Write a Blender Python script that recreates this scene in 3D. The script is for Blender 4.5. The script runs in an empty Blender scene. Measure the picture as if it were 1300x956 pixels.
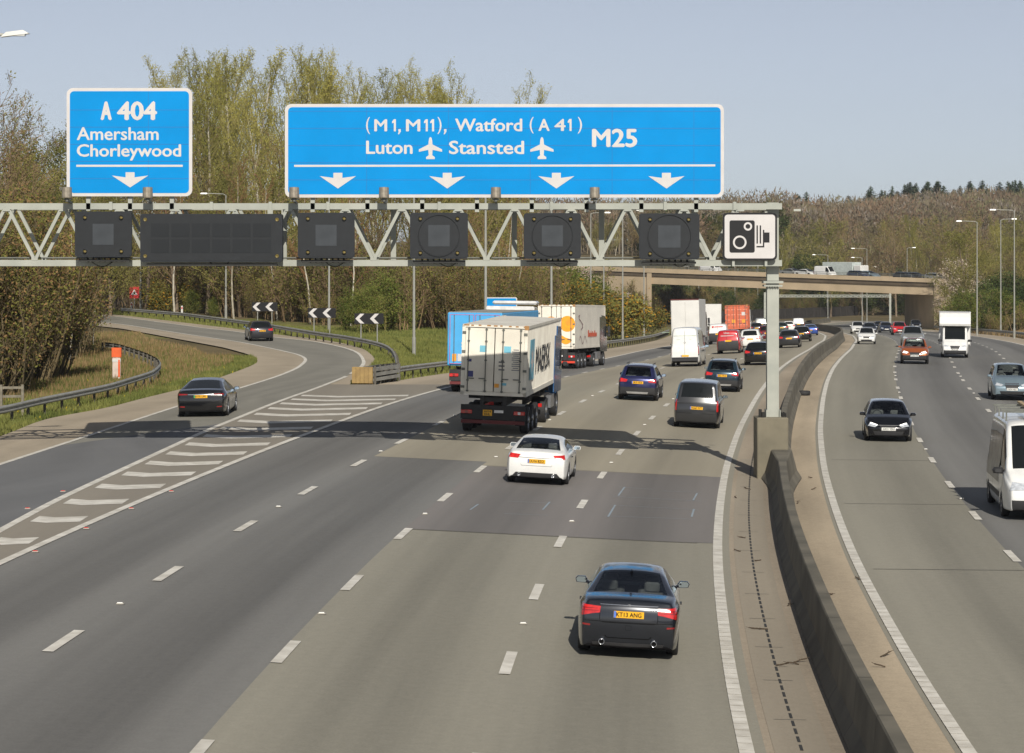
import bpy, bmesh, math, random
import numpy as np
from mathutils import Vector, Matrix
from mathutils.bvhtree import BVHTree
sc = bpy.context.scene
COL = sc.collection
R = math.radians
rnd = random.Random(7)
# ---------------------------------------------------------------- camera / terrain geometry
F, HC, CX, HY = 3205., 7.2, 650., 315.      # focal length in photo pixels, eye height, principal column, horizon row

def sstep(a, b, x):
    t = max(0., min(1., (x-a)/(b-a))); return t*t*(3-2*t)
def drop(Y):
    if Y < 120: return 0.
    if Y < 230: return .5*.025/110*(Y-120)**2
    if Y < 460: return 1.375+.025*(Y-230)
    return 7.125+3.5*(1-math.exp(-(Y-460)/140))
_XE = [(0,1.9),(20,2.6),(42,3.62),(57,4.62),(68,5.56),(82,6.93),(100,8.99),(120,11.57),(136,13.75),(154,16.37),(172,19.2),
       (198.5,23.5),(246,30.4),(293,36.4),(337,40.9),(380,44.2),(420,47.4),(460,51.2),(500,57.),(540,66.),(580,80.),(640,112.),(720,170.),(900,330.),(6000,5200.)]
_xy = np.array([p[0] for p in _XE], float); _xx = np.array([p[1] for p in _XE], float)
_g = np.arange(0, 1200, 1.0); _raw = np.interp(_g, _xy, _xx)
_k = np.exp(-np.linspace(-2, 2, 25)**2); _k /= _k.sum()
_sm = np.convolve(np.pad(_raw, 12, mode='reflect', reflect_type='odd'), _k, 'valid')
def XE(Y):
    if Y < 1100: return float(np.interp(Y, _g, _sm))
    return float(np.interp(Y, _xy, _xx))
def dXE(Y): return (XE(Y+2)-XE(Y-2))/4
def softclip(x, lim, s=2.0):            # 0..lim with rounded shoulders
    if x < -s: return 0.
    if x < s: return (x+s)**2/(4*s)
    if x < lim-s: return x
    if x < lim+s: return lim-(lim+s-x)**2/(4*s)
    return lim
def ground(X, Y):
    u = X-XE(Y)
    ef = .05 if Y < 100 else (.05-.095*sstep(100, 190, Y) if Y < 260 else -.045*(1-sstep(260, 380, Y)))
    e = ef*softclip(-u, 12.5) - .012*softclip(u, 20)
    z = -drop(Y)+e
    k = sstep(250, 400, Y); wl = sstep(-19.5-38*k, -29-42*k, u)
    if Y > 330: wl *= 1
    z = z*(1-wl)+.45*wl
    z += 2.6*sstep(24, 44, u)*sstep(140, 260, Y)
    if Y > 560:
        z += (2.5+7*sstep(90, 190, X))*sstep(600, 1050, Y)*sstep(-80, 40, X)
        z += 5*sstep(560, 640, Y)*sstep(-23, -50, u)
    return z
def unproj(px, py, h=0.):
    """world point at height h above the ground seen at photo pixel px,py"""
    kx, kz = (px-CX)/F, (py-HY)/F
    lo = 20.
    f = lambda Y: HC-kz*Y-ground(kx*Y, Y)-h
    Y = lo
    while f(Y) > 0 and Y < 900: Y += 1.0
    a, b = Y-1, Y
    for _ in range(25):
        m = (a+b)/2
        if f(m) > 0: a = m
        else: b = m
    return Vector((kx*b, b, HC-kz*b-h))
def GP(px, py, D): return Vector(((px-CX)/F*D, D, HC-(py-HY)/F*D))

# ---------------------------------------------------------------- materials
def srgb(r, g, b):
    f = lambda c: (c/255/12.92) if c/255 <= .04045 else ((c/255+.055)/1.055)**2.4
    return (f(r), f(g), f(b))
MATS = {}
def mat(name, col, rough=.6, metal=0., var=.12, scale=3., coat=0., spec=.5, bump=0., emit=None, trans=0., col2=None, stretch=None, detail=4, clearance=None):
    if name in MATS: return MATS[name]
    m = bpy.data.materials.new(name); m.use_nodes = True
    nt = m.node_tree; N = nt.nodes; L = nt.links
    b = N['Principled BSDF']
    b.inputs['Roughness'].default_value = rough; b.inputs['Metallic'].default_value = metal
    b.inputs['Coat Weight'].default_value = coat; b.inputs['Coat Roughness'].default_value = .10
    b.inputs['Specular IOR Level'].default_value = spec
    tc = N.new('ShaderNodeTexCoord'); mp = N.new('ShaderNodeMapping'); L.new(tc.outputs['Object'], mp.inputs['Vector'])
    if stretch: mp.inputs['Scale'].default_value = stretch
    nz = N.new('ShaderNodeTexNoise'); nz.inputs['Scale'].default_value = scale; nz.inputs['Detail'].default_value = detail
    L.new(mp.outputs['Vector'], nz.inputs['Vector'])
    rp = N.new('ShaderNodeValToRGB')
    c2 = col2 if col2 else tuple(min(1, c*(1+var)) for c in col); c1 = col if col2 else tuple(c*(1-var) for c in col)
    rp.color_ramp.elements[0].position = .34; rp.color_ramp.elements[1].position = .66
    rp.color_ramp.elements[0].color = (*c1, 1); rp.color_ramp.elements[1].color = (*c2, 1)
    L.new(nz.outputs['Fac'], rp.inputs['Fac']); L.new(rp.outputs['Color'], b.inputs['Base Color'])
    if bump:
        bp = N.new('ShaderNodeBump'); bp.inputs['Strength'].default_value = bump; bp.inputs['Distance'].default_value = .02
        n2 = N.new('ShaderNodeTexNoise'); n2.inputs['Scale'].default_value = scale*6; L.new(mp.outputs['Vector'], n2.inputs['Vector'])
        L.new(n2.outputs['Fac'], bp.inputs['Height']); L.new(bp.outputs['Normal'], b.inputs['Normal'])
    if emit:
        b.inputs['Emission Color'].default_value = (*emit[:3], 1); b.inputs['Emission Strength'].default_value = emit[3]
    if trans:
        tb = N.new('ShaderNodeBsdfTranslucent'); L.new(rp.outputs['Color'], tb.inputs['Color'])
        mx = N.new('ShaderNodeMixShader'); mx.inputs['Fac'].default_value = trans
        L.new(b.outputs[0], mx.inputs[1]); L.new(tb.outputs[0], mx.inputs[2]); L.new(mx.outputs[0], N['Material Output'].inputs['Surface'])
    MATS[name] = m
    return m
def paint(name, r, g, b_, metal=.25, rough=.32):
    return mat('paint_'+name, srgb(r, g, b_), rough, metal, .05, 5, coat=1.)

def road_mat(name, base, base2, streak=.18, grain=.10, blot=.12):
    """asphalt: UV.x = metres across from the lane line, UV.y = metres along"""
    m = bpy.data.materials.new(name); m.use_nodes = True
    nt = m.node_tree; N = nt.nodes; L = nt.links; b = N['Principled BSDF']; b.inputs['Roughness'].default_value = .85
    b.inputs['Specular IOR Level'].default_value = .3
    uv = N.new('ShaderNodeUVMap'); uv.uv_map = 'UVMap'
    def noise(sx, sy, sc_, det=4, ro=.55):
        mp = N.new('ShaderNodeMapping'); mp.inputs['Scale'].default_value = (sx, sy, 1); L.new(uv.outputs[0], mp.inputs['Vector'])
        n = N.new('ShaderNodeTexNoise'); n.inputs['Scale'].default_value = sc_; n.inputs['Detail'].default_value = det; n.inputs['Roughness'].default_value = ro
        L.new(mp.outputs[0], n.inputs['Vector']); return n.outputs['Fac']
    def math_(op, a, bb):
        n = N.new('ShaderNodeMath'); n.operation = op
        for i, v in enumerate((a, bb)):
            if isinstance(v, (int, float)): n.inputs[i].default_value = v
            else: L.new(v, n.inputs[i])
        return n.outputs[0]
    sep = N.new('ShaderNodeSeparateXYZ'); L.new(uv.outputs[0], sep.inputs[0])
    # wheel-path wear: two darker bands per 3.75 m lane (oil and rubber laid down by traffic)
    ph = math_('MULTIPLY', sep.outputs[0], 2*math.pi/3.75)
    lane = math_('MULTIPLY', math_('COSINE', ph, 0), .5)          # +.5 on the lane lines, -.5 mid-lane
    s1 = math_('SUBTRACT', noise(1, .012, 1.1, 5), .5)            # long streaks
    s2 = math_('SUBTRACT', noise(1, .15, .35, 5), .5)             # blotches
    s3 = math_('SUBTRACT', noise(1, 1, 22, 2, .8), .5)            # grain
    s4 = math_('SUBTRACT', noise(1, 1, 5, 4, .7), .5)
    t = math_('ADD', math_('ADD', math_('MULTIPLY', s1, streak*2.2), math_('MULTIPLY', s2, blot*2)), math_('ADD', math_('MULTIPLY', s3, grain*2.2), math_('MULTIPLY', s4, grain*1.6)))
    t = math_('ADD', t, math_('MULTIPLY', lane, streak*1.1))
    t = math_('ADD', t, .5)
    rp = N.new('ShaderNodeValToRGB'); rp.color_ramp.elements[0].color = (*[c*.62 for c in base], 1); rp.color_ramp.elements[1].color = (*[c*1.32 for c in base2], 1)
    e = rp.color_ramp.elements.new(.5); e.color = (*[(a+c)/2 for a, c in zip(base, base2)], 1)
    L.new(t, rp.inputs['Fac']); L.new(rp.outputs['Color'], b.inputs['Base Color'])
    bp = N.new('ShaderNodeBump'); bp.inputs['Strength'].default_value = .35; bp.inputs['Distance'].default_value = .01
    L.new(s3, bp.inputs['Height']); L.new(bp.outputs['Normal'], b.inputs['Normal'])
    return m

# ---------------------------------------------------------------- mesh helpers
class MB:
    def __init__(s): s.v = []; s.f = []; s.m = []; s.uv = None
    def face(s, idx, m=0): s.f.append(tuple(idx)); s.m.append(m)
    def add(s, vs, fs, m=0, M=None):
        o = len(s.v)
        for p in vs:
            s.v.append(tuple(M @ Vector(p)) if M else tuple(p))
        for f in fs: s.f.append(tuple(i+o for i in f)); s.m.append(m)
        return s
    def box(s, c, d, m=0, M=None, taper=1., rot=None):
        x, y, z = d[0]/2, d[1]/2, d[2]/2; t = taper
        vs = [(-x,-y,-z),(x,-y,-z),(x,y,-z),(-x,y,-z),(-x*t,-y*t,z),(x*t,-y*t,z),(x*t,y*t,z),(-x*t,y*t,z)]
        if rot: vs = [rot @ Vector(p) for p in vs]
        vs = [(p[0]+c[0], p[1]+c[1], p[2]+c[2]) for p in vs]
        return s.add(vs, [(0,3,2,1),(4,5,6,7),(0,1,5,4),(1,2,6,5),(2,3,7,6),(3,0,4,7)], m, M)
    def bbox(s, c, d, r=.02, m=0, M=None):
        """box with chamfered edges in x/z outline and y ends"""
        x, y, z = d[0]/2, d[1]/2, d[2]/2
        o = [(-x+r,-z),(x-r,-z),(x,-z+r),(x,z-r),(x-r,z),(-x+r,z),(-x,z-r),(-x,-z+r)]
        i_ = [(px*(x-r)/x, pz*(z-r)/z) for px, pz in o]
        rings = [(i_, -y), (o, -y+r), (o, y-r), (i_, y)]
        vs = [(c[0]+p[0], c[1]+yy, c[2]+p[1]) for ring, yy in rings for p in ring]
        fs = []
        for k in range(3):
            for j in range(8): a = k*8+j; b = k*8+(j+1) % 8; fs.append((a, b, b+8, a+8))
        fs.append(tuple(range(8))[::-1][::-1]); fs.append(tuple(range(31, 23, -1)))
        return s.add(vs, fs, m, M)
    def beam(s, p0, p1, w, h, m=0, up=(0,0,1)):
        p0, p1 = Vector(p0), Vector(p1); d = (p1-p0)
        L_ = d.length; d = d/L_; upv = Vector(up)
        if abs(d.dot(upv)) > .98: upv = Vector((0,1,0))
        x = d.cross(upv).normalized(); z = x.cross(d)
        vs = []
        for p in (p0, p1):
            for a, b in ((-1,-1),(1,-1),(1,1),(-1,1)): vs.append(p+x*(a*w/2)+z*(b*h/2))
        return s.add(vs, [(0,3,2,1),(4,5,6,7),(0,1,5,4),(1,2,6,5),(2,3,7,6),(3,0,4,7)], m)
    def cyl(s, p0, p1, r0, r1=None, n=10, m=0, caps=True):
        p0, p1 = Vector(p0), Vector(p1); r1 = r0 if r1 is None else r1
        d = (p1-p0).normalized(); a = Vector((0,0,1)) if abs(d.z) < .9 else Vector((1,0,0))
        x = d.cross(a).normalized(); y = d.cross(x)
        vs = []
        for p, r in ((p0, r0), (p1, r1)):
            for k in range(n):
                t = 2*math.pi*k/n; vs.append(p+x*(r*math.cos(t))+y*(r*math.sin(t)))
        fs = [(k, (k+1) % n, n+(k+1) % n, n+k) for k in range(n)]
        if caps: fs += [tuple(range(n))[::-1], tuple(range(n, 2*n))]
        return s.add(vs, fs, m)
    def tube(s, pts, r, n=8, m=0):
        for a, b in zip(pts[:-1], pts[1:]): s.cyl(a, b, r, r, n, m)
        return s
    def prism(s, poly, y0, y1, m=0, M=None, mside=None):
        """poly in x,z extruded from y0 (camera side) to y1"""
        n = len(poly); o = len(s.v)
        vs = [(x, y0, z) for x, z in poly]+[(x, y1, z) for x, z in poly]
        area = sum(poly[i][0]*poly[(i+1) % n][1]-poly[(i+1) % n][0]*poly[i][1] for i in range(n))
        fwd = area > 0
        fs = [tuple(range(n)) if fwd else tuple(range(n))[::-1], tuple(range(n, 2*n))[::-1] if fwd else tuple(range(n, 2*n))]
        sd = [(((i+1) % n), i, n+i, n+(i+1) % n) if fwd else (i, (i+1) % n, n+(i+1) % n, n+i) for i in range(n)]
        s.add(vs, fs, m, M); 
        for f in sd: s.f.append(tuple(i+o for i in f)); s.m.append(m if mside is None else mside)
        return s
    def lathe(s, prof, axis_pt, axis='x', n=24, m=0):
        """prof = [(offset along axis, radius)]"""
        o = len(s.v); c = Vector(axis_pt)
        for a, r in prof:
            for k in range(n):
                t = 2*math.pi*k/n
                if axis == 'x': s.v.append((c.x+a, c.y+r*math.cos(t), c.z+r*math.sin(t)))
                elif axis == 'y': s.v.append((c.x+r*math.cos(t), c.y+a, c.z+r*math.sin(t)))
                else: s.v.append((c.x+r*math.cos(t), c.y+r*math.sin(t), c.z+a))
        for i in range(len(prof)-1):
            for k in range(n): s.f.append((o+i*n+k, o+i*n+(k+1) % n, o+(i+1)*n+(k+1) % n, o+(i+1)*n+k)); s.m.append(m)
        return s
    def mesh(s, name, mats, smooth=False):
        me = bpy.data.meshes.new(name); me.from_pydata(s.v, [], s.f)
        for m in (mats if isinstance(mats, (list, tuple)) else [mats]): me.materials.append(m)
        if any(s.m): me.polygons.foreach_set('material_index', s.m)
        if smooth:
            me.polygons.foreach_set('use_smooth', [True]*len(s.f)); 
        if s.uv is not None:
            l = me.uv_layers.new(name='UVMap')
            vi = np.empty(len(me.loops), 'i'); me.loops.foreach_get('vertex_index', vi)
            l.data.foreach_set('uv', np.array(s.uv, 'f')[vi].ravel())
        me.update(); return me
    def build(s, name, mats, parent=None, label=None, smooth=False):
        o = bpy.data.objects.new(name, s.mesh(name, mats, smooth)); COL.objects.link(o)
        if parent: o.parent = parent
        if label: o['label'] = label
        return o
def thing(name, label, cat, loc=(0,0,0), rz=0, group=None):
    o = bpy.data.objects.new(name, None); COL.objects.link(o); o.location = loc; o.rotation_euler = (0,0,rz); o.empty_display_size = .3
    o['label'] = label; o['category'] = cat
    if group: o['group'] = group
    return o
def tag(o, label, cat, group=None, kind=None):
    o['label'] = label; o['category'] = cat
    if group: o['group'] = group
    if kind: o['kind'] = kind
    return o
def struct(o, kind='structure'): o['kind'] = kind; return o
def mobj(name, me, parent=None, loc=None):
    o = bpy.data.objects.new(name, me); COL.objects.link(o)
    if parent: o.parent = parent
    if loc: o.location = loc
    return o
def copy_tree(o, parent=None):
    c = o.copy(); COL.objects.link(c); c.parent = parent
    for ch in o.children: copy_tree(ch, c)
    return c
def rrect(x0, z0, x1, z1, r, n=4):
    p = []
    for cx, cz, a0 in ((x1-r, z0+r, -90), (x1-r, z1-r, 0), (x0+r, z1-r, 90), (x0+r, z0+r, 180)):
        for k in range(n+1):
            a = R(a0+90*k/n); p.append((cx+r*math.cos(a), cz+r*math.sin(a)))
    return p
def text_mesh(txt, bold=.0, res=3):
    cu = bpy.data.curves.new('t', 'FONT'); cu.body = txt; cu.offset = bold; cu.resolution_u = res; cu.extrude = 0.0
    ob = bpy.data.objects.new('t', cu); COL.objects.link(ob)
    dg = bpy.context.evaluated_depsgraph_get(); me = bpy.data.meshes.new_from_object(ob.evaluated_get(dg))
    bpy.data.objects.remove(ob); bpy.data.curves.remove(cu)
    vs = [tuple(v.co) for v in me.vertices]; fs = [tuple(p.vertices) for p in me.polygons]
    bpy.data.meshes.remove(me); return vs, fs
def text_fit(mb, txt, x0, z0, x1, z1, y, m=0, bold=.02, M=None, flip=False, thick=.004):
    """lettering filling the box x0..x1, z0..z1 on the plane y (facing -y), with a little thickness"""
    vs, fs = text_mesh(txt, 0)
    xs = [v[0] for v in vs]; zs = [v[1] for v in vs]
    a, b, c, d = min(xs), max(xs), min(zs), max(zs)
    hh = (z1-z0)*bold*1.6
    for i, (dx, dz) in enumerate(((0,0),(-hh,0),(hh,0),(0,-hh*.7),(0,hh*.7)) if bold > .012 else ((0,0),)):
        P = [(x0+hh+(v[0]-a)/(b-a)*(x1-x0-2*hh)+dx, y-.0004*i, z0+hh*.7+(v[1]-c)/(d-c)*(z1-z0-1.4*hh)+dz) for v in vs]
        mb.add(P, fs, m, M)
# world text along general plane uses M
# ---------------------------------------------------------------- ground and roads
GR = mat('verge_ground', srgb(98,104,58), .95, 0, .2, .35, col2=srgb(132,118,80), spec=.1, bump=.4, detail=8)
HILLM = mat('woodland_floor', srgb(92,84,60), .95, 0, .2, .08, col2=srgb(112,100,74), spec=.1, detail=8)
ASPH_D = road_mat('asphalt_dark', srgb(107,106,103), srgb(117,116,112), streak=.36, grain=.22, blot=.20)
ASPH_T = road_mat('asphalt_tan', srgb(131,128,116), srgb(140,136,123), streak=.28, grain=.24, blot=.20)
ASPH_T2 = road_mat('asphalt_tan_pale', srgb(144,138,122), srgb(154,147,130), streak=.22, grain=.14, blot=.16)
ASPH_P = road_mat('asphalt_patch', srgb(108,106,103), srgb(122,117,113), streak=.32, grain=.10, blot=.16)
SHOULD = road_mat('shoulder_asphalt', srgb(158,147,128), srgb(170,157,137), streak=.12, grain=.14, blot=.28)
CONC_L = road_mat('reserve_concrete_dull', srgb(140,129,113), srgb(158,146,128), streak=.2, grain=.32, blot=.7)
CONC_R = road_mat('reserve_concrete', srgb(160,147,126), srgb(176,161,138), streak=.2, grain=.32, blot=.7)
DRAINM = road_mat('drain_concrete', srgb(138,129,114), srgb(152,143,127), streak=.2, grain=.16, blot=.3)
WHITE = mat('road_paint', srgb(222,218,207), .6, 0, .06, 2.2, col2=srgb(192,187,175), detail=10, spec=.3)

def sheet(name, us, Ys, zoff, m, ufun=None, kind='structure', wobble=0):
    """grid in (u across from the reference line, Y along) that follows the ground"""
    mb = MB(); mb.uv = []
    for Y in Ys:
        x0 = XE(Y)
        for u in (us if not callable(us) else us(Y)):
            X = x0+u
            mb.v.append((X, Y, ground(X, Y)+zoff)); mb.uv.append((u, Y))
    n = len(us if not callable(us) else us(Ys[0]))
    for i in range(len(Ys)-1):
        for j in range(n-1):
            a = i*n+j; mb.face((a, a+1, a+1+n, a+n))
    o = mb.build(name, m, smooth=True)
    if kind: struct(o, kind)
    return o
def yrange(a, b):
    out = [a]; 
    while out[-1] < b-.01:
        y = out[-1]; out.append(min(b, y+(1.5 if y < 260 else 3)))
    return out
def urange(a, b, st=1.0):
    n = max(1, round((b-a)/st)); return [a+(b-a)*i/n for i in range(n+1)]
# terrain: rings of cells, slightly below the paving
ul = [-4000,-2500,-1500,-900,-600,-400,-300,-220,-160,-120,-90,-70,-56]+urange(-46,-15,1.0)+urange(-14,24,2.0)+urange(25,46,1.5)+[52,60,72,90,120,160,220,300,450,700,1100,1700,2600,4500]
yl = [4,10]+urange(16,330,1.5)+urange(333,600,4)[0:]+urange(610,1100,14)+[1150,1300,1500,1800,2300,3000,4000,6000]
tr_o = sheet('terrain', ul, yl, -.09, GR); tr_o.data.materials.append(HILLM)
for pg in tr_o.data.polygons:
    c = pg.center; u = c.x-XE(c.y)
    if c.y > 455 or u < -62 or (c.y > 232 and u < -60) or (c.y < 190 and u < -34): pg.material_index = 1

def rib(mb, line, w, zoff, step=None):
    """ribbon of width w along world polyline [(x,y)]"""
    n0 = len(mb.v)
    for i, (x, y) in enumerate(line):
        a = line[max(0, i-1)]; b = line[min(len(line)-1, i+1)]
        d = Vector((b[0]-a[0], b[1]-a[1])).normalized(); nx, ny = d.y, -d.x
        for s_ in (-.5, .5):
            X, Y = x+nx*w*s_, y+ny*w*s_
            mb.v.append((X, Y, ground(X, Y)+zoff))
            if mb.uv is not None: mb.uv.append((s_*w, i))
    for i in range(len(line)-1):
        a = n0+i*2; mb.face((a, a+1, a+3, a+2))
def uline(u, Ya, Yb, st=1.5):
    n = max(1, math.ceil((Yb-Ya)/st)); return [(XE(Ya+(Yb-Ya)*i/n)+u, Ya+(Yb-Ya)*i/n) for i in range(n+1)]
def resample(pts, st):
    P = [Vector(p) for p in pts]; L_ = [0]
    for a, b in zip(P[:-1], P[1:]): L_.append(L_[-1]+(b-a).length)
    n = max(2, int(L_[-1]/st)); out = []
    for i in range(n+1):
        t = L_[-1]*i/n; k = max(j for j in range(len(L_)) if L_[j] <= t+1e-9); k = min(k, len(P)-2)
        f = (t-L_[k])/max(1e-6, (L_[k+1]-L_[k])); out.append(P[k].lerp(P[k+1], f))
    return out
def smooth_line(pts, st=1.5, it=6):
    """resample a traced polyline and round its corners"""
    P = resample(pts, st)
    for _ in range(it):
        Q = [P[0]]+[(P[i-1]+P[i]*2+P[i+1])/4 for i in range(1, len(P)-1)]+[P[-1]]; P = Q
    return P
def traced(px, h=0, st=1.5, it=6):
    return smooth_line([unproj(x, y, h).xy for x, y in px], st, it)

YF = 560
# --- paved strips (each sheet 4 mm above the one below)
sheet('left_carriageway_base', urange(-19.2, 1.0, .9), yrange(16, YF), 0, SHOULD)
sheet('left_carriageway', urange(-15.2, -7.6, .95), yrange(16, YF), .006, ASPH_D)
def near_edge(Y): return -7.6
sheet('left_carriageway_offside', urange(-7.6, .28, .79), yrange(16, YF), .006, ASPH_T)
sheet('left_carriageway_resurfaced', urange(-11.2, -7.6, .9), yrange(80.5, YF), .009, ASPH_T2)
sheet('left_carriageway_resurfaced', urange(-7.6, .12, .772), yrange(79.0, YF), .009, ASPH_T2)
sheet('road_patch', urange(-7.6, .1, .9625), yrange(61.3, 79.0), .012, ASPH_P)
sheet('right_carriageway_base', urange(3.0, 22.0, .95), yrange(16, YF), 0, SHOULD)
sheet('right_carriageway', urange(6.95, 18.5, .9625), yrange(16, YF), .006, ASPH_D)
sheet('right_carriageway_offside', urange(3.0, 6.95, .79), yrange(16, YF), .006, ASPH_T)
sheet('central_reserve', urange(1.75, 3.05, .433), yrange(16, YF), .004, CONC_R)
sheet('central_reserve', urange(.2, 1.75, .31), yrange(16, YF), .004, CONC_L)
sheet('drain_channel', urange(.40, 1.22, .205), yrange(16, 86), .010, DRAINM)
# slot openings of the drainage channel
mb = MB(); y = 20.
while y < 96:
    rib(mb, uline(.80, y, y+.42, .5), .045, .016); y += .62
struct(mb.build('drain_slots', mat('slot_black', (.03,.03,.028), .8)))

# --- slip road
S1p = [(-160,757),(0,675),(61.5,640),(148,600),(271,543),(300,532),(400,494),(440,478)]
L1p = [(0,712),(92,671),(200,622),(308,572),(374,558),(438,534.5),(497,513.5),(545,500)]
S2p = [(-180,650),(0,590),(114,553),(226,516),(308,492),(354,477.5),(379,467),(390,457),(381.5,451),(354,444.6),(308,435),(246,426),(154,411.7),(60,402.5)]
S3p = [(445,475),(458,467),(463,460.6),(457.5,450),(435.4,441),(398,433.5),(349,428.6),(300,421),(261.5,417),(154,402.5),(60,396)]
PLp = [(-200,610),(0,555),(61.5,529),(123,521.5),(185,504.6),(231,494),(277,480),(308,469),(329,460),(323,452),(286,441.5),(246,434),(154,417),(60,407)]
PRp = [(-160,757),(0,690),(61.5,652),(148,612),(271,553),(400,503),(436,492),(452,484),(468,468),(478,456),(462,443),(438,436),(398,429.5),(349,424.5),(300,417.5),(154,400),(60,394)]
S1 = traced(S1p); S2 = traced(S2p, it=4); S3 = traced(S3p, it=3); L1 = [Vector(p) for p in uline(-15.0, 16, YF)]
PL = traced(PLp, it=5); PR = traced(PRp, it=5)
def ruled(name, A, B, n, zoff, m, cross=8):
    A = resample(A, 1)
    def at(P, t):
        L_ = [0]
        for a, b in zip(P[:-1], P[1:]): L_.append(L_[-1]+(b-a).length)
        s = t*L_[-1]; k = 0
        while k < len(P)-2 and L_[k+1] < s: k += 1
        return P[k].lerp(P[k+1], (s-L_[k])/max(1e-6, L_[k+1]-L_[k]))
    mb = MB(); mb.uv = []
    for i in range(n+1):
        a, b = at(A, i/n), at(B, i/n)
        for j in range(cross+1):
            p = a.lerp(b, j/cross); mb.v.append((p.x, p.y, ground(p.x, p.y)+zoff)); mb.uv.append((j/cross*(b-a).length, i/n*260.))
    for i in range(n):
        for j in range(cross):
            a = i*(cross+1)+j; mb.face((a, a+1, a+cross+2, a+cross+1))
    return struct(mb.build(name, m, smooth=True))
# match the two edges in corresponding stretches so the strip does not twist round the bend
def split_at(P, pt):
    k = min(range(len(P)), key=lambda i: (P[i]-pt).length); return P[:k+1], P[k:]
def uw(p): return unproj(*p).xy
def ruled_parts(name, A, B, ctl, zoff, m, n=50, cross=10):
    for pa, pb in ctl+[(None, None)]:
        if pa is None: a1, b1, A, B = A, B, None, None
        else:
            a1, A = split_at(A, uw(pa)); b1, B = split_at(B, uw(pb))
        ruled(name, a1, b1, n, zoff, m, cross)
SLIPM = road_mat('slip_asphalt', srgb(125,123,114), srgb(134,131,121), streak=.12, grain=.14, blot=.22)
ruled_parts('slip_road_base', PL, PR, [((185,504.6),(400,503)), ((329,460),(468,468)), ((286,441.5),(438,436))], .003, SHOULD, 44, 14)
ruled_parts('slip_road', S2, S1[:-1]+S3, [((226,516),(400,494)), ((390,457),(463,460.6)), ((308,435),(398,433.5))], .008, SLIPM, 44, 9)
# darker resurfaced length of the slip road nearest the camera
NSM = road_mat('slip_asphalt_dark', srgb(104,105,106), srgb(113,113,112), streak=.12, grain=.1, blot=.1)
a_, _ = split_at(S2, uw((78,566))); b_, _ = split_at(S1, uw((282,539)))
ruled('slip_road_resurfaced', a_, b_, 40, .0125, NSM, 9)
GORE = road_mat('gore_asphalt', srgb(131,125,114), srgb(141,134,121), streak=.1, grain=.14, blot=.2)
g1, _ = split_at(S1, uw((440,478))); g2 = [p for p in L1 if p.y <= 124]
ya = max(g1[0].y, g2[0].y)
# gore surface between the two solid lines, row by row
def x_at(P, Y):
    for a, b in zip(P[:-1], P[1:]):
        if (a.y-Y)*(b.y-Y) <= 0 and a.y != b.y: return a.x+(b.x-a.x)*(Y-a.y)/(b.y-a.y)
    return None
mb = MB(); mb.uv = []; rows = []
for Y in yrange(46, 126):
    xa, xb = x_at(S1, Y), XE(Y)-15.
    if xa is None or xa > xb-.05: continue
    rows.append((Y, xa, xb))
for Y, xa, xb in rows:
    for j in range(9):
        X = xa+(xb-xa)*j/8; mb.v.append((X, Y, ground(X, Y)+.016)); mb.uv.append((X, Y))
for i in range(len(rows)-1):
    for j in range(8): a = i*9+j; mb.face((a, a+1, a+10, a+9))
struct(mb.build('gore_area', GORE, smooth=True))

# --- painted lines
mk = MB(); Z = .022
def dashes(u, phase, y0, y1, mod, ln, w):
    y = phase
    while y > y0: y -= mod
    while y < y1:
        if y > y0: rib(mk, uline(u, y-ln/2, y+ln/2, 1.1), w, Z)
        y += mod
for u in (-3.75, -7.5, -11.25): dashes(u, 42.6, 18, 520, 8.8, 2.3, .19)
for u in (6.95, 10.7, 14.45): dashes(u, 68.6, 18, 520, 9.0, 2.2, .19)
rib(mk, uline(0, 16, YF), .22, Z); rib(mk, uline(3.2, 16, YF), .21, Z)
rib(mk, uline(-15.0, 16, YF), .22, Z); rib(mk, uline(18.3, 16, YF), .22, Z)
rib(mk, S1, .22, Z); rib(mk, S2, .20, Z-.002); rib(mk, S3, .22, Z-.001)
# raised ribs across the two solid edge lines are bumps in the paint
for u in (0, 3.2):
    y = 24.
    while y < 110:
        rib(mk, uline(u, y, y+.10, .1), .21, Z+.0045); y += .5
for Yc in (47.6, 52, 56.5, 61, 65.2, 69.4, 73.2, 76.9, 80.5, 84.2, 87.9, 91.7, 95.5, 99.4, 103, 106.4, 109.7, 113):
    xa = x_at(S1, Yc); 
    if xa is None: continue
    xb = XE(Yc)-15.
    if xb-xa < 1.2: continue
    xa += .33; xb -= .33; xm = xa+(xb-xa)*.36; vd = .13*(xb-xa)
    for (p, q) in (((xa, Yc+vd), (xm, Yc-vd)), ((xm, Yc-vd), (xb, Yc+vd*.9))):
        n = 6; t = .62
        for i in range(n):
            a = (p[0]+(q[0]-p[0])*i/n, p[1]+(q[1]-p[1])*i/n); b = (p[0]+(q[0]-p[0])*(i+1)/n, p[1]+(q[1]-p[1])*(i+1)/n)
            mk.add([(x, y, ground(x, y)+Z) for x, y in ((a[0], a[1]-t), (b[0], b[1]-t), (b[0], b[1]+t), (a[0], a[1]+t))], [(0,1,2,3)])
struct(mk.build('road_markings', WHITE))
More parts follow.
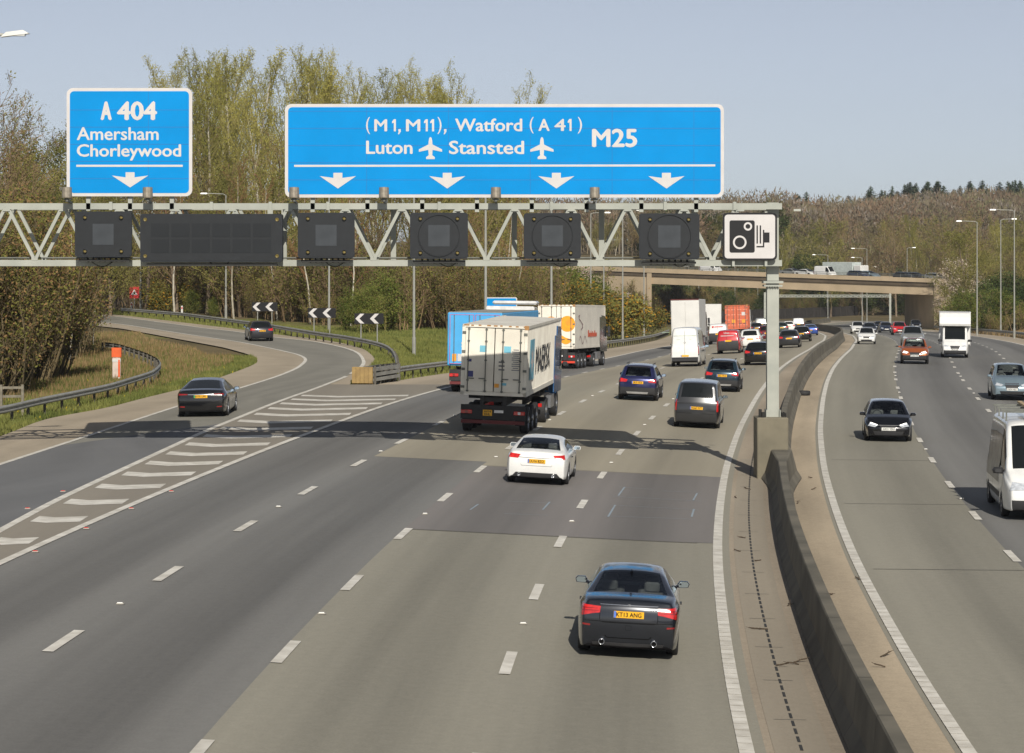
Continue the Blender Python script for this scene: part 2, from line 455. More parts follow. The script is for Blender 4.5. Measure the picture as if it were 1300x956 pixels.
# surveyors' sprayed setting-out marks on the resurfaced patch
sm = MB()
def mark(pts, w): rib(sm, [uw(p) for p in pts], w, .02)
for a, b in (((785,630),(793,619)), ((772,657),(781,642)), ((880,636),(885,627)), ((878,657),(881,647)), ((689,648),(698,638)), ((597,648),(607,641))): mark([a, b], .05)
for a, b in (((786,619),(830,622)), ((778,631),(890,637)), ((775,642),(886,648)), ((770,656),(882,660)), ((645,637),(705,640)), ((640,653),(695,655)), ((840,624),(890,626))): mark([a, b], .025)
struct(sm.build('survey_marks', mat('spray_pale', srgb(140,152,160), .7)))
# transverse joints in the concrete
jm = MB()
for Y in (56.9, 71.5, 86.3): 
    rib(jm, [(XE(Y)+3.5+i*.5, Y+.01*i) for i in range(8)], .05, .014)
for Y in (61.2, 79.1):
    rib(jm, [(XE(Y)-7.5+i*.5, Y) for i in range(15)], .045, .015)
for Y in (24.5,28,31.5,35,38.5,42,45.5,49,52.5,56,60,64,68,72,76,80): rib(jm, [(XE(Y)+.52+i*.1, Y) for i in range(6)], .03, .014)
struct(jm.build('surface_joints', mat('joint_dark', srgb(100,97,90), .9)))
# red reflective studs along the gore, white ones between lane dashes
def stud_mesh(c):
    b = MB(); b.box((0,0,.012), (.15,.15,.024), 0, taper=.75); b.box((0,-.05,.028), (.10,.03,.014), 1); return b.mesh('road_stud', [mat('stud_casting', srgb(150,146,136), .6), mat('stud_lens_'+c, srgb(200,60,50) if c == 'red' else srgb(235,235,230), .3)])
red, whi = stud_mesh('red'), stud_mesh('white')
def stud(x, y, me, lab, grp):
    o = mobj('road_stud', me, loc=(x, y, ground(x, y)+.02)); tag(o, lab, 'road stud', grp)
for Y in (50, 54.5, 59, 63.5, 68):
    stud(XE(Y)-14.75, Y, red, 'small red reflective stud beside the solid line bounding the striped gore', 'red studs along the gore')
    xa = x_at(S1, Y)
    if xa: stud(xa-.3, Y, red, 'small red reflective stud beside the solid line bounding the striped gore', 'red studs along the gore')
for k in range(0, 6):
    for u in (-3.75, -7.5, -11.25):
        Y = 42.6+8.8*(2*k+.5); stud(XE(Y)+u, Y, whi, 'small white reflective stud set between two lane dashes', 'white studs between the lane dashes')
for k in range(0, 5):
    for u in (6.95, 10.7):
        Y = 68.6+9*(2*k+.5); stud(XE(Y)+u, Y, whi, 'small white reflective stud set between two lane dashes', 'white studs between the lane dashes')

# ---------------------------------------------------------------- central concrete barrier
BARM = mat('barrier_concrete', srgb(92,89,80), .9, 0, .2, .8, col2=srgb(116,111,99), spec=.2, bump=.3, detail=8)
UB = 1.78
def barrier(ya, yb, name, label):
    mb = MB(); prof = [(-.31,0),(-.31,.08),(-.17,.3),(-.115,.92),(-.095,.95),(.095,.95),(.115,.92),(.17,.3),(.31,.08),(.31,0)]
    Ys = yrange(ya, yb); n = len(prof)
    for Y in Ys:
        X = XE(Y)+UB; g = ground(X, Y); w = 1
        dd = dXE(Y); nn = Vector((1, -dd)).normalized()
        # swells round the gantry plinth
        k = 1.0+1.9*max(0, 1-abs(Y-79)/5.0)**1.2
        for px_, pz in prof: mb.v.append((X+nn.x*px_*(k if pz > .2 else (1+(k-1)*.55)), Y+nn.y*px_, g+pz-.02))
    for i in range(len(Ys)-1):
        for j in range(n-1): a = i*n+j; mb.face((a, a+1, a+1+n, a+n))
    mb.face(range(n)); mb.face([(len(Ys)-1)*n+j for j in range(n)][::-1])
    o = mb.build(name, BARM); tag(o, label, 'barrier')
    Y = 19.
    while Y < 150:
        if abs(Y-79) > 6:
            jb = MB()
            for y_ in (Y-.012, Y+.012):
                X = XE(y_)+UB; g = ground(X, y_); nn = Vector((1, -dXE(y_))).normalized()
                for px_, pz in prof: k = 1+.004/max(.05, abs(px_)); jb.v.append((X+nn.x*px_*k, y_+nn.y*px_*k, g+pz-.02+(.003 if pz > .93 else 0)))
            for j in range(n-1): jb.face((j, j+1, j+1+n, j+n))
            jb.build('casting_joint', mat('casting_joint_dark', srgb(52,50,45), .9), o)  # thin dark strip marking the joint between castings
        Y += 3.0
    return o
barrier(16, 540, 'concrete_barrier', 'long low concrete barrier curving along the central reserve between the carriageways')
# debris on the reserve
TY = mat('tyre_rubber', (.018,.018,.019), .75, 0, .2, 30)
o = MB().lathe([(-.09,.2),(-.11,.27),(-.09,.33),(0,.345),(.09,.33),(.11,.27),(.09,.2),(.05,.19),(-.05,.19),(-.09,.2)], (0,0,0), 'z', 22).build('tyre', TY, smooth=True)
p = unproj(1020, 502); o.location = (p.x, p.y, p.z+.12); o.rotation_euler = (0,0,.3); tag(o, 'black tyre lying flat on the concrete beside the barrier', 'tyre')
TW = mat('dead_twig', srgb(74,62,48), .9)
def twig(px, py, L_, seed, lab):
    r_ = random.Random(seed); p = unproj(px, py); mb = MB()
    pts = [Vector((0,0,.02))]; d = Vector((r_.uniform(-1,1), r_.uniform(-1,1), 0)).normalized()
    for i in range(5):
        d = (d+Vector((r_.uniform(-.4,.4), r_.uniform(-.4,.4), 0))).normalized(); pts.append(pts[-1]+d*L_/5+Vector((0,0,r_.uniform(0,.015))))
        if r_.random() < .8:
            s_ = (d+Vector((r_.uniform(-1,1), r_.uniform(-1,1), 0))).normalized(); mb.cyl(pts[-1], pts[-1]+s_*L_*.3+Vector((0,0,.02)), .007, .003, 4)
    for a, b in zip(pts[:-1], pts[1:]): mb.cyl(a, b, .014, .012, 5)
    o = mb.build('twig', TW); o.location = p; tag(o, lab, 'twig', 'dead twigs littering the central reserve')
for i, (x, y) in enumerate([(1008,842),(1014,845),(1118,835),(1124,848),(1057,755),(1012,640),(1030,622),(1031,607),(946,684),(966,712),(1065,832),(935,633),(1091,737),(953,622),(940,701),(985,846),(975,800),(1000,770)]):
    twig(x, y, rnd.uniform(.18,.42), i, 'small dead twig lying on the dusty concrete of the central reserve')
# ---------------------------------------------------------------- gantry
GALV = mat('galvanised_paint', srgb(150,153,144), .55, .1, .08, 1.5, col2=srgb(164,166,156), spec=.4)
GDARK = mat('bracket_steel', srgb(104,106,100), .6, .3, .15, 4)
BOLT = mat('bolt_dark', srgb(52,52,50), .6, .5)
DG = 79.0
def P(px, py, D=DG): return GP(px, py, D)
gan = thing('sign_gantry', 'pale grey steel lattice gantry spanning the left carriageway on a single square post', 'gantry', (P(980,0).x, DG, 0))
def loc(v): return Vector(v)-gan.location
gx0, gx1 = P(-75,0).x, P(992,0).x
zt, zb = P(0,262).z, P(0,334).z
base = MB(); 
pz = HC-218/F*DG
# post
mb = MB(); pcx = P(982.3,0).x; w = .37
mb.box(loc((pcx, DG+.4, (pz+zb-.6)/2)), (w, w, zb-.6-pz), 0)
mb.box(loc((pcx, DG+.4, (zb-.6+P(0,258).z+.03)/2+.02)), (w*.98, w*.98, P(0,258).z-zb+.58), 0)
mb.build('post', GALV, gan)
mb = MB(); mb.box(loc((pcx, DG+.4, zb-.6)), (.62, .62, .07)); mb.box(loc((pcx, DG+.4, zb-.71)), (.58, .58, .05)); 
for k in range(7): mb.cyl(loc((pcx-.24+k*.08, DG+.12, zb-.76)), loc((pcx-.24+k*.08, DG+.12, zb-.73)), .018, n=6)
mb.build('post_flange', [GALV], gan)
mb = MB(); mb.box(loc((pcx, DG+.4, pz+.03)), (.86, .8, .06))
for sx in (-1, 1):
    mb.box(loc((pcx+sx*.21, DG+.4, pz+.17)), (.03, .6, .26)); 
mb.build('base_plate', GALV, gan)
for sx in (-.38,-.3,.3,.38):
    for sy in (-.3, 0, .3): MB().cyl(loc((pcx+sx, DG+.4+sy, pz)), loc((pcx+sx, DG+.4+sy, pz+.2)), .025, n=6).build('anchor_bolt', BOLT, gan)
MB().cyl(loc((pcx-.42, DG+.05, pz)), loc((pcx-.42, DG+.05, pz+.33)), .05, n=8).build('conduit', BOLT, gan); MB().cyl(loc((pcx-.33, DG+.0, pz)), loc((pcx-.33, DG+.0, pz+.24)), .06, n=8).build('conduit', BOLT, gan)
# concrete plinth
pl = MB(); pl.bbox((0,0,(pz+.15)/2-.1), (.98, 1.2, pz+.2), .03)
o = pl.build('gantry_plinth', mat('plinth_concrete', srgb(104,99,84), .9, 0, .2, 1.2, col2=srgb(124,117,99), bump=.2, detail=8)); o.location = (P(980.5,0).x, DG+.45, 0)
tag(o, 'square concrete plinth carrying the gantry post in the central barrier', 'plinth')
# lattice: two parallel planes
yf, yb_ = DG-.1, DG+1.45
for y, nm in ((yf, 'front'), (yb_, 'rear')):
    mb = MB()
    mb.box(loc(((gx0+gx1)/2, y, zt)), (gx1-gx0, .16, .19)); mb.box(loc(((gx0+gx1)/2, y, zb)), (gx1-gx0, .16, .19))
    mb.build('chord', GALV, gan)
per = 71.55; k = -7
diag = []
xb0 = 474.6
for i in range(-7, 8):
    xb_ = xb0+i*per; xt_ = xb_+per/2
    for y, sh in ((yf, 0), (yb_, 14 if False else 0)):
        for (a, b) in (((xb_, zb+.08), (xt_-2.5, zt-.08)), ((xt_+2.5, zt-.08), (xb_+per, zb+.08))):
            if a[0] > 958 or b[0] > 965: continue
            m2 = MB(); m2.beam(loc((P(a[0],0).x, y, a[1])), loc((P(b[0],0).x, y, b[1])), .11, .10)
            m2.build('diagonal', GALV, gan)
for i in range(-7, 8):
    xb_ = xb0+i*per
    for z in (zt, zb):
        x = P(xb_+(per/2 if z == zt else 0), 0).x
        if x > gx1-.3: continue
        MB().beam(loc((x, yf+.08, z)), loc((x, yb_-.08, z)), .09, .09).build('cross_member', GALV, gan)
for px_ in (98, 152, 338, 356, 497, 579.5, 653, 727, 765.5, 885): MB().box(loc((P(px_,0).x, yb_-.12, (zt+zb)/2)), (.17, .10, zt-zb-.19)).build('upright', GALV, gan)
for px_ in (142, 194.5, 269.5, 344, 417, 558, 700, 844, 932): MB().box(loc((P(px_,0).x, yf-.12, zt+.01)), (.10, .05, .26)).build('clamp', GALV, gan)
for i in range(-7, 8):
    x = P(xb0+i*per,0).x
    MB().box(loc((x, yf-.083, zb+.13)), (.2, .012, .09)).build('gusset_plate', GALV, gan)
    MB().box(loc((P(xb0+i*per+per/2,0).x, yf-.083, zt-.12)), (.22, .012, .07)).build('gusset_plate', GALV, gan)
for dz, dy, r_ in ((.16, .22, .03), (.16, .32, .022), (-.02, -.02, .018)):
    MB().cyl(loc((gx0, yf+dy, zb+dz)), loc((P(950,0).x, yf+dy, zb+dz)), r_, n=6).build('cable_conduit', BOLT if r_ < .03 else GDARK, gan)
for px_ in (120, 268, 414, 557, 700, 850):
    c0 = Vector((P(px_,0).x, yf-.45, zb+.05)); pts = [c0+Vector((.10*k, .06*k, -.16*math.sin(k*math.pi/6))) for k in range(7)]
    MB().tube([loc(q_) for q_ in pts], .014, 5).build('hanging_cable', BOLT, gan)
# walkway grille between the lattices
for k in range(3): MB().box(loc(((gx0+P(955,0).x)/2, (yf+yb_)/2-.24+k*.24, zb-.02)), (P(955,0).x-gx0, .045, .04)).build('walkway_rail', GDARK, gan)

SB = mat('sign_blue', srgb(0,132,200), .65, 0, .05, .8, spec=.12)
SBS = mat('sign_blue_seam', srgb(0,104,168), .6, 0, .05, 1)
SW = mat('sign_white', srgb(196,193,190), .6, 0, .04, 2, spec=.15)
SBK = mat('sign_back', srgb(120,122,122), .6, .4)
SG = mat('sign_edge', srgb(150,150,148), .5, .3)
ZR = lambda py: HC-(py-HY)/F*DS
DS = DG-.30
def S(px, py): v = GP(px, py, DS); return v.x, v.z
def board(name, label, x0, y0, x1, y1, build):
    a = S(x0, y1); b = S(x1, y0); cx = (a[0]+b[0])/2
    t = thing(name, label, 'road sign', (cx, DS, a[1]))
    q = lambda px, py: (S(px, py)[0]-cx, S(px, py)[1]-a[1])
    def poly(pts): return [q(*p) for p in pts]
    mb = MB(); X0, Z0 = q(x0, y1); X1, Z1 = q(x1, y0)
    mb.prism(rrect(X0, Z0, X1, Z1, .20, 5), 0, .05, 0); mb.build('border', [SW], t)
    mb = MB(); e = .10
    mb.prism(rrect(X0+e, Z0+e, X1-e, Z1-e, .13, 5), -.006, .0, 0); mb.build('face', [SB], t)
    mb = MB(); z = Z0+.55
    while z < Z1-.2:
        mb.box(((X0+X1)/2, -.0072, z), (X1-X0-.22, .002, .018)); z += .535
    nv = 1
    while X0+nv*2.55 < X1-.5:
        mb.box((X0+nv*2.55, -.0072, (Z0+Z1)/2), (.012, .0016, Z1-Z0-.22)); nv += 1
    mb.build('panel_joints', SBS, t)
    build(t, q)
    mb = MB()
    n = 3 if X1-X0 < 5 else 8
    for i in range(n):
        x = X0+(X1-X0)*(i+.5)/n; mb.box((x, .20, (Z1+Z0)/2-.35), (.13, .16, Z1-Z0+.2)); mb.box((x, .15, Z0+.5), (.2,.1,.08)); mb.box((x, .15, Z1-.5), (.2,.1,.08))
    mb.build('support_posts', GALV, t)
    return t
def glyph(t, q, name, polys):
    mb = MB()
    for pl_ in polys: mb.prism([q(*p) for p in pl_], -.013, -.008)
    return mb.build(name, SW, t)
def legend(t, q, txt, x0, y0, x1, y1, bold=.016, name='lettering'):
    mb = MB(); a = q(x0, y1); b = q(x1, y0)
    text_fit(mb, txt, a[0], a[1], b[0], b[1], -.012, 0, bold)
    return mb.build(name, SW, t)
def arrow_pts(cx, y0=219.4, y1=239.4, hw=23):
    return [(cx-5.7,y0),(cx+5.7,y0),(cx+5.7,y0+6.5),(cx+hw,y0+4.2),(cx,y1),(cx-hw,y0+4.2),(cx-5.7,y0+6.5)]
def plane_pts(cx, y0, y1):
    h = y1-y0; s_ = h/28.
    half = [(0,0),(1.5,1.6),(2.2,5),(2.5,9.5),(14.6,15.8),(14.6,18.8),(2.7,16.4),(2.2,23.2),(5.4,25.4),(5.4,28),(0,28)]
    return [(cx+x*s_, y0+y*s_) for x, y in half]+[(cx-x*s_, y0+y*s_) for x, y in half[::-1][1:-1]]
def build_small(t, q):
    legend(t, q, 'A', 127.7, 128.6, 142, 152.5, .03); legend(t, q, '404', 148.5, 128.6, 199.4, 152.8, .03)
    legend(t, q, 'Amersham', 97.5, 161.5, 201.5, 178); legend(t, q, 'Chorleywood', 97.5, 183, 230, 203.9)
    glyph(t, q, 'rule', [[(97,209.2),(232,209.2),(232,211.8),(97,211.8)]])
    glyph(t, q, 'arrow', [arrow_pts(165.2, 218.7, 238)])
board('direction_sign', 'blue board with white border reading A 404 Amersham Chorleywood above one down arrow', 84.6, 111.7, 244, 249.2, build_small)
def build_big(t, q):
    def one(x, y0=151.4, y1=166.8):
        return [(x-1.0,y0),(x+1.6,y0),(x+1.6,y1),(x-1.0,y1),(x-1.0,y0+4.4),(x-3.2,y0+5.2),(x-3.2,y0+3.0)]
    legend(t, q, '(', 464.3, 148.2, 470.2, 170.5, .012, 'bracket'); legend(t, q, 'M', 475.2, 151.4, 491.5, 166.8, .022); glyph(t, q, 'numeral', [one(501)])
    glyph(t, q, 'comma', [[(505.8,164),(508.8,164),(508.8,167),(506.6,170.5),(505.2,170.5),(506.4,167),(505.8,167)]])
    legend(t, q, 'M', 515.4, 151.4, 533.6, 166.8, .022); glyph(t, q, 'numeral', [one(541.5)]); glyph(t, q, 'numeral', [one(549.5)])
    legend(t, q, ')', 555, 148.2, 561, 170.5, .012, 'bracket'); glyph(t, q, 'comma', [[(563.8,164),(566.8,164),(566.8,167),(564.6,170.5),(563.2,170.5),(564.4,167),(563.8,167)]])
    legend(t, q, 'Watford', 577.7, 150.4, 663, 166.9, .02); legend(t, q, '(', 672, 148.2, 678, 169.8, .012, 'bracket'); legend(t, q, 'A', 683.5, 151, 697.8, 166.3, .022); legend(t, q, '4', 703.8, 151, 718, 166.3, .022); glyph(t, q, 'numeral', [one(724, 151, 166.3)]); legend(t, q, ')', 733, 148.2, 739.3, 169.8, .012, 'bracket')
    legend(t, q, 'Luton', 464.8, 178.6, 523.8, 195.6, .02); legend(t, q, 'Stansted', 570, 178.6, 665.4, 195.8, .02)
    legend(t, q, 'M25', 751.5, 163.4, 809, 187, .028)
    glyph(t, q, 'aircraft_symbol', [plane_pts(546.5, 173.8, 202)]); glyph(t, q, 'aircraft_symbol', [plane_pts(688, 173.8, 202)])
    glyph(t, q, 'rule', [[(373.5,209.3),(908,208.7),(908,211.3),(373.5,211.9)]])
    for cx in (429, 567.8, 706.3, 846): glyph(t, q, 'arrow', [arrow_pts(cx)])
board('direction_sign', 'wide blue board reading Watford, Luton, Stansted and M25 above four down arrows', 361.7, 132, 919, 250.8, build_big)
# sign lights on the front of the gantry
LG = mat('lamp_housing', srgb(140,132,118), .5, .3, .15, 9)
for k, (px_, wh) in enumerate(((85,'left edge of the smaller'),(187.5,'middle of the smaller'),(373.5,'far left end of the wide'),(487.5,'first arrow side of the wide'),(629.5,'middle of the wide'),(755,'right half of the wide'))):
    v = GP(px_, 255, DG-.9); t = thing('sign_light', 'small grey cylindrical light in front of the lower edge of the board, '+('at its left corner' if px_ == 85 else ''), 'sign light', v)
    t['label'] = 'small grey cylindrical sign light below the %s blue board' % wh
    mb = MB(); mb.lathe([(.09,.02),(.09,.15),(.12,.16),(.42,.15),(.43,.02)], (0,0,0), 'z', 14); mb.build('housing', LG, t, smooth=False)
    mb = MB(); mb.box((0,.1,.05), (.22,.25,.05)); mb.cyl((0,0,-.02), (0,0,.1), .05, n=8); mb.beam((0,.05,0), (0,.86,-.05), .06, .06); mb.build('bracket', GDARK, t)

# matrix signals
CASE = mat('signal_case', srgb(40,43,47), .55, 0, .12, 3, spec=.2); FACE = mat('signal_face', srgb(31,34,37), .5, 0, .1, 4, spec=.3)
SCR = mat('matrix_screen', srgb(60,64,68), .5, 0, .14, 2, spec=.2); AMB = mat('amber_lens', srgb(112,98,48), .3)
def signal(x0, y0, x1, y1, lab, hood):
    d = DG-.95; a = GP(x0, y1, d); b = GP(x1, y0, d); cx = (a.x+b.x)/2; W = b.x-a.x; H = b.z-a.z
    t = thing('lane_signal', lab, 'lane signal', (cx, d, a.z))
    mb = MB(); mb.prism(rrect(-W/2, 0, W/2, H, .09, 3), 0, .10, 0); mb.prism(rrect(-W/2+.06, .04, W/2-.06, H-.04, .07, 3), .10, .5, 0); mb.build('case', CASE, t)
    mb = MB(); mb.prism(rrect(-W/2+.035, .035, W/2-.035, H-.035, .07, 3), -.006, -.001, 0); mb.build('face_panel', FACE, t)
    c = (0, H*.5); s_ = W*.185
    mb = MB(); mb.prism([(c[0]-s_, c[1]-s_),(c[0]+s_, c[1]-s_),(c[0]+s_, c[1]+s_),(c[0]-s_, c[1]+s_)], -.014, -.008); mb.build('matrix_screen', SCR, t)
    mb = MB()
    if hood:
        mb.lathe([(-.008,W*.36),(-.035,W*.365),(-.035,W*.355),(-.008,W*.35)], (0,0,c[1]), 'y', 28); mb.build('hood_ring', FACE, t)
    for sx in (-1, 1):
        for sz in (.13, .87):
            mb = MB(); p = (sx*W*.32, 0, H*sz)
            mb.lathe([(-.008,.001),(-.03,.045),(-.01,.05)], p, 'y', 12, 0); mb.lathe([(-.008,.052),(-.07,.06),(-.008,.066)], p, 'y', 12, 1); mb.build('warning_lamp', [AMB, CASE], t, smooth=True)
    mb = MB()
    for i in range(7): mb.cyl((-W*.3+i*W*.1, .2+.05*(i % 2), .02), (-W*.3+i*W*.1+.02, .3, -.14), .03, n=6)
    mb.box((0,.3,-.1), (W*.9,.3,.07)); mb.build('cable_tray', BOLT, t)
    mb = MB()
    for sx in (-.25, .25): mb.box((sx*W, .62, H*.5), (.08,.5,.08))
    mb.box((0,.85,H*.5), (W*.6,.06,.1)); mb.build('mounting_arm', GDARK, t)
nm = ['below the smaller blue board', 'beneath the first arrow of the wide board', 'beneath the second arrow of the wide board', 'beneath the third arrow of the wide board', 'beneath the fourth arrow of the wide board']
for i, (x0, y0, x1, y1) in enumerate(((95,268.5,167,326.5),(378,270,450,327.5),(520.5,270,594,328.5),(665,270.5,737.5,328.5),(811.5,271,888,329.5))):
    signal(x0, y0, x1, y1, 'dark square matrix signal with blank screen hanging '+nm[i], i in (2, 3, 4))
d = DG-.95; a = GP(178, 332.5, d); b = GP(358, 271.5, d); W = b.x-a.x; H = b.z-a.z
t = thing('message_sign', 'wide dark blank variable message sign hanging under the gap between the blue boards', 'message sign', ((a.x+b.x)/2, d, a.z))
mb = MB(); mb.prism(rrect(-W/2, 0, W/2, H, .07, 3), 0, .5); mb.build('case', CASE, t)
mb = MB(); mb.prism(rrect(-W/2+.04, .04, W/2-.04, H-.04, .05, 3), -.006, -.001); mb.build('face_panel', FACE, t)
for i in range(6):
    mb = MB(); cx = -W*.36+i*W*.144
    for zz in (.33, .66):
        mb.box((cx, -.012, H*zz), (W*.128, .01, H*.28))
    mb.build('display_cell', SCR2 if 'SCR2' in globals() else mat('display_cell_glass', srgb(33,36,39), .5, 0, .06, 1, spec=.2), t)
for sx in (-1, 1):
    for sz in (.12, .88):
        mb = MB(); mb.lathe([(-.008,.001),(-.03,.05),(-.008,.06)], (sx*W*.465, 0, H*sz), 'y', 12); mb.build('warning_lamp', AMB, t)
mb = MB(); mb.box((0,.3,-.09), (W*.92,.35,.08)); mb.box((0,.7,H*.5), (W*.8,.4,.08)); mb.build('cable_tray', BOLT, t)
# camera sign
d = DG-.42; a = GP(917.5, 330.5, d); b = GP(986.5, 270, d); W = b.x-a.x; H = b.z-a.z
t = thing('speed_camera_sign', 'square white sign with a black camera symbol fixed beside the gantry post', 'road sign', ((a.x+b.x)/2, d, a.z))
BLK = mat('sign_black', srgb(22,22,24), .5, 0, .05, 3, spec=.3)
mb = MB(); mb.prism(rrect(-W/2, 0, W/2, H, .13, 5), 0, .05); mb.build('border', BLK, t)
mb = MB(); mb.prism(rrect(-W/2+.06, .06, W/2-.06, H-.06, .10, 5), -.006, -.001); mb.build('face', SW, t)
def q4(px, pz): return ((px-888)/(1160-888)*W-W/2, (523-pz)/(523-287)*H)      # zoomed-photo coordinates of the symbol
def pp(pts, y0, y1, m_, nm_):
    mb = MB(); mb.prism([q4(*p) for p in pts], y0, y1); return mb.build(nm_, m_, t)
mb = MB(); c0 = q4(922, 485); c1 = q4(1048, 325); mb.prism(rrect(c0[0], c0[1], c1[0], c1[1], .06, 4), -.012, -.007)
for x0 in (1057, 1073): mb.prism([q4(x0,350),q4(x0+7,350),q4(x0+7,440),q4(x0,440)], -.012, -.007)
mb.prism([q4(1057,452),q4(1096,452),q4(1096,459),q4(1057,459)], -.012, -.007); mb.prism([q4(1089,372),q4(1096,372),q4(1096,452),q4(1089,452)], -.012, -.007)
mb.prism([q4(1096,385),q4(1122,385),q4(1122,435),q4(1096,435)], -.012, -.007)
mb.build('camera_symbol', BLK, t)
mb = MB()
for (cx, cz, r0, r1) in ((973,434,34,25),(1014,355,21,12)):
    c = q4(cx, cz); k = W/272
    mb.lathe([(-.013,r0*k),(-.016,r0*k),(-.016,r1*k),(-.013,r1*k)], (c[0],0,c[1]), 'y', 28)
mb.build('lens_rings', SW, t)
mb = MB()
for sx in (-.3, .3): mb.box((sx*W, .12, H*.45), (.08, .14, H*1.15))
mb.build('bracket', GALV, t)

# ---------------------------------------------------------------- lamp columns
COLM = mat('lamp_column_steel', srgb(158,158,150), .5, .3, .08, 2); HEAD = mat('lamp_head_white', srgb(205,205,200), .4, .1, .05, 3)
def lamp(px, ybase, ytop, label, arm=-1, H=12., double=False, group=None, armpx=None, D=None):
    D = D or F*H/(ybase-ytop); top = GP(px, ytop, D); g = ground(top.x, D)
    t = thing('street_lamp', label, 'street lamp', (top.x, D, min(g, top.z-H)), 0, group)
    h = top.z-t.location.z; al = (armpx/F*D) if armpx else 1.7
    mb = MB(); mb.cyl((0,0,-.1), (0,0,1.2), .13, .13, 8); mb.cyl((0,0,1.2), (0,0,h), .095, .055, 8); mb.build('column', COLM, t)
    for s_ in ((arm,) if not double else (-1, 1)):
        mb = MB(); mb.tube([(0,0,h-.1), (s_*.25,0,h+.05), (s_*al,0,h+.12)], .04, 6); mb.build('arm', COLM, t)
        mb = MB(); mb.box((s_*(al+.3),0,h+.12), (.75,.24,.12), taper=.7); mb.box((s_*(al+.3),0,h+.05), (.6,.2,.05)); mb.build('lamp_head', HEAD, t)
lamp(178.5, 392, 255, 'leftmost grey lamp column beyond the slip road by the warning triangle', -1)
lamp(286.8, 403, 247, 'grey lamp column with its head under the smaller blue board, beyond the slip road', -1, armpx=24)
lamp(417.8, 421, 234, 'grey lamp column standing just behind the middle chevron board', -1)
lamp(525.5, 444.6, 216, 'grey lamp column on the grass between the slip road bend and the blue lorry', -1)
lamp(616.5, 455, 205, 'grey lamp column rising behind the blue lorry', -1)
lamp(700, 433, 216, 'grey lamp column rising behind the container lorry with orange graphics', 1)
lamp(750, 430, 271, 'thin lamp column left of a close pair before the bridge wing wall', 1, D=300)
lamp(766.5, 428, 262, 'thin lamp column right of a close pair before the bridge wing wall', 1, D=285)
lamp(790.5, 410, 268, 'lamp column standing alone on the bank before the bridge wall', 1, armpx=18)
lamp(817.5, 408, 281, 'lamp column nearest to the left bridge pier', 1)
for i, (x, yb2, yt) in enumerate(((874.5,416,352),(887,416,352),(933,415,350),(962,415,352),(1050,414,345),(1100.5,412,340))):
    D = 560+i*14; v = GP(x, yt, D); g = ground(v.x, D)
    lamp(x, 415, 315+((HC-g-12)/D*F), 'distant lamp column seen through the bridge opening', 1 if i % 2 else -1, D=D, group='distant lamp columns seen through the bridge opening')
lamp(1100.6, 400, 316, 'short distant lamp column above the white lorry box on the bridge', -1, armpx=16, H=10, D=520)
lamp(1151.6, 400, 315, 'distant lamp column above the right half of the bridge deck', 1, armpx=7, H=10, D=520)
lamp(1051, 400, 324, 'low distant lamp column near the middle of the bridge, arm to the left', -1, armpx=16, H=10, D=560)
lamp(1094.5, 400, 327.5, 'low distant lamp column right of the middle of the bridge, arm to the left', -1, armpx=10, H=10, D=540)
lamp(1240.4, 403, 281.7, 'tall lamp column behind the white box lorry on the right verge', -1, armpx=20)
lamp(1287.7, 403, 267.5, 'tallest lamp column at the right edge of the photograph', -1, armpx=24)
lamp(1270.5, 400, 279, 'lamp column behind the tallest right one, its arm pointing right', 1, armpx=14, D=330)
# lamp just inside the top left corner, on the near verge
v = GP(0, 44, 75); t = thing('street_lamp', 'lamp head reaching in at the top left corner of the photograph', 'street lamp', (v.x-3., 75, ground(v.x-3, 75)))
h = v.z-t.location.z
mb = MB(); mb.cyl((0,0,0), (0,0,1.2), .13, n=10); mb.cyl((0,0,1.2), (0,0,h), .1, .06, 10); mb.build('column', COLM, t)
mb = MB(); mb.tube([(0,0,h-.1), (.3,0,h), (3.1,0,h+.0)], .045, 8); mb.build('arm', COLM, t)
mb = MB(); mb.box((3.45,0,h+.04), (.85,.26,.13), taper=.6, rot=Matrix.Rotation(R(-7), 3, 'Y')); mb.box((3.45,0,h-.01), (.6,.22,.06)); mb.build('lamp_head', HEAD, t)

# ---------------------------------------------------------------- guard rails
RAIL = mat('rail_galvanised', srgb(150,150,144), .55, .25, .15, 2); POST = mat('rail_post', srgb(88,84,76), .7, .3, .2, 3)
def guardrail(line, label, top=.68, rails=1, step=2.4, flip=1, group=None, off=0.0):
    c = line[len(line)//2]; org = Vector((c.x, c.y, ground(c.x, c.y)))
    t = thing('guard_rail', label, 'guard rail', org, 0, group)
    prof = [(0,-.155),(.03,-.14),(.075,-.10),(.075,-.06),(.01,-.02),(.01,.02),(.075,.06),(.075,.10),(.03,.14),(0,.155)]
    for r_ in range(rails):
        mb = MB(); n = len(prof)
        for i, p in enumerate(line):
            a = line[max(0, i-1)]; b = line[min(len(line)-1, i+1)]; d = (b-a).normalized(); nx, ny = d.y*flip, -d.x*flip
            g = ground(p.x, p.y)
            for px_, pz_ in prof: mb.v.append((p.x+nx*px_-org.x, p.y+ny*px_-org.y, g+top-.16-r_*.36+pz_-org.z))
        for i in range(len(line)-1):
            for j in range(n-1): k = i*n+j; mb.face((k, k+1, k+1+n, k+n))
        mb.build('rail_beam', RAIL, t)
    P_ = resample(line, step)
    for i, p in enumerate(P_):
        g = ground(p.x, p.y); mb = MB(); 
        q_ = P_[min(len(P_)-1, i+1)]; q0 = P_[max(0, i-1)]; d = (q_-q0).normalized(); nx, ny = d.y*flip, -d.x*flip
        mb.box((p.x-nx*.09-org.x, p.y-ny*.09-org.y, g-org.z+top*.5-.05), (.10,.13,top+.05)); 
        mb.build('rail_post', POST, t)
    return t
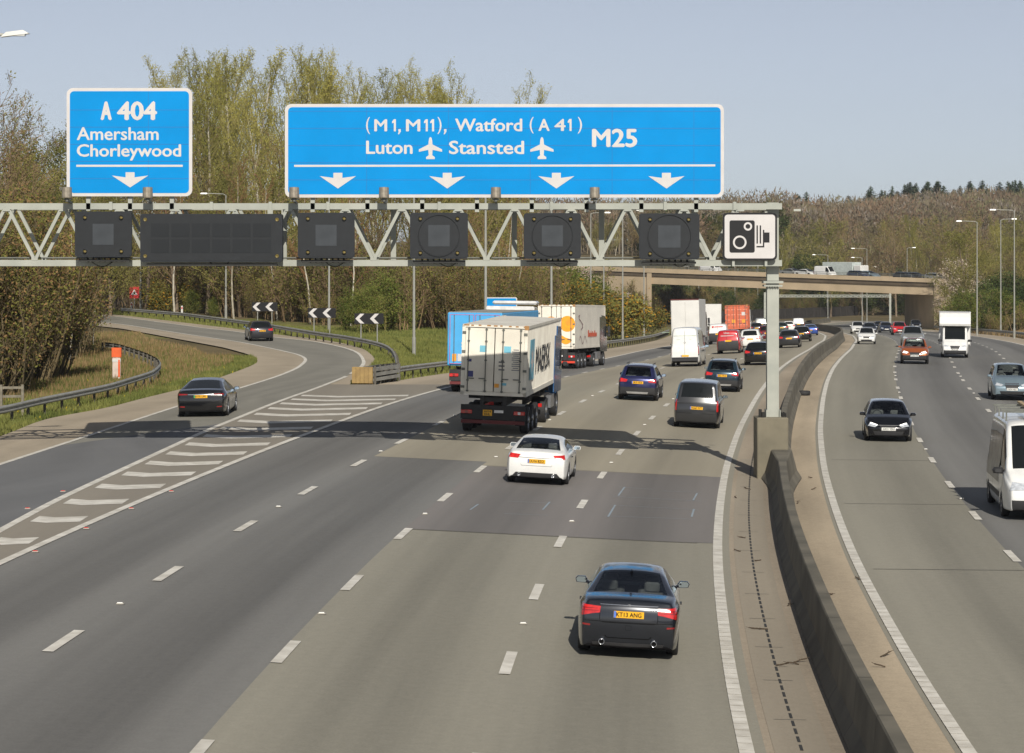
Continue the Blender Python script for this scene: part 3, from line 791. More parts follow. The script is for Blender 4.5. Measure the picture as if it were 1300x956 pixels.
def tr(px, h): return smooth_line([unproj(x, y, h).xy for x, y in px], 1.2, 3)
guardrail(tr([(-110,534),(0,517),(46,506),(92,497),(138,488),(169,478.5),(194,471),(203.7,462),(200,455),(184.6,447.7),(166,441.5),(147.7,436),(132,434.5)], .66), 'guard rail bending round the dry grass on the inside of the slip road', flip=1)
guardrail(tr([(154,391),(231,397),(277,403),(338,410.8),(400,421),(438,426),(467,431.6),(489.5,436.7),(499,444),(503,452),(504,461)], .66), 'long guard rail following the outside of the slip road bend, below the chevron boards', flip=1)
G3 = [Vector((XE(Y)-19.6, Y)) for Y in np.arange(132, 330, 1.5)]
guardrail(G3, 'guard rail running along the left verge of the main carriageway towards the bridge', flip=1)
guardrail([Vector((XE(Y)+22.6, Y)) for Y in np.arange(110, 420, 2.)], 'guard rail along the right-hand verge beyond the oncoming lanes', flip=-1)
guardrail(smooth_line([GP(x, y, D).xy for x, y, D in ((505,461,132),(490,465,130),(474,472,126.5))], 1.0, 1), 'short stacked triple rail leading to the yellow crash cushion', rails=3, top=.95, step=1.2, flip=1)
guardrail(smooth_line([Vector((XE(170)-20.8,170)), Vector((XE(195)-22.4,195)), Vector((XE(215)-24,215))], 1.2, 2), 'second low rail flaring away behind the main verge rail', flip=1)
# wooden gate-like fence at the left edge
t = thing('post_and_rail_fence', 'weathered grey post and rail fence stub behind the guard rail at the left edge', 'fence', unproj(12, 527))
mb = MB()
for z in (.35,.75,1.1): mb.beam((-1.2,0,z), (.5,.2,z), .04, .1)
mb.build('rails', mat('weathered_wood', srgb(120,114,100), .9, 0, .2, 6), t)
for x in (-1.2,-.35,.5): MB().box((x,.1*(x+1.2),.6), (.1,.1,1.25)).build('post', MATS['weathered_wood'], t)
# crash cushion
p = unproj(460, 488); t = thing('crash_cushion', 'yellow crash cushion nose at the tip between slip road and main carriageway', 'crash cushion', p, R(-8))
YEL = mat('cushion_yellow', srgb(158,132,82), .7, 0, .15, 3, col2=srgb(136,112,70))
mb = MB(); 
for i in range(5): mb.box((-.42+i*.21, 0, .45), (.20, .12, .78))
mb.box((0,.08,.45), (1.06,.1,.84)); mb.build('nose_panel', YEL, t)
mb = MB()
for k in range(3):
    for sx in (-1, 1): mb.beam((sx*.52, .1, .22+k*.25), (sx*.48+.55, 4.6, .22+k*.25), .05, .17)
mb.build('side_rails', RAIL, t)
mb = MB()
for k in range(5): mb.box((.05+.12*k, .5+.9*k, .3), (.8,.08,.6))
mb.build('diaphragms', POST, t)
# emergency marker post (orange and white)
v = unproj(148, 481); ORG = mat('reflective_orange', srgb(214,92,40), .5)
t = thing('marker_post', 'orange and white marker post standing behind the guard rail bend', 'marker post', v)
MB().bbox((0,0,.55), (.42,.16,1.1), .02).build('lower_sleeve', mat('sleeve_white', srgb(196,180,168), .6), t)
MB().bbox((.14,-.01,.55), (.10,.17,.9), .01).build('side_stripe', ORG, t)
MB().bbox((0,0,1.36), (.50,.2,.5), .02).build('head', ORG, t); MB().bbox((0,0,.95), (.44,.18,.16), .02).build('collar', HEAD, t)
# chevron boards
CHW = SW
def chevron(px, py, w, h, ybase, lab, D):
    a = GP(px-w/2, py+h/2, D); b = GP(px+w/2, py-h/2, D); W = b.x-a.x; H = b.z-a.z; cx = (a.x+b.x)/2
    g = ground(cx, D); t = thing('chevron_board', lab, 'road sign', (cx, D, g)); z0 = a.z-g
    mb = MB(); mb.prism([(-W/2,z0),(W/2,z0),(W/2,z0+H),(-W/2,z0+H)], 0, .03); mb.build('panel', BLK, t)
    for k in (0, 1):
        x0 = -W/2+.03*W+k*W*.5; mb = MB()
        mb.prism([(x0,z0+H/2),(x0+W*.17,z0+H-.03),(x0+W*.31,z0+H-.03),(x0+W*.14,z0+H/2),(x0+W*.31,z0+.03),(x0+W*.17,z0+.03)], -.008, -.002); mb.build('arrowhead', CHW, t)
    for sx in (-.28, .28): MB().cyl((sx*W,.07,-.05), (sx*W,.07,z0+H-.02), .045, n=8).build('post', COLM, t)
chevron(336, 389.5, 32.5, 11.5, 412, 'black and white chevron board furthest left round the slip road bend', 225)
chevron(408.5, 397.3, 35.5, 12.5, 418, 'black and white chevron board in the middle of the three, partly behind a lamp column', 196)
chevron(468.5, 404.5, 37, 13.5, 427, 'black and white chevron board nearest the crash cushion', 176)
# warning triangle
D = 262; v = GP(170.5, 371, D); g = ground(v.x, D); t = thing('warning_sign', 'red-bordered warning triangle over a red plate on a thin post beyond the slip road', 'road sign', (v.x, D, g)); z0 = v.z-g
RED = mat('sign_red', srgb(178,36,34), .5)
MB().box((0,.02,z0-.02), (.98,.03,1.2)).build('backing_plate', RED, t)
MB().prism([(-.46,z0-.35),(.46,z0-.35),(0,z0+.45)], -.012, -.002).build('red_triangle', mat('sign_red_bright', srgb(196,48,44), .5), t)
MB().prism([(-.34,z0-.28),(.34,z0-.28),(0,z0+.32)], -.022, -.014).build('white_triangle', SW, t)
MB().prism([(-.05,z0-.2),(.13,z0-.2),(.10,z0-.02),(-.02,z0+.1),(-.09,z0-.02)], -.03, -.024).build('symbol', BLK, t)
MB().cyl((0,.08,-.05), (0,.08,z0+.6), .05, n=8).build('post', COLM, t)
for px_ in (167, 231): 
    p = unproj(px_, 394.5 if px_ < 200 else 399.5); t = thing('delineator', 'short white verge marker post '+('near the warning triangle' if px_ < 200 else 'between the first two lamp columns'), 'marker post', p)
    MB().bbox((0,0,.45), (.2,.1,.9), .02).build('body', HEAD, t); MB().box((0,-.056,.68), (.12,.01,.2)).build('reflector', RED, t)
# small blue direction sign half hidden behind the lorries
D = 205; a = GP(617, 400, D); b = GP(656.5, 377.5, D); cx = (a.x+b.x)/2; g = ground(cx, D); W = b.x-a.x; H = b.z-a.z
t = thing('direction_sign', 'small blue direction sign with white edge half hidden behind the blue lorry roof', 'road sign', (cx, D, g)); z0 = a.z-g
MB().prism(rrect(-W/2,z0,W/2,z0+H,.12), 0, .05).build('border', SW, t); MB().prism(rrect(-W/2+.08,z0+.08,W/2-.08,z0+H-.08,.08), -.008, -.001).build('face', SB, t)
for sx in (-.3,.3): MB().cyl((sx*W,.12,-.1), (sx*W,.12,z0+H), .06, n=8).build('post', COLM, t)

# ---------------------------------------------------------------- bridge
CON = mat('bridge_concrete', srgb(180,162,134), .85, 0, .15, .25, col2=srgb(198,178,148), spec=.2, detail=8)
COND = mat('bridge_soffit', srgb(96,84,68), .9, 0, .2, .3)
br = thing('road_bridge', 'flat concrete road bridge crossing the motorway in the distance', 'bridge', (50, 470, ground(50, 470)))
A = GP(1186, 353.5, 448); B = GP(828, 341.5, 505); ax = Vector((B.x-A.x, B.y-A.y, 0)).normalized(); dn = Vector((-.045, 1, 0)).normalized(); BWD = 26.
def bw(s_, t_, z): return Vector((A.x, A.y, 0))+ax*s_+dn*t_+Vector((0,0,z))-br.location
Lb = math.hypot(B.x-A.x, B.y-A.y)
zA, zB = A.z, B.z
zz = lambda s_: zA+(zB-zA)*s_/Lb
def slab(name, s0, s1, t0, t1, dz0, dz1, m):
    mb = MB(); vs = []
    for s_ in (s0, s1):
        for t_ in (t0, t1):
            for dz in (dz0, dz1): vs.append(bw(s_, t_, zz(s_)+dz))
    mb.add(vs, [(0,1,3,2),(4,6,7,5),(0,4,5,1),(2,3,7,6),(0,2,6,4),(1,5,7,3)]); return mb.build(name, m, br)
slab('parapet', -5, Lb+34, -.35, .05, -.75, .0, CON)
slab('parapet', -5, Lb+34, BWD, BWD+.4, -.75, .0, CON)
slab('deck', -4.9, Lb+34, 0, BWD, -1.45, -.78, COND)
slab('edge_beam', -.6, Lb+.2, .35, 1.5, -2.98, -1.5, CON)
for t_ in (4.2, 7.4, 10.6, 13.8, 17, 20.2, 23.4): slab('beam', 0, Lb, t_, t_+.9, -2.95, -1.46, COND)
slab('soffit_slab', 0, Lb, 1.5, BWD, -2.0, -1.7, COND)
mb = MB(); gz = ground(A.x, A.y)
def wall(name, s0, s1, t0, t1, z0, z1, m):
    vs = [bw(s_, t_, z_) for s_ in (s0, s1) for t_ in (t0, t1) for z_ in (z0, z1(s_) if callable(z1) else z1)]
    MB().add(vs, [(0,1,3,2),(4,6,7,5),(0,4,5,1),(2,3,7,6),(0,2,6,4),(1,5,7,3)]).build(name, m, br)
wall('abutment', -1.6, 0.05, -.2, BWD, gz-2, lambda s_: zz(s_)-.78, CON)
wall('abutment', Lb+.2, Lb+1.6, -.2, BWD, gz-2, lambda s_: zz(s_)-.78, CON)
wall('wing_wall', -9, -1.6, .3, .9, gz-2, lambda s_: zz(s_)-.8-(1.2 if s_ < -5 else 0), CON)
wall('wing_wall', Lb+1.6, Lb+26, .3, .9, gz-4, lambda s_: zz(s_)-.8, CON)
# railing above the parapet
mb = MB()
for t_ in (-.15, BWD+.2):
    for dz in (.28, .55): mb.beam(bw(-5, t_, zz(-5)+dz), bw(Lb+34, t_, zz(Lb+34)+dz), .07, .07)
    s_ = -5
    while s_ < Lb+34: mb.beam(bw(s_, t_, zz(s_)), bw(s_, t_, zz(s_)+.55), .08, .08); s_ += 2.6
mb.build('railing', GDARK, br)
# distant second gantry beyond the bridge
D = 540; a = GP(971, 377, D); b = GP(1130, 377, D); t = thing('distant_gantry', 'thin pale gantry seen through the bridge opening beyond the bridge', 'gantry', (a.x, D, ground(a.x, D)))
W = b.x-a.x; h = a.z-t.location.z
m2 = MB()
for z in (h, h+.4): m2.box((W/2,0,z), (W,.2,.14))
for i in range(22): m2.beam((W*i/22,0,h), (W*(i+.5)/22,0,h+.4), .08,.08); m2.beam((W*(i+.5)/22,0,h+.4), (W*(i+1)/22,0,h), .08,.08)
m2.build('lattice_beam', GALV, t)
for x in (0, W): MB().box((x,0,(h+1)/2-2.5), (.42,.4,h+6)).build('post', GALV, t)
# dark close-boarded fence round the bend beyond the bridge
mb = MB(); FENM = mat('dark_fence_boards', srgb(46,42,38), .9, 0, .3, 1.5)
t = thing('board_fence', 'long dark fence on the outside of the bend beyond the bridge', 'fence', (60, 560, 0))
pts = [(XE(Y)-21.5, Y) for Y in range(462, 640, 4)]
for (x0, y0), (x1, y1) in zip(pts[:-1], pts[1:]):
    g0, g1 = ground(x0, y0), ground(x1, y1)
    mb.add([(x0-60,y0-560,g0-.2),(x1-60,y1-560,g1-.2),(x1-60,y1-560,g1+2.3),(x0-60,y0-560,g0+2.3),(x0-60.15,y0-560,g0-.2),(x1-60.15,y1-560,g1-.2),(x1-60.15,y1-560,g1+2.3),(x0-60.15,y0-560,g0+2.3)], [(0,1,2,3),(4,7,6,5),(3,2,6,7)])
mb.build('boards', FENM, t)
m2 = MB()
for (x0, y0) in pts[::1]: m2.box((x0-60, y0-560, ground(x0,y0)+1.15), (.16,.16,2.7))
m2.build('posts', FENM, t)
# ---------------------------------------------------------------- vehicles
GLASS = mat('car_glass', (.010,.012,.013), .08, 0, .05, 1, coat=.0, spec=.22)
def glass_t():
    m = bpy.data.materials.new('car_glass_clear'); m.use_nodes = True; nt = m.node_tree; N = nt.nodes; L = nt.links; N.remove(N['Principled BSDF'])
    tr_ = N.new('ShaderNodeBsdfTransparent'); tr_.inputs['Color'].default_value = (.74,.79,.77,1); gl_ = N.new('ShaderNodeBsdfGlossy'); gl_.inputs['Roughness'].default_value = .03
    gl_.inputs['Color'].default_value = (.9,.95,1,1); fr = N.new('ShaderNodeFresnel'); fr.inputs['IOR'].default_value = 1.5; mx = N.new('ShaderNodeMixShader')
    L.new(fr.outputs[0], mx.inputs['Fac']); L.new(tr_.outputs[0], mx.inputs[1]); L.new(gl_.outputs[0], mx.inputs[2]); L.new(mx.outputs[0], N['Material Output'].inputs['Surface']); return m
GLASST = glass_t()
SEAT = mat('seat_fabric', (.13,.13,.135), .8, 0, .2, 5); DASH = mat('dashboard', (.03,.03,.032), .6, 0, .2, 5)
def interior(t, sp):
    W = sp['W']/2; k = sp['k']; bz = interp(sp['belt'], 0); y1 = (k['wt']+k['ws'])/2-.15; L0 = k['bt']
    MB().box((0, (k['ws']+L0)/2-.1, .42), (W*1.6, k['ws']-L0+.5, .08)).build('cabin_floor', UNDER, t)
    MB().box((0, k['ws']-.35, bz-.12), (W*1.7, .5, .26)).build('dashboard', DASH, t)
    MB().box((0, (k['bb']+k['bt'])/2-.02 if not sp.get('hatch') else k['bt']+.0, bz-.08), (W*1.5, abs(k['bt']-k['bb'])*.8+.1, .05)).build('parcel_shelf', DASH, t)
    for y in (y1-.85, y1-1.75):
        for s_ in (-1, 1):
            mb = MB(); mb.bbox((s_*W*.42, y, bz-.20), (.50,.16,.66), .05); mb.bbox((s_*W*.42, y, bz+.22), (.27,.10,.18), .03); mb.box((s_*W*.42, y+.25, bz-.48), (.5,.5,.14)); mb.build('seat', SEAT, t)
    w_ = MB(); c = Vector((W*.42, y1-.32, bz-.02))
    w_.lathe([(-.012,.17),(0,.185),(.012,.17),(0,.155),(-.012,.17)], c, 'y', 16); w_.build('steering_wheel', DASH, t)
TRIM = mat('black_trim', (.02,.02,.021), .6, 0, .1, 6); UNDER = mat('underbody', (.010,.010,.011), .9, 0, .1, 3, spec=.1)
RIM = mat('alloy_rim', srgb(150,152,155), .35, .8, .05, 4); RIMD = mat('rim_backing_dark', (.03,.03,.032), .7)  # RIMD: dark disc behind the spokes
TAIL = mat('tail_lamp_red', (.50,.012,.010), .18, 0, .25, 9, coat=1.); TAILD = mat('tail_lamp_dark', (.22,.008,.008), .15, 0, .2, 9, coat=1.)
TAILW = mat('lamp_clear', srgb(214,214,212), .15, 0, .1, 9, coat=1.); HEADL = mat('headlamp_lens', srgb(200,205,210), .1, .2, .2, 14, coat=1.)
HLON = mat('headlamp_lit', srgb(235,235,230), .1, 0, .05, 9, coat=1., emit=(1,.97,.9,1.6))
YPL = mat('plate_yellow', srgb(226,168,18), .45, 0, .04, 2); WPL = mat('plate_white', srgb(214,214,208), .45, 0, .04, 2)
PLT = mat('plate_text', (.012,.012,.012), .5); CHR = mat('chrome', srgb(205,207,210), .15, .9, .03, 3); SEAM = mat('panel_gap', (.006,.006,.006), .9, spec=.1)
MIRG = mat('mirror_glass', srgb(190,205,215), .04, 1., .02, 2)
SILV = mat('silver_trim', srgb(172,172,170), .35, .5)
def interp(pts, y): return float(np.interp(y, [p[0] for p in pts], [p[1] for p in pts]))

class Body: pass
def loft(spec, lvl):
    L, W, H = spec['L'], spec['W']/2, spec['H']; ro, wb = spec['ro'], spec['wb']
    yr, yf = -L/2, L/2; ax = (yr+ro, yr+ro+wb); wr = spec.get('wr', .33)
    top = spec['top']; belt = spec['belt']; K = spec['k']   # K: bb, bt, wt, ws  (backlight base/top, windscreen top/base)
    hatch = spec.get('hatch', False); roofx = spec.get('roofx', .68); ar = wr+.055
    ys = {yr, yr+.15, yf, yf-.12, yf-.38}
    for a in ax: ys |= {a-ar-.03, a-ar*.72, a, a+ar*.72, a+ar+.03}
    for n in K: ys.add(K[n])
    ys.add((K['bt']+K['wt'])/2)
    sw = spec['side']; ys |= {sw[0], sw[1]}
    if 'bp' in spec: ys |= {spec['bp']-.05, spec['bp']+.05}
    ys = sorted(y for y in ys if yr <= y <= yf); out = [ys[0]]
    keep = set(K.values()) | {yr, yf, sw[0], sw[1]} | set(ax)
    if 'bp' in spec: keep |= {spec['bp']-.05, spec['bp']+.05}
    for y in ys[1:]:
        if y-out[-1] < .065:
            if y in keep and out[-1] not in keep: out[-1] = y
            elif y in keep and y-out[-1] > .03: out.append(y)
            continue
        out.append(y)
    if out[-1] != yf: out[-1] = yf
    ys = out; gc = spec.get('gc', .20)
    roffR = spec.get('roffR', [0,.14,.05,0,.03,.07,.10,.10,.09,.08] if not hatch else [0,.14,.05,0,.03,.10,hatch,hatch,hatch-.03,hatch-.04])
    roffF = spec.get('roffF', [0,.14,.04,0,.06,.18,.24,.22,.20,.19])
    V = []; n = 10
    bt = spec.get('topflat', .012)
    for y in ys:
        dr, df = y-yr, yf-y
        wf = 1-.11*max(0, 1-dr/.5)**2*spec.get('tapR', 1)-.16*max(0, 1-df/.9)**2*spec.get('tapF', 1)
        w_ = W*wf
        zs = gc; arch = False
        for a in ax:
            if abs(y-a) <= ar*.98: zs = max(gc, wr+math.sqrt(max(0, ar**2-(y-a)**2))*.98); arch = True
        zt = interp(top, y); zb = interp(belt, y); zb = min(zb, zt-.03)
        Hh = interp(spec['top'], (K['bt']+K['wt'])/2)
        t = max(0, min(1, (zt-zb-.10)/(Hh-zb-.10)))
        zm = max(spec.get('mid', .55), zs+.05 if arch else 0)
        if zm > zb-.08: zm = zb-.08
        x6 = w_*(.90+(roofx-.90)*t) if t > 0 else w_*.90; x7 = w_*(.78+(roofx-.10-.78)*t)
        dd = spec.get('edge', .05)
        row = [(0,gc+.02),(w_*(.70 if arch else .80), zs if arch else gc),(w_*.975, zs),(w_*1.0, zm),(w_*.985, zb-.07),(w_*.935, zb),
               (x6, zt-.035-dd*t),(x7, zt-.022-.012*t),(x7*.5, zt-.004),(0, zt)]
        if arch: row[3] = (w_*1.008, zm)
        for j, (x, z) in enumerate(row):
            yy = y
            if dr < .6: yy += roffR[j]*max(0, 1-dr/.6)**1.0
            if df < .6: yy -= roffF[j]*max(0, 1-df/.6)**1.0
            V.append((x, yy, z))
    ns = len(ys); full = []
    idx = {}
    for i in range(ns):
        for j in range(n):
            x, y, z = V[i*n+j]; idx[(i,j,1)] = len(full); full.append((x,y,z))
            if j in (0, 9): idx[(i,j,-1)] = idx[(i,j,1)]
            else: idx[(i,j,-1)] = len(full); full.append((-x,y,z))
    faces = []; mats_ = []
    # material codes: 0 paint 1 trim 2 under 3 glass front 4 glass rear 5 side glass left 6 side glass right
    def inside(a, b, lo, hi): return a >= lo-1e-4 and b <= hi+1e-4
    vent = spec.get('van', False)
    for i in range(ns-1):
        a, b = ys[i], ys[i+1]
        for j in range(9):
            for s_ in (1, -1):
                f = [idx[(i,j,s_)], idx[(i+1,j,s_)], idx[(i+1,j+1,s_)], idx[(i,j+1,s_)]]
                if s_ == -1: f = f[::-1]
                m_ = 0
                if j < 2: m_ = 2
                elif j == 2 and spec.get('cladding'): m_ = 1 if spec['cladding'] == 1 else 0
                elif j == 5 and inside(a, b, sw[0], sw[1]):
                    m_ = 5 if s_ == -1 else 6
                    if 'bp' in spec and a >= spec['bp']-.06 and b <= spec['bp']+.06: m_ = 1
                elif j >= 7 and inside(a, b, K['wt'], K['ws']): m_ = 3
                elif j >= 7 and not hatch and not vent and inside(a, b, K['bb'], K['bt']): m_ = 4
                elif j >= 6 and spec.get('blackroof') and inside(a, b, K['bt'], K['wt']): m_ = 1
                faces.append(f); mats_.append(m_)
    # end caps
    for end, i in ((0, 0), (1, ns-1)):
        fr = [1, spec.get('fr1', .84), .42, 0]; bulge = spec.get('bulgeR', .05) if end == 0 else spec.get('bulgeF', .10)
        g = {}
        for j in range(1, 6):
            X, Y, Zz = full[idx[(i,j,1)]]
            for c in range(4):
                for s_ in (1, -1):
                    if c == 0: g[(j,c,s_)] = idx[(i,j,s_)]
                    elif c == 3 and s_ == -1: g[(j,c,s_)] = g[(j,c,1)]
                    elif j == 1 and c == 3: g[(j,c,s_)] = idx[(i,0,1)]
                    else:
                        g[(j,c,s_)] = len(full); dy = bulge*(1-fr[c]**2)
                        full.append((X*fr[c]*s_, Y+(-dy if end == 0 else dy), Zz+(.015*(1-fr[c]) if j == 5 else 0)))
        for c, j in ((0,6),(1,7),(2,8),(3,9)):
            for s_ in (1,-1): g[(6,c,s_)] = idx[(i,j,s_)]
        for j in range(1, 6):
            for c in range(3):
                for s_ in (1, -1):
                    f = [g[(j,c,s_)], g[(j+1,c,s_)], g[(j+1,c+1,s_)], g[(j,c+1,s_)]]
                    if (s_ == 1) != (end == 0): f = f[::-1]
                    m_ = 0
                    if end == 0:
                        if hatch and j == 5 and c >= 1 and not vent: m_ = 4
                        if j == 1: m_ = 2
                        if j == 2 and spec.get('rbump'): m_ = 1
                        if j == 3 and spec.get('rbump') == 2: m_ = 1
                    else:
                        if j == 1: m_ = 2
                        if j == 2 and spec.get('fbump'): m_ = 1
                    faces.append(f); mats_.append(m_)
        g_end = g
    me = bpy.data.meshes.new('tmp'); me.from_pydata(full, [], faces)
    for k in range(7): me.materials.append(None)
    me.polygons.foreach_set('material_index', mats_); me.update()
    # creases: sill line, belt line, cap outline
    cr = me.attributes.new('crease_edge', 'FLOAT', 'EDGE')
    ek = {tuple(sorted(e.vertices)): k for k, e in enumerate(me.edges)}
    def crease(a, b, v):
        k = ek.get(tuple(sorted((a, b))))
        if k is not None: cr.data[k].value = max(cr.data[k].value, v)
    for i in range(ns-1):
        for s_ in (1, -1):
            for j, v in ((2, .8), (5, .55), (1, .8), (6, .25), (4, spec.get('shoulder', .2)), (7, .2)): crease(idx[(i,j,s_)], idx[(i+1,j,s_)], v)
    for i in (0, ns-1):
        for j in range(1, 9):
            for s_ in (1, -1): crease(idx[(i,j,s_)], idx[(i,j+1,s_)], spec.get('capcrease', .35) if i == 0 else .3)
    for i, y in enumerate(ys):
        if any(abs(y-K[k]) < 1e-3 for k in K):
            for j in (6, 7, 8):
                for s_ in (1, -1): crease(idx[(i,j,s_)], idx[(i,j+1,s_)], .35)
    ob = bpy.data.objects.new('tmp', me); COL.objects.link(ob)
    md = ob.modifiers.new('s', 'SUBSURF'); md.levels = lvl; md.render_levels = lvl
    dg = bpy.context.evaluated_depsgraph_get(); dg.update()
    m2 = bpy.data.meshes.new_from_object(ob.evaluated_get(dg)); bpy.data.objects.remove(ob); bpy.data.meshes.remove(me)
    B = Body(); B.v = [v.co.copy() for v in m2.vertices]; B.f = [tuple(p.vertices) for p in m2.polygons]; B.m = [p.material_index for p in m2.polygons]
    bpy.data.meshes.remove(m2); B.bvh = BVHTree.FromPolygons(B.v, B.f); B.spec = spec; B.ax = ax
    return B
_LOFT = {}
def get_loft(spec, lvl):
    k = (spec['id'], lvl)
    if k not in _LOFT: _LOFT[k] = loft(spec, lvl)
    return _LOFT[k]
def sub(B, codes, name, mats, parent, remap):
    mb = MB(); mp = {}
    for f, m_ in zip(B.f, B.m):
        if m_ in codes:
            g = []
            for i in f:
                if i not in mp: mp[i] = len(mb.v); mb.v.append(tuple(B.v[i]))
                g.append(mp[i])
            mb.f.append(tuple(g)); mb.m.append(remap[m_])
    if not mb.f: return None
    return mb.build(name, mats, parent, smooth=True)
def cast(B, o, d, off=.006):
    h = B.bvh.ray_cast(Vector(o), Vector(d).normalized())
    if h[0] is None: return None
    nrm = h[1] if h[1].dot(Vector(d)) < 0 else -h[1]
    return h[0]+nrm*off
def strip(B, A_, B_, view, off=.006, n=7, k=4, wrap=0.):
    """patch lying on the body between outlines A_ and B_ (x,z for rear/front views; y,z for the sides)"""
    mb = MB(); ok = True
    def pt(P, t):
        s = t*(len(P)-1); i = min(int(s), len(P)-2); f = s-i
        return (P[i][0]+(P[i+1][0]-P[i][0])*f, P[i][1]+(P[i+1][1]-P[i][1])*f)
    grid = []
    for i in range(n+1):
        a, b = pt(A_, i/n), pt(B_, i/n)
        for j in range(k+1):
            u = a[0]+(b[0]-a[0])*j/k; z = a[1]+(b[1]-a[1])*j/k
            if view in ('rear', 'front'):
                sg = 1 if u > 0 else -1; d = Vector((-sg*wrap if abs(u) > .15 else 0, 1 if view == 'rear' else -1, 0))
                yb = -6 if view == 'rear' else 6; tt = abs(yb)/1.0
                o = Vector((u, 0, z))-d*6.0; o.x = u+ (sg*wrap*(6.0-B.spec['L']/2) if abs(u) > .15 else 0)
                p = cast(B, o, d, off)
            else:
                sx = 1 if view == 'right' else -1
                p = cast(B, (sx*3, u, z), (-sx, 0, 0), off)
            if p is None: return None
            grid.append(p)
    mb.add(grid, [(i*(k+1)+j, i*(k+1)+j+1, (i+1)*(k+1)+j+1, (i+1)*(k+1)+j) for i in range(n) for j in range(k)])
    return mb
def patch(B, name, A_, B_, view, m, parent, off=.006, wrap=0., n=7, k=4, label=None):
    s = strip(B, A_, B_, view, off, n, k, wrap)
    if s: return s.build(name, m, parent, label, smooth=True)
def gap(B, pts, view, parent, w=.012, name='panel_gap', m=None):
    A_ = []; C_ = []
    for i, p in enumerate(pts):
        a = pts[max(0, i-1)]; b = pts[min(len(pts)-1, i+1)]; d = Vector((b[0]-a[0], b[1]-a[1])).normalized()
        A_.append((p[0]-d.y*w/2, p[1]+d.x*w/2)); C_.append((p[0]+d.y*w/2, p[1]-d.x*w/2))
    s = strip(B, A_, C_, view, .004, max(8, len(pts)*3), 1)
    return s.build(name, m or SEAM, parent, smooth=True) if s else None
_WH = {}
def wheel(parent, x, y, r, side, detail, wid=.21, style=5, truck=False, dual=False):
    key = (round(r,3), side, detail, wid, style, truck, dual)
    if key not in _WH:
        n = 26 if detail else 14; W2 = wid*(2 if dual else 1)
        t = MB(); t.lathe([(-W2,r*.62),(-W2,r*.93),(-W2+.04,r),(-.035,r),(0,r*.95),(.004,r*.80),(-.004,r*.66),(-.05,r*.62)], (0,0,0), 'x', n)
        if side < 0: t.v = [(-a, b, c) for a, b, c in t.v]; t.f = [f[::-1] for f in t.f]
        tm = t.mesh('tyre', TY, True)
        q = MB()
        if truck:
            q.lathe([(-.02,r*.64),(-.03,r*.60),(-.14,r*.52),(-.15,r*.34),(-.05,r*.28),(.02,r*.22),(.03,.001)], (0,0,0), 'x', 20, 0)
        else:
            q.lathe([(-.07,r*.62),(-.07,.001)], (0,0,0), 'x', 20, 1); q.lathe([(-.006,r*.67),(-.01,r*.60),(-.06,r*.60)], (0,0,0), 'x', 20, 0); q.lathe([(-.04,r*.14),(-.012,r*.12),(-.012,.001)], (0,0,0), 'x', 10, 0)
            for k in range(style):
                a = 2*math.pi*k/style; c_, s_ = math.cos(a), math.sin(a); w0, w1 = r*.10, r*.07
                P = [(-.03,-w0,r*.1),(-.03,w0,r*.1),(-.012,w1,r*.62),(-.012,-w1,r*.62)]
                vs = [(p[0], p[1]*c_-p[2]*s_, p[1]*s_+p[2]*c_) for p in P]+[(p[0]-.04, p[1]*c_-p[2]*s_, p[1]*s_+p[2]*c_) for p in P]
                q.add(vs, [(0,1,2,3),(0,4,5,1),(1,5,6,2),(3,2,6,7),(0,3,7,4)], 0)
        if side < 0: q.v = [(-a, b, c) for a, b, c in q.v]; q.f = [f[::-1] for f in q.f]
        rm = q.mesh('rim', [RIM, RIMD], False)
        _WH[key] = (tm, rm)
    tm, rm = _WH[key]
    e = bpy.data.objects.new('wheel', None); COL.objects.link(e); e.parent = parent; e.location = (x, y, r); e.empty_display_size = .1
    mobj('tyre', tm, e); mobj('rim', rm, e)
def mirror(B, parent, W, y, z, m, s=1.):
    for sx in (-1, 1):
        mb = MB(); cx = sx*(W+.12*s)
        o = [(-.10,-.06),(.09,-.05),(.11,.02),(.07,.07),(-.08,.07),(-.12,.01)]
        o = [(a*s*sx, b*s) for a, b in o]; 
        if sx < 0: o = o[::-1]
        rings = [(.96,-.03),(1.0,0),(.92,.06),(.55,.11)]
        vs = [(cx+a*k, y+d, z+b*k) for k, d in rings for a, b in o]; nn = len(o)
        fs = [(i*nn+j, i*nn+(j+1) % nn, (i+1)*nn+(j+1) % nn, (i+1)*nn+j) for i in range(3) for j in range(nn)]+[tuple(range(3*nn, 4*nn)), tuple(range(nn))[::-1]]
        mb.add(vs, fs, 0); mb.beam((sx*(W-.10), y+.05, z-.05), (sx*(W+.06), y+.03, z-.03), .05, .05, 0)
        e = mb.build('wing_mirror', m, parent, smooth=False)
        g = MB(); g.add([(cx+a*.82, y-.033, z+b*.82) for a, b in o], [tuple(range(nn))]); g.build('mirror_glass', MIRG, e)
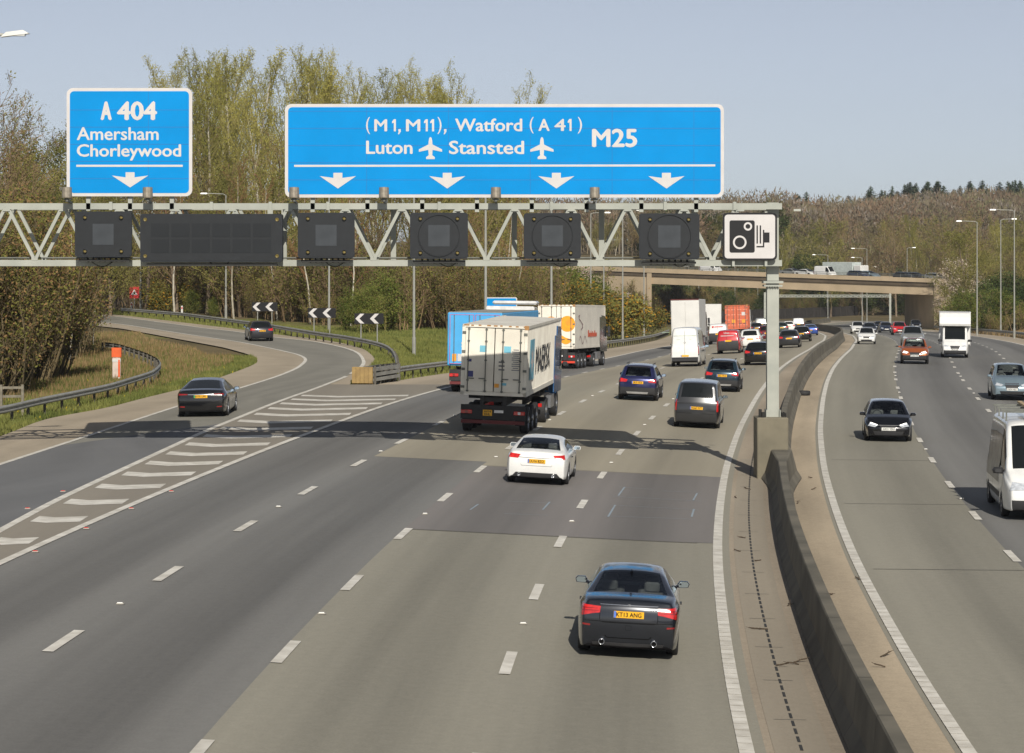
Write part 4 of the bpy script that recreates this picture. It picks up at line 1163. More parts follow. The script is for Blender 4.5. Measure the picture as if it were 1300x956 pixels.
def plate(B, parent, view, z, txt, m, w=.52, h=.112, x=0, small=False, zt=None):
    sg = -1 if view == 'rear' else 1
    ps = [cast(B, (x+dx, sg*6, z+dz), (0,-sg,0), .0) for dx in (-w/2,0,w/2) for dz in (-h/2,h/2)]
    ps = [p for p in ps if p]
    if not ps: return
    y = (min(p.y for p in ps)-.012) if sg < 0 else (max(p.y for p in ps)+.012)
    mb = MB(); mb.box((x, y, z), (w, .02, h)); o = mb.build('number_plate', m, parent)
    if m is YPL and w > .5: MB().box((x-w*.46, y-.0108, z), (w*.07,.003,h*.96)).build('plate_band', mat('plate_band_blue', srgb(70,110,190), .5), o)
    if txt:
        t = MB(); M = Matrix.Identity(4) if sg < 0 else Matrix.Rotation(math.pi, 4, 'Z')
        text_fit(t, txt, -w*.42, z-h*.34, w*.42, z+h*.34, 0, 0, .02)
        t.v = [((p[0]+x) if sg < 0 else (x-p[0]), y+sg*.0125, p[2]) for p in t.v]
        t.build('plate_lettering', PLT, o)
def mirx(P): return [(-a, b) for a, b in P]

S = {}
S['coupe'] = dict(id='coupe', L=4.58, W=1.78, H=1.40, ro=.96, wb=2.76, wr=.33, gc=.20, mid=.58, roofx=.66, shoulder=.35,
    top=[(-2.29,1.03),(-2.14,1.06),(-1.62,1.08),(-.62,1.37),(0,1.40),(.42,1.375),(1.28,.99),(1.9,.88),(2.29,.70)],
    belt=[(-2.29,.93),(-1.6,.96),(0,.90),(1.3,.86),(2.29,.62)], k=dict(bb=-1.62, bt=-.68, wt=.36, ws=1.28), side=(-1.25,.95), capcrease=.5)
S['tt'] = dict(id='tt', L=4.18, W=1.83, H=1.35, ro=.83, wb=2.50, wr=.34, gc=.19, mid=.58, roofx=.68, shoulder=.35,
    top=[(-2.09,.96),(-1.97,1.00),(-1.74,1.03),(-1.25,1.19),(-.75,1.30),(-.15,1.355),(.3,1.33),(1.12,.98),(1.7,.86),(2.09,.68)],
    belt=[(-2.09,.86),(-1.6,.90),(0,.87),(1.3,.84),(2.09,.6)], k=dict(bb=-1.74, bt=-.80, wt=.28, ws=1.12), side=(-.98,.85), capcrease=.5)
S['saloon'] = dict(id='saloon', L=4.97, W=1.96, H=1.44, ro=.98, wb=2.96, wr=.35, gc=.19, mid=.58, roofx=.66, shoulder=.3,
    top=[(-2.48,1.03),(-2.32,1.07),(-2.0,1.09),(-.75,1.40),(0,1.44),(.4,1.42),(1.5,.97),(2.1,.84),(2.48,.66)],
    belt=[(-2.48,.92),(-1.9,.97),(0,.92),(1.4,.88),(2.48,.6)], k=dict(bb=-2.0, bt=-.85, wt=.38, ws=1.5), side=(-1.6,1.15), bp=-.1, capcrease=.45)
S['suv'] = dict(id='suv', L=4.45, W=1.84, H=1.64, ro=.88, wb=2.67, wr=.355, gc=.25, mid=.62, roofx=.74, hatch=.42, rbump=1, cladding=1, fbump=1, shoulder=.35,
    top=[(-2.22,1.55),(-1.9,1.60),(-1.2,1.64),(0,1.645),(.3,1.62),(1.15,1.12),(1.8,1.02),(2.22,.84)],
    belt=[(-2.22,1.06),(0,1.02),(1.2,1.0),(2.22,.78)], k=dict(bb=-2.22, bt=-1.6, wt=.25, ws=1.15), side=(-1.6,.85), bp=-.25, bulgeR=.08, capcrease=.45)
S['suvb'] = dict(S['suv'], id='suvb', cladding=0, rbump=0, fbump=0)
S['bigsuv'] = dict(S['suv'], id='bigsuv', L=4.75, W=1.89, H=1.70, ro=.95, wb=2.74, cladding=0, rbump=0, fbump=0,
    top=[(-2.37,1.56),(-2.0,1.64),(-1.2,1.69),(0,1.70),(.35,1.67),(1.28,1.16),(1.9,1.06),(2.37,.86)],
    belt=[(-2.37,1.08),(0,1.06),(1.3,1.04),(2.37,.78)], k=dict(bb=-2.37, bt=-1.7, wt=.3, ws=1.28), side=(-1.7,.95), bp=-.3)
S['hatch'] = dict(id='hatch', L=4.26, W=1.80, H=1.46, ro=.80, wb=2.63, wr=.325, gc=.19, mid=.56, roofx=.71, hatch=.48, shoulder=.35,
    top=[(-2.13,1.38),(-1.8,1.43),(-1.1,1.46),(0,1.465),(.3,1.44),(1.2,.99),(1.75,.89),(2.13,.72)],
    belt=[(-2.13,.98),(0,.92),(1.2,.89),(2.13,.64)], k=dict(bb=-2.13, bt=-1.5, wt=.25, ws=1.2), side=(-1.5,.9), bp=-.2, bulgeR=.09, capcrease=.4)
S['mpv'] = dict(id='mpv', fr1=.91, L=4.96, W=1.92, H=1.92, ro=.90, wb=3.27, wr=.34, gc=.21, mid=.62, roofx=.82, hatch=.24, shoulder=.3, edge=.06,
    top=[(-2.48,1.86),(-2.1,1.90),(-1.2,1.92),(.6,1.92),(.9,1.88),(1.78,1.22),(2.15,1.06),(2.48,.86)],
    belt=[(-2.48,1.16),(0,1.12),(1.7,1.08),(2.48,.8)], k=dict(bb=-2.48, bt=-1.9, wt=.85, ws=1.78), side=(-2.0,1.4), bp=-.1, bulgeR=.07, capcrease=.5)
S['van'] = dict(id='van', L=5.93, W=1.99, H=2.62, ro=1.0, wb=3.66, wr=.34, gc=.26, mid=.56, roofx=.84, hatch=.16, van=True, shoulder=.15, edge=.12, rbump=1, fbump=1,
    top=[(-2.96,2.56),(-2.5,2.60),(0,2.62),(1.15,2.60),(1.45,2.48),(2.25,1.36),(2.6,1.22),(2.96,1.0)],
    belt=[(-2.96,1.35),(1.2,1.30),(2.1,1.24),(2.96,.9)], k=dict(bb=-2.96, bt=-2.3, wt=1.42, ws=2.25), side=(1.1,2.0), bulgeR=.02, capcrease=.75)
S['smallvan'] = dict(id='smallvan', L=4.4, W=1.83, H=1.82, ro=.85, wb=2.78, wr=.32, gc=.22, mid=.62, roofx=.84, hatch=.16, van=True, shoulder=.25, edge=.07, rbump=2, fbump=1,
    top=[(-2.2,1.76),(-1.9,1.80),(-1.2,1.82),(.45,1.82),(.7,1.78),(1.4,1.18),(1.8,1.06),(2.2,.86)],
    belt=[(-2.2,1.12),(0,1.1),(1.4,1.06),(2.2,.8)], k=dict(bb=-2.2, bt=-1.7, wt=.68, ws=1.4), side=(.2,1.15), bulgeR=.03, capcrease=.65)
S['cab'] = dict(S['van'], id='cab', H=2.35, L=5.93, roofx=.86,
    top=[(-2.96,1.0),(-.1,1.0),(.0,2.2),(.5,2.33),(1.15,2.36),(1.45,2.28),(2.25,1.36),(2.6,1.22),(2.96,1.0)], belt=[(-2.96,.9),(-.1,.9),(0,1.3),(2.1,1.24),(2.96,.9)], k=dict(bb=-2.9, bt=-2.6, wt=1.42, ws=2.25))
S['estate'] = dict(S['hatch'], id='estate', L=4.6, ro=.98, hatch=.40,
    top=[(-2.3,1.38),(-1.95,1.44),(-1.1,1.47),(0,1.47),(.3,1.44),(1.2,.99),(1.8,.89),(2.3,.72)], belt=[(-2.3,.98),(0,.93),(1.2,.9),(2.3,.64)], k=dict(bb=-2.3, bt=-1.6, wt=.25, ws=1.2), side=(-1.75,.9))

def car(kind, label, cat, x, y, heading, pm, name='car', lvl=1, group=None, anchor='rear', scale=1., detail=1, tail=None, plate_txt=None, extra=None, lit=False, tailm=None, oncoming=False, ground_z=None, platez=None):
    sp = S[kind]; B = get_loft(sp, lvl)
    # heading: angle of travel from +Y (clockwise positive); vehicle local +y = forward
    rz = -heading
    fwd = Vector((math.sin(heading), math.cos(heading), 0)); ay = B.ax[0] if anchor == 'rear' else B.ax[1]
    pos = Vector((x, y, 0))-fwd*ay*scale
    z = ground(x, y) if ground_z is None else ground_z; z2 = ground(pos.x, pos.y) if ground_z is None else ground_z
    t = thing(name, label, cat, (pos.x, pos.y, z2+.012), rz, group)
    # follow the gradient and crossfall of the road
    if ground_z is None:
        f2 = pos+fwd*1.4; r2 = Vector((fwd.y, -fwd.x, 0)); q = pos+r2*.8; q2 = pos-r2*.8
        pitch = math.atan2(ground(f2.x, f2.y)-z2, 1.4); roll = math.atan2(ground(q2.x, q2.y)-ground(q.x, q.y), 1.6)
        t.rotation_euler = (pitch, roll, rz)
    t.scale = (scale,)*3
    W = sp['W']/2
    sub(B, (0,1,2), 'body', [pm, TRIM, UNDER], t, {0:0,1:1,2:2})
    GL_ = GLASST if lvl > 1 and kind not in ('van','mpv','saloon') else GLASS
    sub(B, (3,), 'windscreen', [GL_], t, {3:0}); sub(B, (4,), 'rear_window', [GL_], t, {4:0})
    sub(B, (5,), 'side_window', [GL_], t, {5:0}); sub(B, (6,), 'side_window', [GL_], t, {6:0})
    if GL_ is GLASST: interior(t, sp)
    wr = sp.get('wr', .33)
    for a in B.ax:
        for s_ in (-1, 1): wheel(t, s_*(W-.015), a, wr, s_, detail > 1, style=5 if kind != 'van' else 6)
    if detail: mirror(B, t, W*.93, sp['k']['ws']-.38, interp(sp['belt'], sp['k']['ws'])+.07, pm if kind not in ('van','cab') else TRIM, 1.0 if kind not in ('van','cab') else 1.4)
    H = sp['H']; bz = interp(sp['belt'], -sp['L']/2)
    if tail == 'none': pass
    elif kind in ('van',):
        for s_ in (-1, 1): patch(B, 'tail_light', [(s_*W*.90,.78),(s_*W*.90,1.35)], [(s_*W*.99,.78),(s_*W*.99,1.35)], 'rear', TAIL, t, wrap=.3)
    elif kind in ('mpv',):
        for s_ in (-1, 1): patch(B, 'tail_light', [(s_*W*.86,.72),(s_*W*.86,1.15)], [(s_*W*.98,.72),(s_*W*.97,1.17)], 'rear', TAIL, t, wrap=.3)
    elif kind in ('smallvan',):
        for s_ in (-1, 1): patch(B, 'tail_light', [(s_*W*.87,.78),(s_*W*.87,1.2)], [(s_*W*.98,.78),(s_*W*.97,1.2)], 'rear', TAIL, t, wrap=.3)
    elif not oncoming and not tail and kind != 'cab':
        for s_ in (-1, 1): patch(B, 'tail_light', [(s_*W*.50,bz-.10),(s_*W*.93,bz-.03)], [(s_*W*.54,bz-.20),(s_*W*.94,bz-.22)], 'rear', tailm or TAIL, t, wrap=.35)
    # front: headlights, grille, lower grille
    fz = interp(sp['belt'], sp['L']/2)
    if oncoming:
        for s_ in (-1, 1): patch(B, 'headlight', [(s_*W*.46,fz-.02),(s_*W*.90,fz+.07)], [(s_*W*.54,fz-.09),(s_*W*.92,fz-.05)], 'front', HLON if lit else HEADL, t, wrap=.5)
        patch(B, 'grille', [(-W*.36,fz-.02),(W*.36,fz-.02)], [(-W*.30,fz-.24),(W*.30,fz-.24)], 'front', TRIM, t, n=12)
        patch(B, 'lower_grille', [(-W*.62,gl:=.46 if kind in ('suv','suvb','bigsuv') else .40),(W*.62,gl)], [(-W*.56,gl-.14),(W*.56,gl-.14)], 'front', TRIM, t, n=12)
        plate(B, t, 'front', (gl+.09) if kind not in ('van','cab') else .62, plate_txt, WPL, .52, .11)
    else:
        plate(B, t, 'rear', platez or bz-.22, plate_txt, YPL)
    if extra: extra(B, t, W)
    return t
def Hd(Y): return math.atan(dXE(Y))
def away(kind, label, cat, px, py, pm, **k):
    p = unproj(px, py); return car(kind, label, cat, p.x, p.y, k.pop('hd', Hd(p.y+3)), pm, **k)
def toward(kind, label, cat, px, py, pm, **k):
    p = unproj(px, py); return car(kind, label, cat, p.x, p.y, math.pi+k.pop('hd', Hd(p.y)), pm, anchor='front', oncoming=True, **k)
PB = paint('black_blue', 26,30,38, .35, .25); PW = paint('white', 218,218,214, 0, .4); PK = paint('black', 14,15,18, .2, .22)
PG = paint('dark_grey', 38,39,41, .15, .3); PTL = paint('dark_teal', 30,52,64, .5, .3); PBL = paint('deep_blue', 38,42,84, .5, .3)
PR_ = paint('red', 178,22,30, .1, .35); PDR = paint('dark_red', 96,20,30, .2, .35); PSI = paint('silver', 176,176,170, .6, .35); PLB = paint('light_blue', 148,168,178, .6, .32)
POR = paint('burnt_orange', 164,88,44, .3, .35); PBB = paint('bright_blue', 40,74,150, .4, .35); PCH = paint('charcoal', 46,46,52, .5, .35); PRR = paint('bright_red', 204,34,38, .1, .35)
def seams_door(B, t, W, view, y0, y1, ztop=.95):
    gap(B, [(y0,.32),(y0,.6),(y0,ztop-.1)], view, t); gap(B, [(y1,.36),(y1,.6),(y1,ztop-.1)], view, t)
    m = PCHROMEH
    s = 1 if view == 'right' else -1
    p = cast(B, (s*3, y0+.16, ztop-.17), (-s,0,0), .02)
    if p: MB().box(p, (.03,.2,.03)).build('door_handle', m, t)
PCHROMEH = TRIM
# --- nearest coupe
def ex_bmw(B, t, W):
    for s_ in (-1, 1):
        # L-shaped lamps: outer block plus inner bar
        patch(B, 'tail_light', [(s_*.50,.905),(s_*.68,.915),(s_*.90,.925)], [(s_*.50,.80),(s_*.66,.775),(s_*.90,.72)], 'rear', TAIL, t, .008, wrap=.45, n=10, k=5)
        patch(B, 'lamp_divider', [(s_*.52,.838),(s_*.89,.835)], [(s_*.52,.828),(s_*.89,.822)], 'rear', TAILD, t, .012, wrap=.45, n=8, k=1)
        patch(B, 'lamp_divider', [(s_*.55,.872),(s_*.89,.878)], [(s_*.55,.864),(s_*.89,.866)], 'rear', TAILD, t, .012, wrap=.45, n=8, k=1)
        patch(B, 'rear_reflector', [(s_*.66,.60),(s_*.80,.61)], [(s_*.66,.57),(s_*.80,.58)], 'rear', TAILD, t, .006, wrap=.45, n=4, k=1)
        p = cast(B, (s_*.45, -6, .33), (0,1,0), 0)
        if p:
            mb = MB(); mb.lathe([(.06,.052),(-.07,.052),(-.075,.045),(-.02,.042)], (s_*.45,p.y,.31), 'y', 18, 0); mb.lathe([(-.02,.042),(-.02,.001)], (s_*.45,p.y,.31), 'y', 18, 1)
            mb.build('exhaust_tip', [CHR, SEAM], t, smooth=True)
    gap(B, [(-.50,.93),(-.50,.66),(-.42,.64),(.42,.64),(.50,.66),(.50,.93)], 'rear', t, .010)
    gap(B, [(-.84,.66),(-.5,.655),(.5,.655),(.84,.66)], 'rear', t, .009)
    gap(B, [(-.40,.42),(-.36,.38),(.36,.38),(.40,.42)], 'rear', t, .016)
    gap(B, [(-.05,.60),(-.05,.52),(.05,.52),(.05,.60),(-.05,.60)], 'rear', t, .004)
    patch(B, 'diffuser', [(-.62,.30),(.62,.30)], [(-.60,.24),(.60,.24)], 'rear', TRIM, t, .006, n=12)
    patch(B, 'boot_trim', [(-.5,.945),(.5,.945)], [(-.5,.935),(.5,.935)], 'rear', CHR, t, .006, n=14, k=1)
    plate_at(B, t, .79, 'KT13 ANG', .52)
    p = cast(B, (0,-6,.955), (0,1,0), .0)
    if p:
        mb = MB(); mb.lathe([(-.004,.040),(-.010,.036),(-.011,.001)], (0,p.y,.925), 'y', 20, 0); mb.lathe([(-.006,.029),(-.0125,.028),(-.0125,.001)], (0,p.y,.925), 'y', 20, 1)
        for k in (0, 2):
            a = k*90; mb.add([(0,p.y-.0135,.925)]+[(.026*math.cos(R(a+j*22.5)), p.y-.0135, .925+.026*math.sin(R(a+j*22.5))) for j in range(5)], [(0,1,2),(0,2,3),(0,3,4),(0,4,5)], 0)
        mb.build('badge', [CHR, SEAM], t)
    o = MB(); text_fit(o, '335i', .36, .868, .50, .902, 0, 0, .02)
    p = cast(B, (.43,-6,.88), (0,1,0), .0)
    if p: o.v = [(a, p.y-.012, c) for a, b, c in o.v]; o.build('model_lettering', CHR, t)
    for v in ('right', 'left'): seams_door(B, t, W, v, -.62, .82)
    # roof aerial fin and third brake light
    mb = MB(); mb.add([(-.025,-.78,1.335),(.025,-.78,1.335),(.018,-.6,1.37),(-.018,-.6,1.37),(0,-.83,1.40)], [(0,1,4),(1,2,4),(2,3,4),(3,0,4)]); mb.build('aerial_fin', PB, t)
def plate_at(B, t, z, txt, w=.52):
    plate(B, t, 'rear', z, txt, YPL, w, .115)
    p = cast(B, (0,-6,z), (0,1,0), 0)
away('coupe', 'dark blue-black coupe nearest the camera with red tail lights and yellow plate', 'car', 797, 828, PB, lvl=2, detail=2, tail=1, plate_txt=None, extra=ex_bmw, platez=.79)
def ex_tt(B, t, W):
    for s_ in (-1, 1):
        patch(B, 'tail_light', [(s_*.50,.875),(s_*.88,.905)], [(s_*.55,.765),(s_*.87,.775)], 'rear', TAIL, t, .008, wrap=.45, n=8)
        p = cast(B, (s_*.50, -6, .30), (0,1,0), 0)
        if p: MB().lathe([(.05,.05),(-.05,.05),(-.05,.04),(0,.04),(0,.001)], (s_*.50,p.y,.29), 'y', 14).build('exhaust_tip', CHR, t, smooth=True)
    patch(B, 'diffuser', [(-.60,.36),(.60,.36)], [(-.72,.23),(.72,.23)], 'rear', TRIM, t, .007, n=14)
    gap(B, [(-.80,.80),(-.3,.79),(.3,.79),(.80,.80)], 'rear', t, .012); gap(B, [(-.46,.60),(-.44,.56),(.44,.56),(.46,.60)], 'rear', t, .008)
    for v in ('right', 'left'): seams_door(B, t, W, v, -.62, .62, .92)
away('tt', 'small white coupe with slanting red tail lights alone in the third lane', 'car', 683, 613, PW, lvl=2, detail=2, tail=1, plate_txt='OU16 BZO', extra=ex_tt, platez=.70)
def ex_suv(B, t, W):
    bz = interp(B.spec['belt'], -B.spec['L']/2)
    patch(B, 'silver_skid_plate', [(-.50,.42),(.50,.42)], [(-.46,.33),(.46,.33)], 'rear', SILV, t, .01, n=10)
    gap(B, [(-.62,bz),(-.60,.62),(.60,.62),(.62,bz)], 'rear', t, .010)
    for v in ('right', 'left'):
        gap(B, [(.80,.4),(.82,.9)], v, t); gap(B, [(-.28,.4),(-.28,.9)], v, t)
    patch(B, 'spoiler', [(-.55,1.555),(.55,1.555)], [(-.58,1.52),(.58,1.52)], 'rear', TRIM, t, .01, n=10)
    for s_ in (-1, 1): MB().beam((s_*.60,-1.3,1.655), (s_*.60,.2,1.655), .03, .035).build('roof_rail', TRIM, t)
away('suv', 'deep blue crossover with silver skid plate between the lorries and the grey people carrier', 'car', 810.5, 508, PBL, lvl=2, detail=2, plate_txt='YB19 HCK', extra=ex_suv)
away('suv', 'dark teal crossover directly ahead of the grey people carrier', 'car', 917, 497, PTL, lvl=2, detail=2, plate_txt='LM21 VKO', extra=ex_suv, scale=.97)
def ex_mpv(B, t, W):
    gap(B, [(-.80,1.16),(-.80,.62),(.80,.62),(.80,1.16)], 'rear', t, .012)
    patch(B, 'handle_recess', [(-.16,.66),(.16,.66)], [(-.16,.61),(.16,.61)], 'rear', TRIM, t, .008)
    for v in ('right', 'left'):
        gap(B, [(1.2,.4),(1.2,1.05)], v, t); gap(B, [(.05,.4),(.05,1.05)], v, t); gap(B, [(-1.9,1.0),(.05,1.0)], v, t, .02)
away('mpv', 'dark grey people carrier with tall red tail lights in the lane beside the reserve', 'people carrier', 884.5, 542.5, PG, name='people_carrier', lvl=2, detail=2, plate_txt='WA67 FYT', extra=ex_mpv, platez=.84, scale=.96)
away('hatch', 'black hatchback half hidden behind the gantry post', 'car', 963, 463.5, PK, lvl=1, plate_txt='AK18 XRE')
def ex_van(B, t, W):
    gap(B, [(0,.62),(0,1.5),(0,2.4)], 'rear', t, .016)
    for s_ in (-1, 1):
        for z in (.8, 1.5, 2.2): MB().box((s_*(W*.93), -2.955, z), (.05,.05,.09)).build('door_hinge', TRIM, t)
        gap(B, [(.95,.5),(.95,2.2)], 'right' if s_ > 0 else 'left', t, .02)
        gap(B, [(-1.0,1.0),(.9,1.0)], 'right' if s_ > 0 else 'left', t, .05, 'slide_rail')
    MB().box((0,-3.04,.45), (1.7,.16,.12)).build('rear_step', TRIM, t)
def ex_sprinter(B, t, W):
    ex_van(B, t, W)
    GT = mat('pale_green_lettering', srgb(150,172,150), .6)
    p = cast(B, (.4,-6,2.1), (0,1,0), 0); y = p.y-.02
    for s, a, b, c, d in (('Greenhill', -.75,2.26,.1,2.36), ('services and maintenance', -.72,2.02,.75,2.09), ('01923 240 118', -.55,1.76,.45,1.84)):
        if s == 'Greenhill': MB().box(((a+b*0-.5)/1, y, 2.3), (.5,.006,.03)).build('vehicle_lettering', GT, t); continue
        m = MB(); m.box(((a+c)/2, y, (b+d)/2), (c-a,.005,.022)); m.build('vehicle_lettering', GT, t)
    q = cast(B, (0,-6,1.55), (0,1,0), 0); MB().lathe([(-.01,.07),(-.02,.065),(-.02,.05),(-.012,.05)], (0,q.y,1.6), 'y', 16).build('badge', CHR, t)
    MB().box((0,q.y-.015,1.2), (.22,.03,.03)).build('door_handle', TRIM, t)
away('van', 'tall white panel van seen from behind, right of the container lorries', 'van', 871.5, 465.3, PW, name='panel_van', lvl=1, detail=2, extra=ex_sprinter, scale=.95, platez=.72)
def ex_red(B, t, W):
    y = cast(B, (0,-6,1.5), (0,1,0), 0).y-.02
    m = MB(); text_fit(m, 'Uno', -.30, 1.52, .12, 1.66, y, 0, .03); m.build('vehicle_lettering', SW, t)
    m = MB(); m.box((-.05,y,1.37), (1.0,.006,.05)); m.build('lettering_band', SW, t)
    gap(B, [(-.1,.7),(-.1,1.7)], 'rear', t, .012)
away('smallvan', 'small red van with white lettering and black lower doors', 'van', 926, 449, PR_, name='small_van', lvl=1, detail=2, extra=ex_red, platez=.98)
def ex_wvan(B, t, W):
    y = cast(B, (0,-6,1.5), (0,1,0), 0).y-.02
    m = MB(); m.lathe([(0,.09),(-.01,.09),(-.01,.001)], (-.42,y,1.55), 'y', 12); m.box((.1,y,1.55), (.75,.006,.07)); m.build('vehicle_lettering', mat('vehicle_red_print', srgb(196,40,40), .5), t)
    gap(B, [(0,.7),(0,1.7)], 'rear', t, .012)
away('smallvan', 'white van with small red lettering across its rear doors, ahead of the red van', 'van', 912.5, 437, PW, name='small_van', lvl=1, extra=ex_wvan, scale=1.12, platez=.9)
away('suvb', 'white hatchback right of the red van', 'car', 953.5, 443.5, PW, lvl=1, plate_txt=None)
away('suvb', 'dark red car partly behind the gantry post beyond the black hatchback', 'car', 974, 433.5, PDR, lvl=1)
away('hatch', 'distant dark car immediately right of the orange container lorry', 'car', 960.5, 424, PCH, lvl=1, detail=0)
away('smallvan', 'distant pale silver van beside the second gantry post', 'van', 966, 419.5, PSI, name='small_van', lvl=1, detail=0)
away('estate', 'charcoal hatchback with grey bumper just right of the gantry post', 'car', 1002.5, 441.5, PG, lvl=1, detail=1)
away('hatch', 'dark car following a blue one beside the barrier', 'car', 1018, 434, PK, lvl=1, detail=1)
away('saloon', 'bright blue car furthest along the lane beside the barrier', 'car', 1029, 426, PBB, lvl=1, detail=1, scale=.93)
away('hatch', 'distant white car left of the distant white van by the barrier', 'car', 1001.5, 421, PW, lvl=1, detail=0)
away('smallvan', 'distant plain white van between the white and bright blue cars', 'van', 1013.5, 419.5, PW, name='small_van', lvl=1, detail=0)
away('hatch', 'distant green-grey car just clear of the gantry post', 'car', 992.5, 423.5, paint('grey_green', 60,72,66), lvl=1, detail=0)
away('hatch', 'tiny silver car on the far left of the lanes under the bridge', 'car', 862, 424.5, PSI, lvl=1, detail=0)

# oncoming
def ex_cupra(B, t, W):
    fz = interp(B.spec['belt'], B.spec['L']/2)
    for s_ in (-1, 1): patch(B, 'daytime_light', [(s_*W*.50,fz-.01),(s_*W*.88,fz+.07)], [(s_*W*.52,fz-.035),(s_*W*.88,fz+.035)], 'front', HLON, t, .014, wrap=.5)
    for s_ in (-1, 1): patch(B, 'side_intake', [(s_*W*.66,.46),(s_*W*.88,.50)], [(s_*W*.64,.30),(s_*W*.84,.30)], 'front', UNDER, t, .008, wrap=.4)
    patch(B, 'grille_surround', [(-.40,fz-.02),(.40,fz-.02)], [(-.40,fz-.035),(.40,fz-.035)], 'front', SILV, t, .012, n=8, k=1)
toward('hatch', 'black hatchback coming towards the camera in the lane beside the reserve', 'car', 1127, 559.5, PK, lvl=2, detail=2, plate_txt='GX21 YDU', extra=ex_cupra)
def ex_lex(B, t, W):
    patch(B, 'chrome_grille_bar', [(-.32,.83),(.32,.83)], [(-.34,.79),(.34,.79)], 'front', CHR, t, .014, n=8)
    patch(B, 'chrome_grille_bar', [(-.36,.74),(.36,.74)], [(-.36,.72),(.36,.72)], 'front', CHR, t, .014, n=8)
toward('bigsuv', 'pale metallic blue large crossover approaching at the right edge', 'car', 1283, 507.5, PLB, lvl=2, detail=2, plate_txt='RX59 HLK', extra=ex_lex)
toward('suv', 'burnt orange crossover approaching in front of a silver one', 'car', 1161, 462, POR, lvl=2, detail=1, plate_txt='DU68 TNE', lit=True)
toward('suvb', 'silver car close behind the burnt orange crossover', 'car', 1158.5, 441, PSI, lvl=1, detail=1, scale=1.05)
toward('suvb', 'white car leading the oncoming lane nearest the reserve, behind the black hatchback', 'car', 1100, 437, PW, lvl=1, detail=1, scale=.88, plate_txt=None)
toward('suvb', 'distant white off-roader at the head of the queue beside the barrier', 'car', 1089, 424, PW, lvl=1, detail=1, scale=.95)
toward('hatch', 'distant slate grey car tucked behind the white one', 'car', 1104, 424.5, PCH, lvl=1, detail=0)
toward('estate', 'distant dark blue car left of the bright red one', 'car', 1125, 422.5, paint('navy', 30,40,60), lvl=1, detail=1)
toward('suvb', 'bright red car approaching just clear of the bridge', 'car', 1142, 425.5, PRR, lvl=1, detail=1)
toward('suvb', 'distant dark car emerging beside the right bridge abutment', 'car', 1163, 418.5, PK, lvl=1, detail=1)
toward('hatch', 'distant black car under the bridge between the slate grey and dark blue cars', 'car', 1117, 420, PK, lvl=1, detail=0)
# slip road cars
def hdp(px0, px1):
    a, b = unproj(*px0), unproj(*px1); return math.atan2(b.x-a.x, b.y-a.y)
def ex_tesla(B, t, W):
    for s_ in (-1, 1):
        patch(B, 'tail_light', [(s_*.52,.90),(s_*.93,.915)], [(s_*.54,.86),(s_*.93,.845)], 'rear', TAILD, t, .008, wrap=.45, n=8)
        patch(B, 'rear_reflector', [(s_*.62,.42),(s_*.82,.43)], [(s_*.62,.38),(s_*.82,.39)], 'rear', TAILD, t, .006, wrap=.3, n=4)
    patch(B, 'boot_trim', [(-.5,.885),(.5,.885)], [(-.5,.865),(.5,.865)], 'rear', CHR, t, .006, n=12, k=1)
    for v in ('right', 'left'): seams_door(B, t, W, v, .0, 1.05, .96); gap(B, [(-1.0,.5),(-1.0,.85)], v, t)
    # green flash at the end of the plate
    MB().box((-.24,cast(B, (-.24,-6,.80), (0,1,0), .03).y-.015,.80), (.05,.012,.10)).build('plate_green_flash', mat('plate_green', srgb(60,150,80), .5), t)
away('saloon', 'glossy black saloon on the slip road with a yellow plate', 'car', 259, 528, PK, lvl=2, detail=2, tail=1, plate_txt='BV70 UPK', extra=ex_tesla, hd=hdp((259,528),(330,497))-.02, platez=.80)
away('hatch', 'small dark grey hatchback climbing the far bend of the slip road', 'car', 331, 433, PCH, lvl=1, detail=1, plate_txt='SF16 LOE', hd=-.20, anchor='rear')
# vehicles on the bridge deck, broadside to the camera
def onbridge(kind, label, cat, px, pm, name='car', face=1, t_=3.5, scale=1., **k):
    s_ = None
    x0 = (px-CX)/F
    # point along the deck seen at this column
    best = min((abs(((A.x+ax.x*s+dn.x*t_)/(A.y+ax.y*s+dn.y*t_))-x0), s) for s in np.arange(-5, Lb+34, .2))[1]
    p = Vector((A.x, A.y, 0))+ax*best+dn*t_
    h = math.atan2(ax.x*face, ax.y*face)
    return car(kind, label, cat, p.x, p.y, h, pm, name=name, lvl=1, detail=1, anchor='rear', ground_z=zz(best)-.5, scale=scale, **k)
onbridge('saloon', 'white saloon on the bridge left of the white lorry', 'car', 1016, PW, face=-1)
onbridge('saloon', 'pale silver car on the bridge right of the gantry post', 'car', 998, PSI, face=-1, t_=9)
onbridge('estate', 'dark estate car on the bridge in front of the pale lorry box', 'car', 1083, paint('navy2', 44,56,78), face=-1)
onbridge('estate', 'silver-blue estate car on the bridge over the oncoming lanes', 'car', 1096, PLB, face=-1, t_=7)
onbridge('hatch', 'dark grey hatchback on the bridge above the oncoming lanes', 'car', 1141, PG, face=-1)
onbridge('hatch', 'darker hatchback following on the bridge near its right end', 'car', 1155, PCH, face=-1, t_=6.5)
onbridge('estate', 'pale grey estate car above the right abutment of the bridge', 'car', 1182, PSI, face=-1)
onbridge('van', 'white van on the bridge just ahead of the pale lorry', 'van', 1040, PW, name='panel_van', face=-1, scale=.8)
onbridge('van', 'white panel van on the bridge seen through the gantry lattice', 'van', 895, PW, name='panel_van', face=-1, scale=.85, t_=8)
